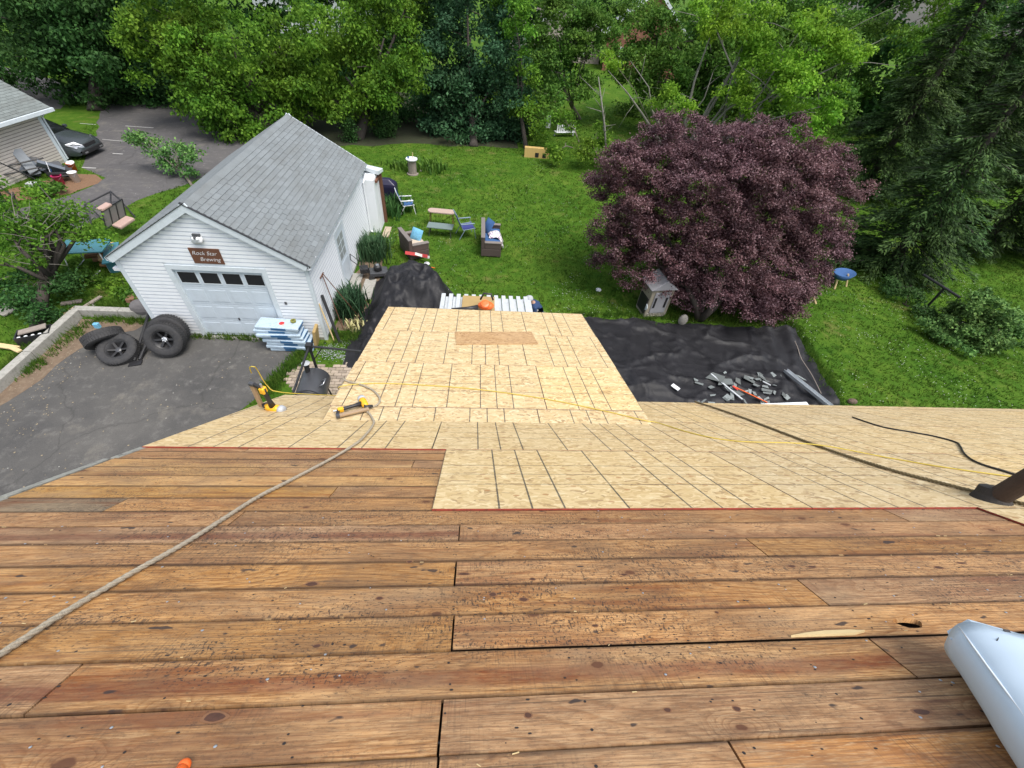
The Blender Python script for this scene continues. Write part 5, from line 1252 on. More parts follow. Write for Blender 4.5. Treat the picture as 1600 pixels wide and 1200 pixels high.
P2 = np.array(P2); ins = inpoly(P2, outl)
zz = np.zeros(len(P2))
for q, (x, y) in enumerate(P2):
    if not ins[q]: continue
    d = pdist(x, y, outl); e_ = min(1, d/.75); e_ = e_*e_*(3-2*e_)
    ang = math.atan2(y-pk.y, x-pk.x); rad = math.hypot(x-pk.x, y-pk.y)
    h = .82*math.exp(-(rad/1.0)**2)+.85*math.exp(-((x+2.1)**2/1.4+(y-12.6)**2/.9))+.65*math.exp(-((x+1.3)**2/.5+(y-12.7)**2/.8))+.6*math.exp(-((x+2.7)**2/.6+(y-11.2)**2/1.2))
    fold = .09*math.sin(ang*5+rad*1.6+4*fbm(x*.6, y*.6))*min(1, rad)+.05*math.sin(x*6+y*2.2+4*fbm(x*.7, y*.7, 3))+.10*fbm(x*.9, y*.9, 11)
    ridge = (1-min(1, abs(fbm(x*1.0, y*1.0, 7))*2.2))**2*.16
    zz[q] = .03+e_*max(.05, (min(1.2, h)+fold+ridge-.08)*.90)
idx = -np.ones(len(P2), int); idx[ins] = np.arange(ins.sum()); V = np.column_stack([P2[ins], zz[ins]])
F = [(idx[i*ny_+j], idx[(i+1)*ny_+j], idx[(i+1)*ny_+j+1], idx[i*ny_+j+1]) for i in range(nx_-1) for j in range(ny_-1) if min(idx[i*ny_+j], idx[(i+1)*ny_+j], idx[(i+1)*ny_+j+1], idx[i*ny_+j+1]) >= 0]
o = np_mesh('tarp', V, np.array(F), TARP); o.data.polygons.foreach_set('use_smooth', [True]*len(o.data.polygons)); tag(o, 'black tarp draped over a tall heap beside the garage', 'tarp')
# flat tarp on the right
cA, cB, cC, cD = at(915, 511), at(1236, 514), at(1300, 650), at(960, 640)
cA, cD = Vector((3.0, 11.9, 0)), Vector((3.0, 6.7, 0)); cC = Vector((10.75, 6.7, 0)); cB = at(1238, 516)
nu, nv = 150, 100; vs = []
for i in range(nu):
    for j in range(nv):
        u, v = i/(nu-1), j/(nv-1); p = (cA*(1-u)+cB*u)*(1-v)+(cD*(1-u)+cC*u)*v
        p = p+Vector((.06*fbm(p.x*.6, p.y*.9, 2), .10*fbm(p.x*.7, p.y, 5), 0)) if 0 < 1 else p
        z_ = .02+.03*max(0, fbm(p.x*.9, p.y*.9, 1))+.09*(1-min(1, abs(fbm(p.x*.35, p.y*.6, 9))*3.))**2+.05*(1-min(1, abs(fbm(p.x*.8+9, p.y*.5, 2))*4.))**2
        z_ += .16*math.exp(-((p.x-5.2)**2/.35+(p.y-8.7)**2/.35))+.13*math.exp(-((p.x-11.0)**2/.12+(p.y-11.3)**2/1.5))
        z_ += .035*math.sin(p.x*9-p.y*2.5+2*fbm(p.x, p.y, 4))*max(0, min(1, (p.x-9.3)))
        vs.append((p.x, p.y, max(.012, z_)))
F = np.array([(i*nv+j, (i+1)*nv+j, (i+1)*nv+j+1, i*nv+j+1) for i in range(nu-1) for j in range(nv-1)])
o = np_mesh('tarp', np.array(vs), F, TARP); o.data.polygons.foreach_set('use_smooth', [True]*len(F)); tag(o, 'black tarp spread flat on the grass under the purple tree, strewn with debris', 'tarp')
rope('cord', [at(1236, 522, .12), at(1245, 540, .14), at(1252, 560, .12), at(1268, 585, .10), at(1283, 615, .08)], .012, OLDW, 'pale cord along the right edge of the flat tarp', 'cord', 0)
SLATE = shingle_material('slate_scrap', (.20, .225, .225), .5)
rg = random.Random(21); grp = 'shingle scraps on the flat tarp'
spots = [(1118, 590, .5, .32, 'largest grey shingle scrap near the middle of the flat tarp'), (1133, 597, .45, .25, 'second large grey shingle scrap right of the largest one')]
for i, (px, py, a, b_, lab) in enumerate(spots):
    o = MB().prism([(-a/2, -b_/2), (a/2, -b_/2*.6), (a*.45, b_/2), (-a*.3, b_*.5)], 0, .012).build('shingle_scrap', SLATE); o.location = at(px, py, .16); o.rotation_euler = (R(12), R(-8), R(-40+i*30)); tag(o, lab, 'shingle scrap', grp)
for k in range(50):
    px, py = (rg.gauss(1168, 36), rg.gauss(612, 13)) if k < 30 else (rg.uniform(1080, 1240), rg.uniform(585, 632))
    px = max(1085, min(px, 1262)); py = max(578, min(py, 632))
    a, b_ = rg.uniform(.07, .42), rg.uniform(.05, .22)
    o = MB().prism([(-a/2, -b_/2), (a/2*rg.uniform(.6, 1), -b_/2), (a/2, b_/2*rg.uniform(.3, 1)), (-a/2*rg.uniform(.4, 1), b_/2)], 0, .01).build('shingle_scrap', SLATE); o.location = at(px, py, .09+rg.random()*.03)
    o.rotation_euler = (rg.uniform(-.3, .3), rg.uniform(-.3, .3), rg.uniform(0, 6)); tag(o, 'small torn grey shingle scrap '+('near the eave' if py > 622 else 'far from the eave' if py < 600 else 'mid debris')+(', left of' if px < 1140 else ', right of' if px > 1200 else ', beside')+' the orange stick', 'shingle scrap', 'small shingle scraps on the flat tarp')
for (a, b_, wd, mt, lab, nm) in [((1111, 584), (1160, 624), .05, GALV, 'thin white metal strip lying across the grey scraps', 'metal_strip'), ((1147, 604), (1199, 629), .03, ORANGE, 'orange handled stick on the flat tarp among the scraps', 'orange_stick'), ((1190, 634), (1262, 631), .14, WHITE, 'white board lying at the house side of the flat tarp', 'white_board'),
        ((1050, 601), (1061, 609), .14, WHITEP, 'short white piece lying apart at the left of the scraps', 'white_piece'), ((1145, 603), (1153, 609), .07, REDP, 'red end piece at the head of the orange stick', 'red_piece'), ((1192, 596), (1204, 602), .04, GALV, 'short thin metal piece right of the scraps', 'metal_piece')]:
    o = MB().bar(at(*a, .17), at(*b_, .15), wd, .02).build(nm, mt); tag(o, lab, nm.replace('_', ' '))
gA, gB = at(1226, 580, .12), at(1297, 637, .2); d = (gB-gA).normalized(); sx = d.cross(Vector((0, 0, 1))).normalized(); up = Vector((0, 0, 1))
b = MB(); pr = [(-.07, .09), (-.055, 0), (.055, 0), (.075, .10)]; vs = [gA+sx*u+up*v for u, v in pr]+[gB+sx*u+up*v for u, v in pr]; b.add(vs, [(0, 1, 5, 4), (1, 2, 6, 5), (2, 3, 7, 6)])
o = b.build('gutter_length', GALV); o.modifiers.new('s', 'SOLIDIFY').thickness = .006; tag(o, 'long white aluminium gutter length on the right edge of the flat tarp', 'gutter')
o = MB().sphere((0, 0, .05), .13, 6, sc_=(1.2, .8, .7)).build('small_rock', simple('brown_rock', (.12, .08, .06), .9, .4, 9)); o.location = at(1330, 629); tag(o, 'brown lump on the grass just beyond the right eave', 'rock')

# ------------------------------------------------------------------ awning over the back door, plywood, blower, worker
a0, a1 = at(690, 463, 2.2), at(829, 467, 2.2); W_ = (a1-a0).length
aw = MB().box((a0.x, ey-.35, 2.34), (a1.x, ey-.30, 2.72)).build('awning', WHITE2, house)
yw = ey-.3; slope = .40/(a0.y-yw)
def awz(y): return 2.2+slope*(a0.y-y)
n = 12; pit = (a1.x-a0.x)/n
for k in range(n):
    xa = a0.x+k*pit; ye = a0.y+(.03 if k % 1 == 0 else 0)
    for (u0, u1, dz, dy) in ((.0, .55, .045, .06), (.55, 1., 0., -.02)):
        b = MB(); X0, X1 = xa+u0*pit+.003, xa+u1*pit-.003
        b.add([(X0, ye+dy, awz(ye)+dz), (X1, ye+dy, awz(ye)+dz), (X1, yw, awz(yw)+dz), (X0, yw, awz(yw)+dz), (X0, ye+dy, awz(ye)+dz-.04), (X1, ye+dy, awz(ye)+dz-.04), (X1, yw, awz(yw)+dz-.04), (X0, yw, awz(yw)+dz-.04)], [(0, 1, 2, 3), (4, 7, 6, 5), (0, 4, 5, 1), (1, 5, 6, 2), (3, 2, 6, 7), (0, 3, 7, 4)])
        b.build('awning_pan', GALV, aw)
for x in (a0.x+.05, a1.x-.05): MB().tube([(x, a0.y-.1, 2.2), (x, a0.y-.1, 0)], .03, 8).build('awning_post', WHITE2, aw)
py_ = atY(748, 470, a0.y-.15)
pw = MB().box((-.42, -1.15, 0), (.42, 0, .015)).build('plywood_piece', PLY); pw.location = (at(748, 470, 2.26).x, a0.y-.03, awz(a0.y-.03)+.052); pw.rotation_euler = (-math.atan(slope), 0, R(-1)); tag(pw, 'tan plywood piece lying across the ribbed awning', 'plywood')
bl = empty('leaf_blower', at(759, 482, 2.42), 0, 'orange leaf blower with a black nozzle resting on the plywood', 'leaf blower')
MB().sphere((0, 0, .09), .165, 10, sc_=(1.25, .85, .60)).build('motor_housing', ORANGE, bl, True); MB().lathe([(.05, 0), (.10, .0), (.12, .03), (.10, .06), (.05, .07)], 20, Matrix.Translation((-.02, -.06, .16))@Matrix.Rotation(R(25), 4, 'X')).build('fan_cover', ORANGE, bl)
MB().tube([(-.14, .12, .18), (-.06, .17, .33), (.12, .16, .33), (.18, .08, .2)], .025, 8).build('handle', BLACKP, bl, True); MB().tube([(-.2, -.08, .07), (-.45, -.12, .06), (-.85, -.16, .04)], [.075, .05, .04], 14).build('nozzle', BLACKP, bl, True)

def skin_body(name, verts, edges, radii, mt, parent, root=0):
    me = bpy.data.meshes.new(name); me.from_pydata([Vector(v) for v in verts], edges, []); me.materials.append(mt); o = link(name, me, parent)
    sk = o.modifiers.new('skin', 'SKIN'); sk.use_smooth_shade = True
    for i, r_ in enumerate(radii): me.skin_vertices[0].data[i].radius = (r_ if hasattr(r_, '__len__') else (r_, r_)); me.skin_vertices[0].data[i].use_root = (i == root)
    ss = o.modifiers.new('sub', 'SUBSURF'); ss.levels = 2; ss.render_levels = 2; return o
hd = at(827, 469, 1.60); bd = at(839, 481, 1.22)
man = empty('person', (bd.x+.10, bd.y+.02, 0), 0, 'worker in a pale cap and navy shirt bending beside the awning', 'person')
def LP(v): return Vector(v)-man.location
hd, bd = LP(hd), LP(bd); hip = Vector((.12, .0, .92)); nk = hd*.62+bd*.38; ch = bd+Vector((-.02, 0, .06))
sdv = Vector((0, .20, 0))
V_ = [hip, hip.lerp(ch, .5), ch, ch.lerp(nk, .6), nk, hd,                                 # 0-5
      ch.lerp(nk, .45)+sdv, ch.lerp(nk, .2)+sdv*1.45+Vector((-.10, 0, -.22)), ch+sdv*1.1+Vector((-.36, 0, -.32)),   # 6-8 arm
      ch.lerp(nk, .45)-sdv, ch.lerp(nk, .2)-sdv*1.35+Vector((-.06, 0, -.24)), ch-sdv*.9+Vector((-.30, 0, -.30)),     # 9-11
      hip+Vector((-.02, .11, -.08)), Vector((-.02, .14, .48)), Vector((.10, .15, .08)), Vector((-.08, .16, .04)),      # 12-15
      hip+Vector((-.02, -.11, -.08)), Vector((.04, -.14, .48)), Vector((.16, -.15, .08)), Vector((-.02, -.16, .04))]
E_ = [(0, 1), (1, 2), (2, 3), (3, 4), (4, 5), (3, 6), (6, 7), (7, 8), (3, 9), (9, 10), (10, 11), (0, 12), (12, 13), (13, 14), (14, 15), (0, 16), (16, 17), (17, 18), (18, 19)]
R_v = [.145, .14, .165, .13, .062, .085, .075, .055, .035, .075, .055, .035, .10, .07, .05, .045, .10, .07, .05, .045]
TWO = NT('worker_clothes'); zc = TWO.sep(TWO.pos())[2]
TWO.base(TWO.ramp(TWO.math('MULTIPLY', zc, .5), [(.0, (.03, .025, .02)), (.05, (.03, .035, .05)), (.47, (.035, .04, .06)), (.475, (.018, .045, .12)), (.73, (.018, .045, .12)), (.735, (.40, .24, .17))], 'CONSTANT'), .85)
skin_body('body', V_, E_, R_v, MATS['worker_clothes'], man)
MB().sphere(hd+Vector((-.01, 0, .0)), .108, 10, sc_=(1.08, .86, 1.15)).build('head', SKIN, man, True)
b = MB(); b.sphere(hd+Vector((-.03, .02, -.02)), .001, 2)
b = MB(); b.sphere(hd+Vector((-.115, 0, -.02)), .02, 5); b.build('nose', SKIN, man, True)
for s_ in (-1, 1): MB().sphere(hd+Vector((.0, s_*.095, -.01)), .026, 5, sc_=(1, .5, 1.3)).build('ear', SKIN, man, True)
CAPM = simple('grey_cap', (.38, .40, .42), .85, .2, 14)
cp = MB(); cp.lathe([(.122, .02), (.124, .06), (.105, .105), (.06, .135), (.001, .142)], 20, Matrix.Translation(hd+Vector((.0, 0, .0)))@Matrix.Rotation(R(-12), 4, 'Y')); cpo = cp.build('cap', CAPM, man, True)
cb = MB(); cb.prism([(-.10, -.09), (-.20, -.06), (-.235, 0), (-.20, .06), (-.10, .09)], .018, .030, Matrix.Translation(hd)@Matrix.Rotation(R(-12), 4, 'Y')); cb.build('cap_brim', CAPM, man)
GLV = simple('grey_glove', (.33, .33, .34), .8)
for s_, q in ((1, V_[8]), (-1, V_[11])):
    b = MB(); b.sphere(q+Vector((-.03, 0, -.02)), .05, 6, sc_=(1.1, .55, 1))
    for k in range(4): b.tube([q+Vector((-.06, -.03+.02*k, -.03)), q+Vector((-.10, -.03+.02*k, -.07)), q+Vector((-.09, -.03+.02*k, -.11+.006*abs(k-1)))], [.011, .010, .008], 6)
    b.tube([q+Vector((-.02, -.045*s_, -.02)), q+Vector((-.06, -.055*s_, -.06))], [.013, .009], 6); b.build('hand', GLV, man, True)
MB().box((-.05, -.03, -.09), (.06, .03, .09), Matrix.Translation(bd+Vector((-.06, -.19, .0)))@Matrix.Rotation(R(20), 4, 'Y')).build('sleeve_patch', GLV, man, bevel=.02)

# ------------------------------------------------------------------ things under and beyond the purple tree
ph = empty('playhouse', at(1018, 497)+Vector((.05, .40, 0)), R(8), 'beige moulded plastic playhouse half hidden under the purple tree', 'playhouse')
TANP = simple('tan_plastic', (.30, .27, .21), .6, .1, 6); GRP = simple('grey_panel_plastic', (.30, .30, .32), .6, .1, 6)
MB().box((-.42, -.36, 0), (.42, .36, 1.15)).build('wall', TANP, ph, bevel=.03); MB().box((-.28, -.385, .22), (.30, -.361, 1.05)).build('front_panel', GRP, ph, bevel=.01)
for x in (-.20, .20): MB().box((x-.035, -.40, .45), (x+.035, -.386, .85)).build('window_slot', BLACKP, ph)
b = MB()
for k in range(14): b.sphere((-.36+.055*k, -.362, .08+.09*(k % 2)), .045, 4, sc_=(1, .3, .7))
b.build('stone_base', STONE, ph); MB().box((-.46, -.30, .15), (-.421, .25, .75)).build('side_opening', BLACKP, ph); MB().lathe([(.001, 0), (.12, 0), (.12, .02), (.001, .02)], 16, Matrix.Translation((-.43, -.30, .45))@Matrix.Rotation(R(-90), 4, 'Y')).build('round_panel', WHITE2, ph)
b = MB(); b.prism([(-.50, 1.151), (0, 1.52), (.50, 1.151)], -.42, .42, Matrix.Rotation(R(90), 4, 'X')); b.build('roof', GRP, ph, bevel=.02)
o = MB().sphere((0, 0, .20), .22, 8, sc_=(.75, .55, 1.)).build('carved_stone', STONE); o.location = at(1064, 507); tag(o, 'upright mottled garden stone at the tarp edge beside the playhouse', 'stone')
bw = empty('wheelbarrow', at(1306, 446), R(20), 'blue bowled garden cart with pale legs right of the purple tree', 'cart')
MB().lathe([(.30, .42), (.42, .62), (.44, .62), (.30, .38), (.001, .36)], 20, Matrix.Diagonal((1.2, .8, 1, 1))).build('bowl', BLUE, bw, True)
for x in (-.35, .38): MB().tube([(x, -.2, 0), (x*.8, 0, .5)], .035, 7).build('leg', PALEW, bw)
MB().lathe([(.02, -.03), (.15, -.03), (.15, .03), (.02, .03)], 18, Matrix.Translation((0, .3, .15))@Matrix.Rotation(R(90), 4, 'Y')).build('wheel', RUBBER, bw)
TPb = at(1445, 483); tz = atY(1476, 450, TPb.y); 
tpp = empty('clothesline_post', TPb, 0, 'black T shaped clothesline post beside the big green bush', 'post')
MB().tube([(0, 0, 0), Vector((0, 0, tz.z))], .045, 10).build('post', BLACKM, tpp); q0, q1 = at(1443, 429, tz.z), at(1500, 465, tz.z); MB().tube([q0-TPb, q1-TPb], .045, 10).build('cross_arm', BLACKM, tpp)
yb = empty('plywood_box', at(838, 247), R(-3), 'yellowish wooden box with dark openings at the far edge of the lawn', 'box')
MB().box((-.75, -.02, 0), (.75, .02, .55)).build('front', simple('yellow_ply', (.58, .40, .14), .7), yb)
MB().box((-.75, .021, .0), (.75, .45, .50)).build('box_body', simple('yellow_ply2', (.50, .34, .12), .7), yb)
for x in (-.1, .35): MB().box((x, -.03, .05), (x+.22, -.021, .30)).build('opening', BLACKP, yb, bevel=.005)
fb = empty('far_bench', at(883, 214), R(15), 'white slatted bench beyond the lawn edge under the leafy branches', 'bench')
for k in range(9): MB().box((-.7+.16*k, -.02, .3), (-.6+.16*k, .02, .75)).build('slat', WHITEP, fb)
MB().box((-.75, -.1, .28), (.75, .35, .299)).build('seat', WHITEP, fb)
for x in (-.7, .7): MB().box((x-.03, .25, 0), (x+.03, .31, .279)).build('leg', WHITEP, fb)
o = MB().box((-.15, -.02, .0), (.15, .02, .8)).build('white_post', WHITEP, bevel=.01); o.location = at(856, 200); tag(o, 'small white upright marker left of the slatted bench', 'marker')
# ------------------------------------------------------------------ houses beyond the trees
def far_house(loc, rz, W, D, h, pitch, wallm, roofm, label, chim=False):
    e = empty('far_house', loc, rz, label, 'house'); w_ = MB(); pkz = h+pitch*W/2
    w_.box((-W/2, 0, 0), (W/2, D, h)); w_.add([(-W/2, 0, h), (W/2, 0, h), (0, 0, pkz), (-W/2, D, h), (W/2, D, h), (0, D, pkz)], [(0, 1, 2), (4, 3, 5)]); w_.build('wall', wallm, e)
    for s_ in (-1, 1):
        b = MB(); b.add([(0, -.4, pkz+.12), (s_*(W/2+.4), -.4, h-.4*pitch+.12), (s_*(W/2+.4), D+.4, h-.4*pitch+.12), (0, D+.4, pkz+.12), (0, -.4, pkz-.08), (s_*(W/2+.4), -.4, h-.4*pitch-.08), (s_*(W/2+.4), D+.4, h-.4*pitch-.08), (0, D+.4, pkz-.08)], [(0, 1, 2, 3), (4, 7, 6, 5), (0, 4, 5, 1), (1, 5, 6, 2), (2, 6, 7, 3)]); b.build('roof', roofm, e)
        MB().bar((0, -.45, pkz+.02), (s_*(W/2+.4), -.45, h-.4*pitch+.02), .08, .28).build('rake_board', WHITE, e)
    for x in (-W/4, W/4):
        for z_ in (.9, 3.6):
            if z_+1.3 < h: f_ = MB().box((x-.55, -.06, z_), (x+.55, -.005, z_+1.4)).build('window', WHITEP, e); MB().box((x-.45, -.075, z_+.1), (x+.45, -.061, z_+1.3)).build('pane', GLASS, f_)
    for y in (D*.3, D*.7):
        for s_ in (-1, 1): f_ = MB().box((s_*W/2-.05, y-.5, 1.), (s_*W/2+.05, y+.5, 2.4)).build('window', WHITEP, e); MB().box((s_*W/2-.06, y-.4, 1.1), (s_*W/2+.06, y+.4, 2.3)).build('pane', GLASS, f_)
    return e
PALER = simple('pale_grey_roof', (.42, .45, .50), .8, .1, 5)
q = atY(1012, 60, 58); far_house((q.x, 58, 0), R(-14), 8.5, 11, 3.6, .85, BRICK, PALER, 'brick house with a steep white trimmed gable behind the sparse tree')
q = atY(905, 90, 60); far_house((q.x-1.5, 62, 0), R(10), 9, 9, 3.0, .5, simple('tan_wall', (.40, .35, .30), .8), simple('brown_roof', (.16, .13, .12), .9, .2, 6), 'low tan house with a brown roof seen through the leaves')
q = atY(490, 20, 62); far_house((q.x, 62, 0), R(5), 12, 9, 5.2, .5, simple('pale_wall', (.5, .53, .56), .8), simple('dull_roof', (.2, .2, .21), .9), 'pale house glimpsed through the bright green trees at the back')

# ------------------------------------------------------------------ trees
def leaf_mesh(name, C_, N_, per, spread, size, mt, parent, flat=.7, aspect=.6, droop=.0, upw=.6, rnd=.8, elong=None):
    n = len(C_)*per
    c = np.repeat(C_, per, 0)+rng.normal(size=(n, 3))*np.repeat(np.asarray(spread).reshape(-1, 1) if np.ndim(spread) else np.full((len(C_), 1), spread), per, 0)*np.array([1, 1, flat])
    nn = np.repeat(N_, per, 0)*.5+np.array([0, 0, upw])+rng.normal(size=(n, 3))*rnd; nn /= np.linalg.norm(nn, axis=1, keepdims=True)
    t = rng.normal(size=(n, 3)); t -= nn*(t*nn).sum(1, keepdims=True); t[:, 2] -= droop; t /= np.linalg.norm(t, axis=1, keepdims=True); bt = np.cross(nn, t)
    s = size*rng.uniform(.65, 1.3, (n, 1)); l = s*(elong or 1); w_ = s*aspect
    p0 = c; p1 = c+t*l*.5+bt*w_*.5+nn*s*.08; p2 = c+t*l; p3 = c+t*l*.5-bt*w_*.5+nn*s*.08
    V = np.stack([p0, p1, p2, p3], 1).reshape(-1, 3); F = np.arange(n*4).reshape(-1, 4)
    return np_mesh(name, V, F, mt, parent)
def blob_clumps(blobs, dens, thick=.35, bough=.62, m=9):
    """boughs on the shell of every blob, leaf clumps on the upper side of every bough, air between them"""
    Cs, Ns = [], []
    for (c, r) in blobs:
        c, r = np.array(c), np.array(r); area = 4*math.pi*((r[0]*r[1])**.8+(r[0]*r[2])**.8+(r[1]*r[2])**.8)/3
        k = max(4, int(dens*area/m/1.6*(.62/bough)**0))
        d = rng.normal(size=(k, 3)); d /= np.linalg.norm(d, axis=1, keepdims=True); rad = 1-max(thick, .45)*rng.random((k, 1))**1.3
        lump = 1+.16*np.sin(d[:, :1]*5+c[0])*np.cos(d[:, 1:2]*4+c[1])+.10*np.sin(d[:, 2:3]*7+c[2]*3)
        bc = c+d*r*rad*lump; br = bough*rng.uniform(.55, 1.25, (k, 1))
        for j in range(m):
            e = rng.normal(size=(k, 3))+d*.7+np.array([0, 0, .55]); e /= np.linalg.norm(e, axis=1, keepdims=True)
            Cs.append(bc+e*br*np.array([1, 1, .55])*rng.uniform(.5, 1, (k, 1))); Ns.append(e*.7+np.array([0, 0, .3]))
    return np.concatenate(Cs), np.concatenate(Ns)
def limbs(b, base, top, tr, targets, r2, seed, sub=3):
    rg = random.Random(seed); base, top = Vector(base), Vector(top); mid = base.lerp(top, .5)+Vector((rg.uniform(-.2, .2), rg.uniform(-.2, .2), 0))
    b.tube([base-Vector((0, 0, .1)), base+(mid-base)*.15, mid, top], [tr*1.35, tr*1.05, tr*.85, tr*.6], 10)
    for t in targets:
        t = Vector(t); s = base.lerp(top, rg.uniform(.45, 1)); m_ = s.lerp(t, .5)+Vector((rg.uniform(-.3, .3), rg.uniform(-.3, .3), rg.uniform(.0, .5)))
        b.tube([s, m_, t], [r2, r2*.65, r2*.3], 7)
        for _ in range(sub):
            q = m_.lerp(t, rg.random()); e_ = q+Vector((rg.gauss(0, 1), rg.gauss(0, 1), rg.gauss(.2, .6)))*((t-s).length*.22); b.tube([q, q.lerp(e_, .5)+Vector((0, 0, .1)), e_], [r2*.35, r2*.22, r2*.08], 5)
def px_blobs(lst):
    out = []
    for (px, py, Y, rx, ry) in lst:
        c = atY(px, py, Y); s = ppm(c); out.append(((c.x, c.y, c.z), ((rx*.93)/s, (rx+ry)/2/s*.85, ry/s*.97)))
    return out
def tree(label, base_px, blobs, mt, size, dens=9., per=34, spread=.32, tr=.2, bark=BARK, cat='tree', name='tree', base=None, group=None, top_frac=.55, **kw):
    B = px_blobs(blobs); base = base or at(*base_px); cx = np.mean([b_[0] for b_ in B], 0)
    e = empty(name, base, 0, label, cat, group)
    Cc, Nn = blob_clumps(B, dens, kw.pop('thick', .35), kw.pop('bough', spread*2.1)); Cc[:, 2] = np.maximum(Cc[:, 2], .25)
    Cc = Cc-np.array(base)
    leaf_mesh('crown', Cc, Nn, max(6, int(per*.55)), spread*.62, size*1.12, mt, e, **kw)
    b = MB(); top = Vector((cx[0]-base.x, cx[1]-base.y, cx[2]*top_frac)); limbs(b, (0, 0, 0), top, tr, [Vector(q[0])-base for q in B], tr*.45, int(base.x*10) % 97)
    b.build('trunk', bark, e, True); return e
TG = 'trees along the back of the yard'
tree('dark green maple overhanging the parking area at the top left', (150, 172), [(20, 30, 33, 130, 90), (120, 40, 33, 95, 85), (190, 60, 34, 70, 85), (130, 105, 32, 75, 55), (200, 130, 34, 60, 45), (50, 100, 33, 70, 30), (160, -30, 34, 120, 60)], LEAF_DARK, .20, 6.5, 46, .42, .35, DBARK, droop=.5)
tree('bright yellow green tree between the parking area and the garage roof', (425, 205), [(270, 30, 30, 80, 90), (360, 50, 30, 90, 90), (300, 110, 29, 75, 60), (390, 150, 28.5, 70, 55), (455, 60, 31, 70, 80), (460, 140, 30, 50, 50), (340, 175, 28, 45, 32), (240, 60, 29, 40, 50), (370, 200, 27.5, 25, 22)], LEAF_BR, .17, 8.5, 44, .34, .3, DBARK, droop=.5)
tree('bright green tree over the back lawn behind the garage', (560, 216), [(530, 40, 31, 80, 85), (600, 60, 31, 65, 80), (540, 120, 30, 65, 55), (605, 130, 30, 50, 45), (490, 150, 30, 45, 40), (560, 160, 29.5, 50, 28), (635, 10, 32, 30, 40)], LEAF_BR, .17, 8.5, 44, .32, .3, DBARK, droop=.5)
tree('dark bluish green tree right of the bright ones at the back fence line', (740, 228), [(735, 60, 32.5, 75, 75), (700, 130, 32, 55, 60), (770, 130, 32, 65, 65), (735, 185, 31.5, 75, 45), (690, 180, 32, 40, 45), (790, 190, 32, 45, 40), (730, -10, 33, 80, 50)], LEAF_BLUE, .17, 9.5, 44, .32, .25, DBARK)
tree('narrow light green tree at the right edge of the dark bluish one', (822, 232), [(812, 60, 31, 18, 50), (818, 130, 30.5, 18, 45), (826, 190, 30, 24, 34), (800, 10, 32, 25, 30)], LEAF_BR, .15, 9, 40, .26, .14, DBARK)
tree('mid green leafy tree behind the yellow box', (905, 186), [(870, 50, 35, 45, 50), (915, 80, 35, 40, 45), (860, 110, 34, 35, 35), (930, 40, 36, 45, 40), (890, 20, 36, 50, 40), (905, 132, 34, 35, 20), (860, 160, 31, 26, 14)], LEAF_MID, .16, 12, 36, .28, .16, BARK)
tree('low green branch mass hanging over the yellow box', (945, 215), [(905, 232, 27, 34, 13), (868, 238, 27, 16, 9), (935, 215, 28, 25, 16), (935, 245, 26.5, 20, 9), (880, 190, 29, 38, 8)], LEAF_BR, .13, 10, 38, .22, .10, BARK, base=atY(950, 250, 28)*1)
tree('sparse tree with long bare grey limbs and lime leaf clumps behind the purple tree', (1050, 262), [(1235, 70, 27, 55, 40), (1300, 60, 27, 45, 35), (1335, 88, 26.5, 30, 26), (1240, 130, 26, 50, 32), (1290, 165, 25.5, 32, 26), (1180, 90, 28, 40, 45), (1110, 25, 29, 45, 30), (1180, 25, 29, 60, 35), (1270, 205, 25, 28, 22), (1165, 150, 27, 40, 26)], LEAF_LIME, .16, 10, 34, .26, .16, simple('grey_bark', (.19, .18, .155), .9, .3, 10), thick=.8, droop=.4)
tree('small lime green bush at the top left of the purple tree', (1045, 215), [(1045, 165, 27, 22, 22), (1065, 178, 27, 18, 16), (955, 92, 30, 18, 10)], LEAF_LIME, .13, 12, 40, .20, .06, BARK)
tree('mid green tree filling behind the sparse limbs', (1140, 190), [(1100, 90, 33, 60, 60), (1160, 60, 34, 70, 60), (1150, 140, 32, 60, 40), (1010, 60, 37, 45, 30), (985, 25, 38, 30, 18), (1040, 45, 37, 30, 22), (1040, 120, 35, 55, 35), (1220, 30, 35, 70, 50), (990, 110, 36, 50, 25), (1210, 170, 31, 50, 35), (1240, 110, 33, 60, 50), (1110, 180, 31.5, 50, 25), (1290, 120, 33, 50, 60), (1280, 190, 30, 40, 30)], LEAF_MID, .18, 12, 36, .32, .22, DBARK)
tree('light green feathery tree behind the spruces at the top right', (1330, 170), [(1290, 30, 36, 60, 45), (1350, 20, 37, 60, 45), (1340, 70, 36, 40, 30)], LEAF_MID, .16, 7, 36, .3, .2, DBARK)
tree('light green willow like tree rising between the dark spruces', (1480, 150), [(1460, 20, 34, 55, 45), (1510, 10, 34, 50, 40), (1440, 70, 33, 35, 35), (1500, 50, 33, 40, 28)], LEAF_BR, .16, 8, 36, .3, .2, DBARK, droop=1.)
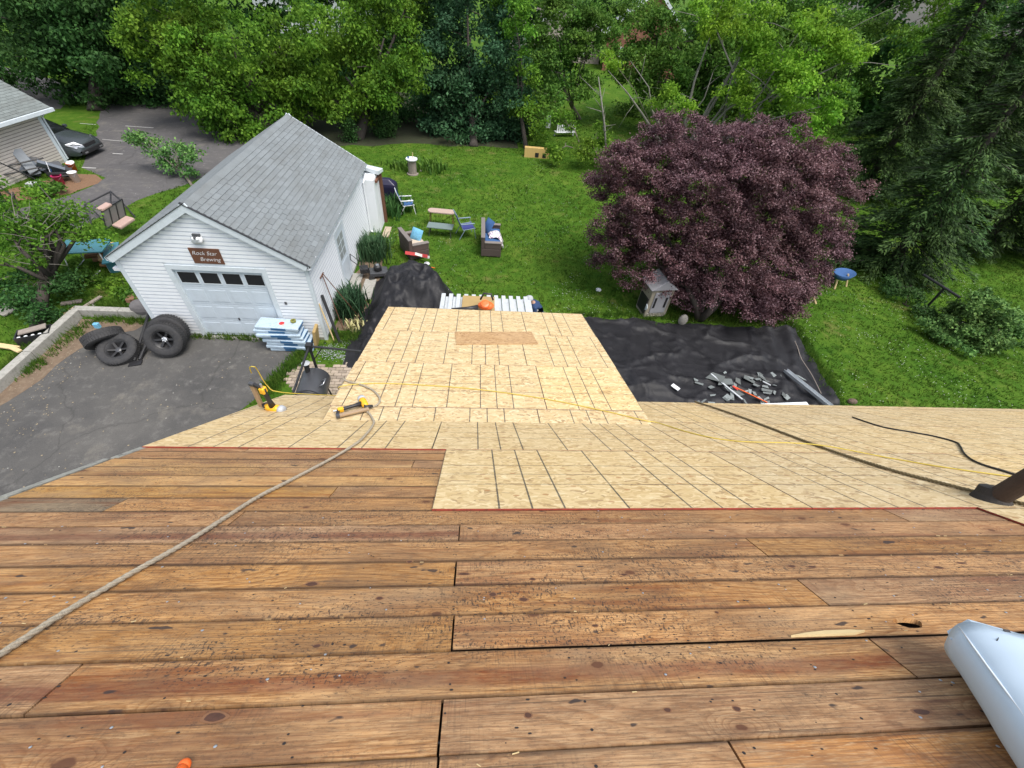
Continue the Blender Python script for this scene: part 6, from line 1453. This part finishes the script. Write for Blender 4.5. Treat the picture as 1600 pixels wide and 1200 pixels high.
# bare grey limbs of the sparse tree reach through the gaps
lb = MB(); rg = random.Random(31)
root = at(1055, 258); 
for px, py, Y in [(1115, 110, 28), (1165, 60, 28.5), (1200, 0, 29), (1130, 0, 29), (1180, 110, 27.5), (985, 95, 28), (950, 110, 28), (1230, 90, 27)]:
    t = atY(px, py, Y)-root; m_ = t*.5+Vector((rg.uniform(-.4, .4), 0, rg.uniform(-.2, .5))); lb.tube([Vector((0, 0, .3)), t*.25+Vector((rg.uniform(-.2, .2), 0, .1)), m_, t*.75+Vector((rg.uniform(-.3, .3), 0, rg.uniform(-.1, .3))), t], [.13, .10, .06, .032, .01], 7)
    for _ in range(5):
        s = m_.lerp(t, rg.random()); e_ = s+Vector((rg.gauss(0, .9), rg.gauss(0, .5), rg.gauss(.2, .6))); lb.tube([s, s.lerp(e_, .5)+Vector((0, 0, .12)), e_], [.016, .010, .004], 5)
dt = empty('bare_tree', root, 0, 'leafless grey multi stemmed tree just behind the purple crown', 'tree'); lb.build('trunk', MATS['grey_bark'], dt, True)
b2 = at(948, 262); dt2 = empty('bare_tree', b2, 0, 'thin leaning grey trunk left of the purple crown', 'tree'); b = MB()
tgt = atY(935, 120, b2.y+.3)-b2
b.tube([(0, 0, 0), tgt*.5+Vector((.1, 0, 0)), tgt], [.075, .055, .025], 8)
for k in range(9): s = tgt*rg.uniform(.4, 1); b.tube([s, s+Vector((rg.gauss(0, .9), rg.gauss(0, .4), rg.uniform(.1, .8)))], [.025, .006], 5)
b.build('trunk', MATS['grey_bark'], dt2, True)

# purple japanese maple
jb = at(1092, 500); jm = empty('japanese_maple', jb, 0, 'wide purple leaved Japanese maple dome on the lawn', 'tree')
JB = px_blobs([(1110, 300, 14.2, 150, 105), (1210, 320, 14.0, 108, 98), (1010, 320, 14.2, 85, 90), (1060, 240, 15.0, 90, 50), (1180, 245, 15.0, 110, 50), (1150, 410, 12.8, 120, 75), (1040, 400, 13.2, 85, 60), (1245, 400, 13.3, 68, 66), (1180, 470, 12.3, 75, 38), (1275, 335, 14., 52, 55), (965, 365, 13.8, 42, 55), (1215, 460, 12.6, 55, 36), (1080, 455, 12.8, 60, 28), (960, 270, 14.9, 40, 40), (1270, 262, 14.8, 55, 38)])
Cc2, Nn2 = blob_clumps([(c, tuple(q*.62 for q in rr_q)) for c, rr_q in JB], 26., .9, .3, 8)
Cc, Nn = blob_clumps(JB, 50., .2, .27, 8); Cc, Nn = np.concatenate([Cc, Cc2]), np.concatenate([Nn, Nn2]); Cc = Cc-np.array(jb); Cc[:, 2] = np.maximum(Cc[:, 2], .5)
leaf_mesh('crown', Cc, Nn, 31, .09, .072, LEAF_RED, jm, flat=.5, aspect=.5, upw=.8, rnd=.7)
b = MB(); rg = random.Random(6)
for k in range(4): a = k*1.6; b.tube([(0, 0, 0), (math.cos(a)*.35, math.sin(a)*.3, .6), (math.cos(a)*1.2, math.sin(a)*.9+.8, 1.7)], [.15, .11, .06], 8)
for (c, r) in JB:
    t = Vector(c)-jb; b.tube([(t.x*.2, t.y*.2, 1.0), t*.6+Vector((0, 0, .3)), t], [.07, .05, .02], 6)
b.build('trunk', DBARK, jm, True)
b = MB(); b.tube([at(1275, 475, .3)-jb, at(1262, 440, .9)-jb], .03, 6); b.build('prop_branch', PALEW, jm)

# spruces
def spruce(label, base, height, rad, seed, lean_=(0, 0), nb=15, step=.33, low=.15):
    rs = np.random.default_rng(seed); e = empty('spruce_tree', base, 0, label, 'tree', 'dark spruces on the right'); C_, T_, S_ = [], [], []
    b = MB(); b.tube([(0, 0, 0), (lean_[0]*.5, lean_[1]*.5, height*.5), (lean_[0], lean_[1], height)], [.22, .15, .02], 8)
    z = low
    while z < height-.1:
        f = 1-(z/height); L = rad*(f**.75)*(1 if z > 1 else .9)
        for k in range(max(4, int(nb*(.35+.65*f)))):
            a = rs.uniform(0, 2*math.pi); l = L*rs.uniform(.72, 1.12); dr = rs.uniform(.08, .28)
            ax = np.array([lean_[0]*z/height, lean_[1]*z/height, z+rs.uniform(-.15, .15)]); d = np.array([math.cos(a), math.sin(a), 0.])
            if k % 3 == 0: b.tube([ax, ax+d*l*.5+np.array([0, 0, -dr*l*.25]), ax+d*l*.92+np.array([0, 0, -dr*l*.75])], [.03, .018, .006], 4)
            n = int(66*l)+14; t = rs.uniform(.22, 1., n)[:, None]; sd = np.array([-d[1], d[0], 0]); wdt = .42*(1-t*.75)*min(1.3, l)
            u = rs.uniform(-1, 1, (n, 1))
            p = ax+d*l*t+sd*u*wdt+np.array([0, 0, 1.])*(-dr*l*t*t+.06*rs.normal(size=(n, 1))-.10*np.abs(u)*wdt)
            tt = d*1.0+sd*u*.9+np.array([0, 0, -.08])+rs.normal(size=(n, 3))*.2
            C_.append(p); T_.append(tt); S_.append(rs.uniform(.10, .24, (n, 1)))
        z += step*(.7+.5*f)
    c, t, s = np.concatenate(C_), np.concatenate(T_), np.concatenate(S_); t /= np.linalg.norm(t, axis=1, keepdims=True)
    nn = np.array([0, 0, 1.])+rs.normal(size=c.shape)*.45; nn -= t*(nn*t).sum(1, keepdims=True); nn /= np.linalg.norm(nn, axis=1, keepdims=True); bt = np.cross(nn, t)
    w_ = s*.17; V = np.stack([c-t*s*.3, c+bt*w_, c+t*s*.9-np.array([0, 0, .03]), c-bt*w_], 1).reshape(-1, 3)
    np_mesh('foliage', V, np.arange(len(V)).reshape(-1, 4), LEAF_SPR, e); b.build('trunk', DBARK, e, True); return e
spruce('front dark spruce directly right of the purple tree', at(1385, 420), 8.6, 3.0, 1, (.3, .3), low=.35)
spruce('large dark spruce reaching over the right lawn', at(1530, 385), 9.8, 3.4, 2, low=.5)
spruce('spruce standing behind and left of the front one', at(1345, 300), 11, 3.2, 3)
spruce('tall dark spruce at the top right corner', at(1640, 290), 13, 4.2, 4)
spruce('slim spruce behind the willow like tree', at(1440, 270), 12.5, 3.3, 5)
spruce('spruce filling the gap at the far right', at(1560, 250), 13, 3.6, 6)

# big round shrub on the right and weeds below
tree('big round light green bush beside the clothesline post', (1530, 560), [(1520, 508, 11.6, 56, 38), (1555, 518, 11.3, 42, 32), (1485, 518, 11.5, 34, 28), (1522, 475, 12.2, 40, 20), (1585, 512, 11.5, 26, 24), (1505, 542, 11.0, 42, 15)], LEAF_SH, .105, 30, 36, .12, .05, DBARK, 'bush', 'bush', base=Vector((at(1528, 548).x, at(1528, 548).y, 0)), thick=.3)
tree('trailing dark green weeds left of the big round bush', (1420, 470), [(1415, 470, 13.6, 35, 12), (1445, 497, 12.6, 28, 14), (1390, 450, 14.3, 25, 12)], LEAF_DARK, .09, 24, 20, .14, .03, DBARK, 'weeds', 'weeds', base=at(1420, 480))
# left leaning tree
tree('leaning tree with bright leaves and grey twigs at the left edge', (55, 512), [(40, 335, 12.6, 55, 26), (85, 358, 12.4, 36, 16), (20, 372, 12.0, 45, 22), (95, 330, 12.8, 30, 12), (10, 415, 11.6, 36, 20), (150, 372, 12.6, 16, 7), (-20, 350, 12.4, 50, 50), (20, 300, 13.4, 34, 14), (115, 345, 12.9, 22, 9), (30, 350, 12.7, 50, 16)], LEAF_BR, .085, 15, 26, .20, .16, DBARK, base=at(58, 512), thick=.6)
tree('dark ivy covered bush round the foot of the leaning tree', (70, 480), [(45, 450, 11.4, 45, 32), (75, 480, 11., 30, 30), (20, 470, 11.2, 35, 28), (95, 440, 11.8, 25, 22)], LEAF_DARK, .08, 26, 26, .14, .05, DBARK, 'bush', 'bush', base=at(60, 500))
tw = MB(); rg = random.Random(9); tb = at(58, 512)
for k in range(60):
    s = atY(rg.uniform(5, 90), rg.uniform(330, 460), rg.uniform(11.3, 12.6))-tb; e_ = s+Vector((rg.gauss(0, .5), rg.gauss(0, .4), rg.uniform(-.1, .45))); tw.tube([s, s.lerp(e_, .5)+Vector((0, 0, rg.uniform(-.08, .08))), e_], [.009, .006, .002], 5)
dtw = empty('dead_branches', tb, 0, 'tangle of bare grey twigs in the leaning tree', 'branches'); tag(tw.build('twig', simple('grey_twig', (.17, .155, .13), .9), dtw), kind='stuff')
for k, (px, lab) in enumerate([((60, 305), 'young leafy bush in front of the beige wall at the left'), ((120, 440), 'low leafy bush below the teal table'), ((210, 470), 'leafy weeds against the left garage wall'), ((190, 455), 'patch of tall green weeds between the kerb and the grass'), ((70, 300), 'low weeds at the foot of the beige wall')]):
    g_ = at(*px); s = ppm(g_); c_ = [(px[0], px[1]-5, g_.y, 17+4*(k % 2), 6), (px[0]+10, px[1]-3, g_.y-.2, 12, 5)]
    tree(lab, px, c_, [LEAF_BR, LEAF_MID, LEAF_MID, LEAF_BR, LEAF_MID][k], .10, 22, 22, .15, .03, DBARK, 'bush', 'bush', base=g_)
tree('slender twisted shrub with blue green leaves behind the garage roof', (300, 290), [(215, 210, 22.6, 14, 10), (232, 225, 22.5, 18, 14), (255, 240, 22.2, 18, 18), (285, 235, 22.3, 16, 20), (305, 245, 22.0, 16, 22), (290, 262, 21.8, 20, 16), (265, 258, 22, 16, 14)], LEAF_SH, .11, 9, 22, .16, .06, BARK, 'shrub', 'shrub', thick=.9)
for k, (px, hh) in enumerate([((592, 214), 1.5), ((603, 215), 1.7), ((612, 213), 1.4), ((548, 222), 1.3), ((1048, 205), 1.2)]):
    g_ = at(*px); e = empty('small_conifer', g_, 0, ['left', 'middle', 'right', 'lone dark', 'far'][k]+' little columnar conifer in the shade of the back trees', 'conifer', 'little conifers in the shade')
    cc = np.column_stack([rng.normal(size=60)*.16, rng.normal(size=60)*.16, rng.random(60)*hh]); leaf_mesh('foliage', cc, cc*np.array([3, 3, 0])+.01, 20, .12, .12, LEAF_DARK, e); MB().tube([(0, 0, 0), (0, 0, hh*.8)], .03, 6).build('trunk', DBARK, e)
# iris clumps: each a bundle of long blades
def blades(name, c, n, h, spread, mt, label, cat='plant', w_=.02):
    e = tag(np_mesh(name, *blade_geo(n, h, spread, w_), mt), label, cat); e.location = c; return e
def blade_geo(n, h, spread, w_):
    base = rng.normal(size=(n, 2))*spread; a = rng.uniform(0, 2*math.pi, n); out = rng.uniform(.1, .6, n); hh = h*rng.uniform(.6, 1.1, n); V = []; F = []
    d = np.stack([np.cos(a), np.sin(a)], 1); sd = np.stack([-np.sin(a), np.cos(a)], 1)
    lev = [(0, 0, 1), (.5, .35, .9), (.85, .75, .6), (.95, 1.1, .1)]; P = []
    for (zf, of, wf) in lev:
        cxy = base+d*(out*of*hh)[:, None]; z_ = hh*zf
        for s_ in (-1, 1): P.append(np.column_stack([cxy+sd*s_*w_*wf, z_]))
    P = np.stack(P, 1); V = P.reshape(-1, 3); o = np.arange(n)[:, None]*8; F = np.concatenate([o+np.array([[0, 1, 3, 2]]), o+np.array([[2, 3, 5, 4]]), o+np.array([[4, 5, 7, 6]])]); return V, F
blades('iris_clump', at(582, 402)+Vector((-.0, 0, 0)), 420, .85, .26, LEAF_IRIS, 'blue green iris clump against the garage nearest the rear door')
blades('iris_clump', at(592, 392), 220, .7, .20, LEAF_IRIS, 'smaller iris clump spilling toward the mower')
blades('iris_clump', at(545, 490), 380, .8, .22, LEAF_IRIS, 'iris clump in front of the side door slab')
blades('iris_clump', at(552, 475), 260, .7, .20, LEAF_IRIS, 'iris clump touching the garage step')
blades('hosta_plant', at(627, 262), 130, .35, .30, LEAF_MID, 'broad leafed plant left of the cable spool', w_=.05)
blades('hosta_plant', at(672, 264), 220, .45, .42, LEAF_MID, 'broad leafed plants right of the cable spool', w_=.05)
blades('weed_clump', at(612, 332), 260, .7, .35, LEAF_DARK, 'dark weeds between the covered grill and folding chair', w_=.03)
blades('withered_leaves', at(557, 513), 60, .30, .16, simple('pale_leaf', (.45, .42, .20), .8), 'pale withered leaves at the foot of the front iris clump', w_=.03)
# far wood as one mass
wb = []
for k in range(30):
    x = -52+k*4.6+rng.uniform(-1, 1); 
    wb.append(((x, rng.uniform(40, 47) if not (4 < x < 28) else rng.uniform(66, 72), rng.uniform(3, 7)), (4.5, 3, rng.uniform(4.5, 7))))
Cc, Nn = blob_clumps(wb, 2.6, .5); Cc[:, 2] = np.maximum(Cc[:, 2], .3); o = leaf_mesh('distant_woods', Cc, Nn, 30, .6, .40, LEAF_DARK, None); tag(o, kind='stuff')
wb2 = [((x, 41+rng.uniform(-2, 2), rng.uniform(2.5, 5.5)), (3.2, 2.2, rng.uniform(3, 4.5))) for x in (14, 18, 22, 26, 30, 34, 40)]
Cc, Nn = blob_clumps(wb2, 4., .5); Cc[:, 2] = np.maximum(Cc[:, 2], .2); o = leaf_mesh('wood_edge', Cc, Nn, 26, .4, .28, LEAF_MID, None); tag(o, kind='stuff')
ub = [((x, 33.5+rng.uniform(-1, 1.5), .8), (1.6, 1.2, 1.3)) for x in np.arange(-24, 4.5, 1.3)]
Cc, Nn = blob_clumps(ub, 7, .6); Cc[:, 2] = np.maximum(Cc[:, 2], .1); o = leaf_mesh('undergrowth', Cc, Nn, 22, .25, .16, LEAF_DARK, None); tag(o, kind='stuff')

# ------------------------------------------------------------------ grass
n = 120000
gx_ = rng.uniform(-22, 34, n); gyy = rng.uniform(6.5, 40, n); keep = rng.random(n) < np.clip(16/np.maximum(gyy, 8), .3, 1); G_ = np.column_stack([gx_, gyy])[keep]
bad = np.zeros(len(G_), bool)
for poly in (drive, park, park2, mul, bed, shade, outl, [(cA.x, cA.y), (cB.x, cB.y), (cC.x, cC.y), (cD.x, cD.y)], [(GX0-.1, GY0-.3), (GX1+.5, GY0-.3), (GX1+.5, GY1+1), (GX0-.1, GY1+.5)], [(-12.1, 6), (-11.8, 6), (-11.8, 11.3), (-12.1, 11.3)], poly_p, [(-3, 0), (11, 0), (11, 5.4), (-3, 5.4)]): bad |= inpoly(G_, poly)
vis = np.array([(np.array([x, y, -H])@CF) for x, y in G_]) > 0
G_ = G_[~bad & vis]; n = len(G_)
patch = np.array([fbm(x*.35, y*.35, 3, 3) for x, y in G_]); hgt = .045+.03*np.clip(patch, -.6, 1.)+.02*rng.random(n)
V = []; 
for k in range(4):
    a = rng.uniform(0, 2*math.pi, n); off = rng.normal(size=(n, 2))*.05; w_ = rng.uniform(.010, .024, n); h_ = hgt*rng.uniform(.7, 1.4, n); ln_ = rng.normal(size=(n, 2))*.03
    p = G_+off; d = np.stack([np.cos(a), np.sin(a)], 1)*w_[:, None]
    V.append(np.stack([np.column_stack([p-d, np.zeros(n)]), np.column_stack([p+d, np.zeros(n)]), np.column_stack([p+ln_, h_])], 1))
V = np.concatenate(V).reshape(-1, 3); o = np_mesh('grass', V, np.arange(len(V)).reshape(-1, 3), GRASSB); tag(o, kind='stuff')
# taller grass along walls, kerbs and verges
ed = []
for a, b_, m_, s_ in [((-12.3, 6.5), (-12.3, 11.4), 260, .12), ((-12, 11.5), (-9.3, 11.5), 300, .2), ((-9.3, 10.28), (-5.2, 10.28), 130, .04), ((-5.0, 9.8), (-5.6, 8.0), 260, .1), ((-11.75, 8.5), (-11.5, 10.9), 80, .1), ((-11.5, 10.95), (-9.6, 10.9), 60, .05), ((-9.4, 11.4), (-9.5, 17.5), 500, .2), ((-4.3, 10.4), (-3.5, 10.6), 120, .15), ((3.4, 12.1), (11.4, 12.2), 300, .12), ((11.6, 12), (11.0, 8), 240, .12)]:
    t = rng.random(m_)[:, None]; ed.append(np.array(a)+(np.array(b_)-np.array(a))*t+rng.normal(size=(m_, 2))*s_)
ed = np.concatenate(ed); n = len(ed); V = []
for k in range(8):
    a = rng.uniform(0, 2*math.pi, n); p = ed+rng.normal(size=(n, 2))*.05; w_ = rng.uniform(.008, .018, n); d = np.stack([np.cos(a), np.sin(a)], 1)*w_[:, None]; V.append(np.stack([np.column_stack([p-d, np.zeros(n)]), np.column_stack([p+d, np.zeros(n)]), np.column_stack([p+rng.normal(size=(n, 2))*.06, rng.uniform(.08, .22, n)])], 1))
V = np.concatenate(V).reshape(-1, 3); o = np_mesh('edge_grass', V, np.arange(len(V)).reshape(-1, 3), GRASSB); tag(o, kind='stuff')
# white clover heads
cl = rng.uniform([2, 8], [24, 16], (2600, 2)); cl2 = rng.uniform([-4, 13], [5, 28], (1500, 2)); cl = np.concatenate([cl[[fbm(x*.5, y*.5, 8) > .02 for x, y in cl]], cl2[[fbm(x*.5, y*.5, 8) > .15 for x, y in cl2]]])
cl = cl[~inpoly(cl, [(cA.x, cA.y), (cB.x, cB.y), (cC.x, cC.y), (cD.x, cD.y)])]; n = len(cl); s_ = .013
V = np.stack([np.column_stack([cl+np.array(q)*s_, np.full(n, .075)]) for q in ((-1, 0), (0, -1), (1, 0), (0, 1))], 1).reshape(-1, 3)
tag(np_mesh('clover', V, np.arange(len(V)).reshape(-1, 4), simple('clover_white', (.55, .58, .50), .8)), kind='stuff')
# crumbs and leaves on the asphalt
cb = MB(); rg = random.Random(77)
for k in range(420):
    x, y = rg.uniform(-11.6, -5.3), rg.uniform(3.5, 10.2)
    if k < 200: x, y = rg.gauss(-11.1, .4), rg.uniform(6.5, 10.8)
    if not inpoly(np.array([[x, y]]), drive)[0]: continue
    r_ = rg.uniform(.008, .028); cb.add([(x+r_*math.cos(a)*rg.uniform(.5, 1), y+r_*math.sin(a)*rg.uniform(.5, 1), .014) for a in (0, 1.3, 2.6, 3.9, 5.1)], [(0, 1, 2, 3, 4)])
tag(cb.build('leaf_crumb', simple('dry_crumb', (.26, .21, .14), .9, .5, 3)), kind='stuff')
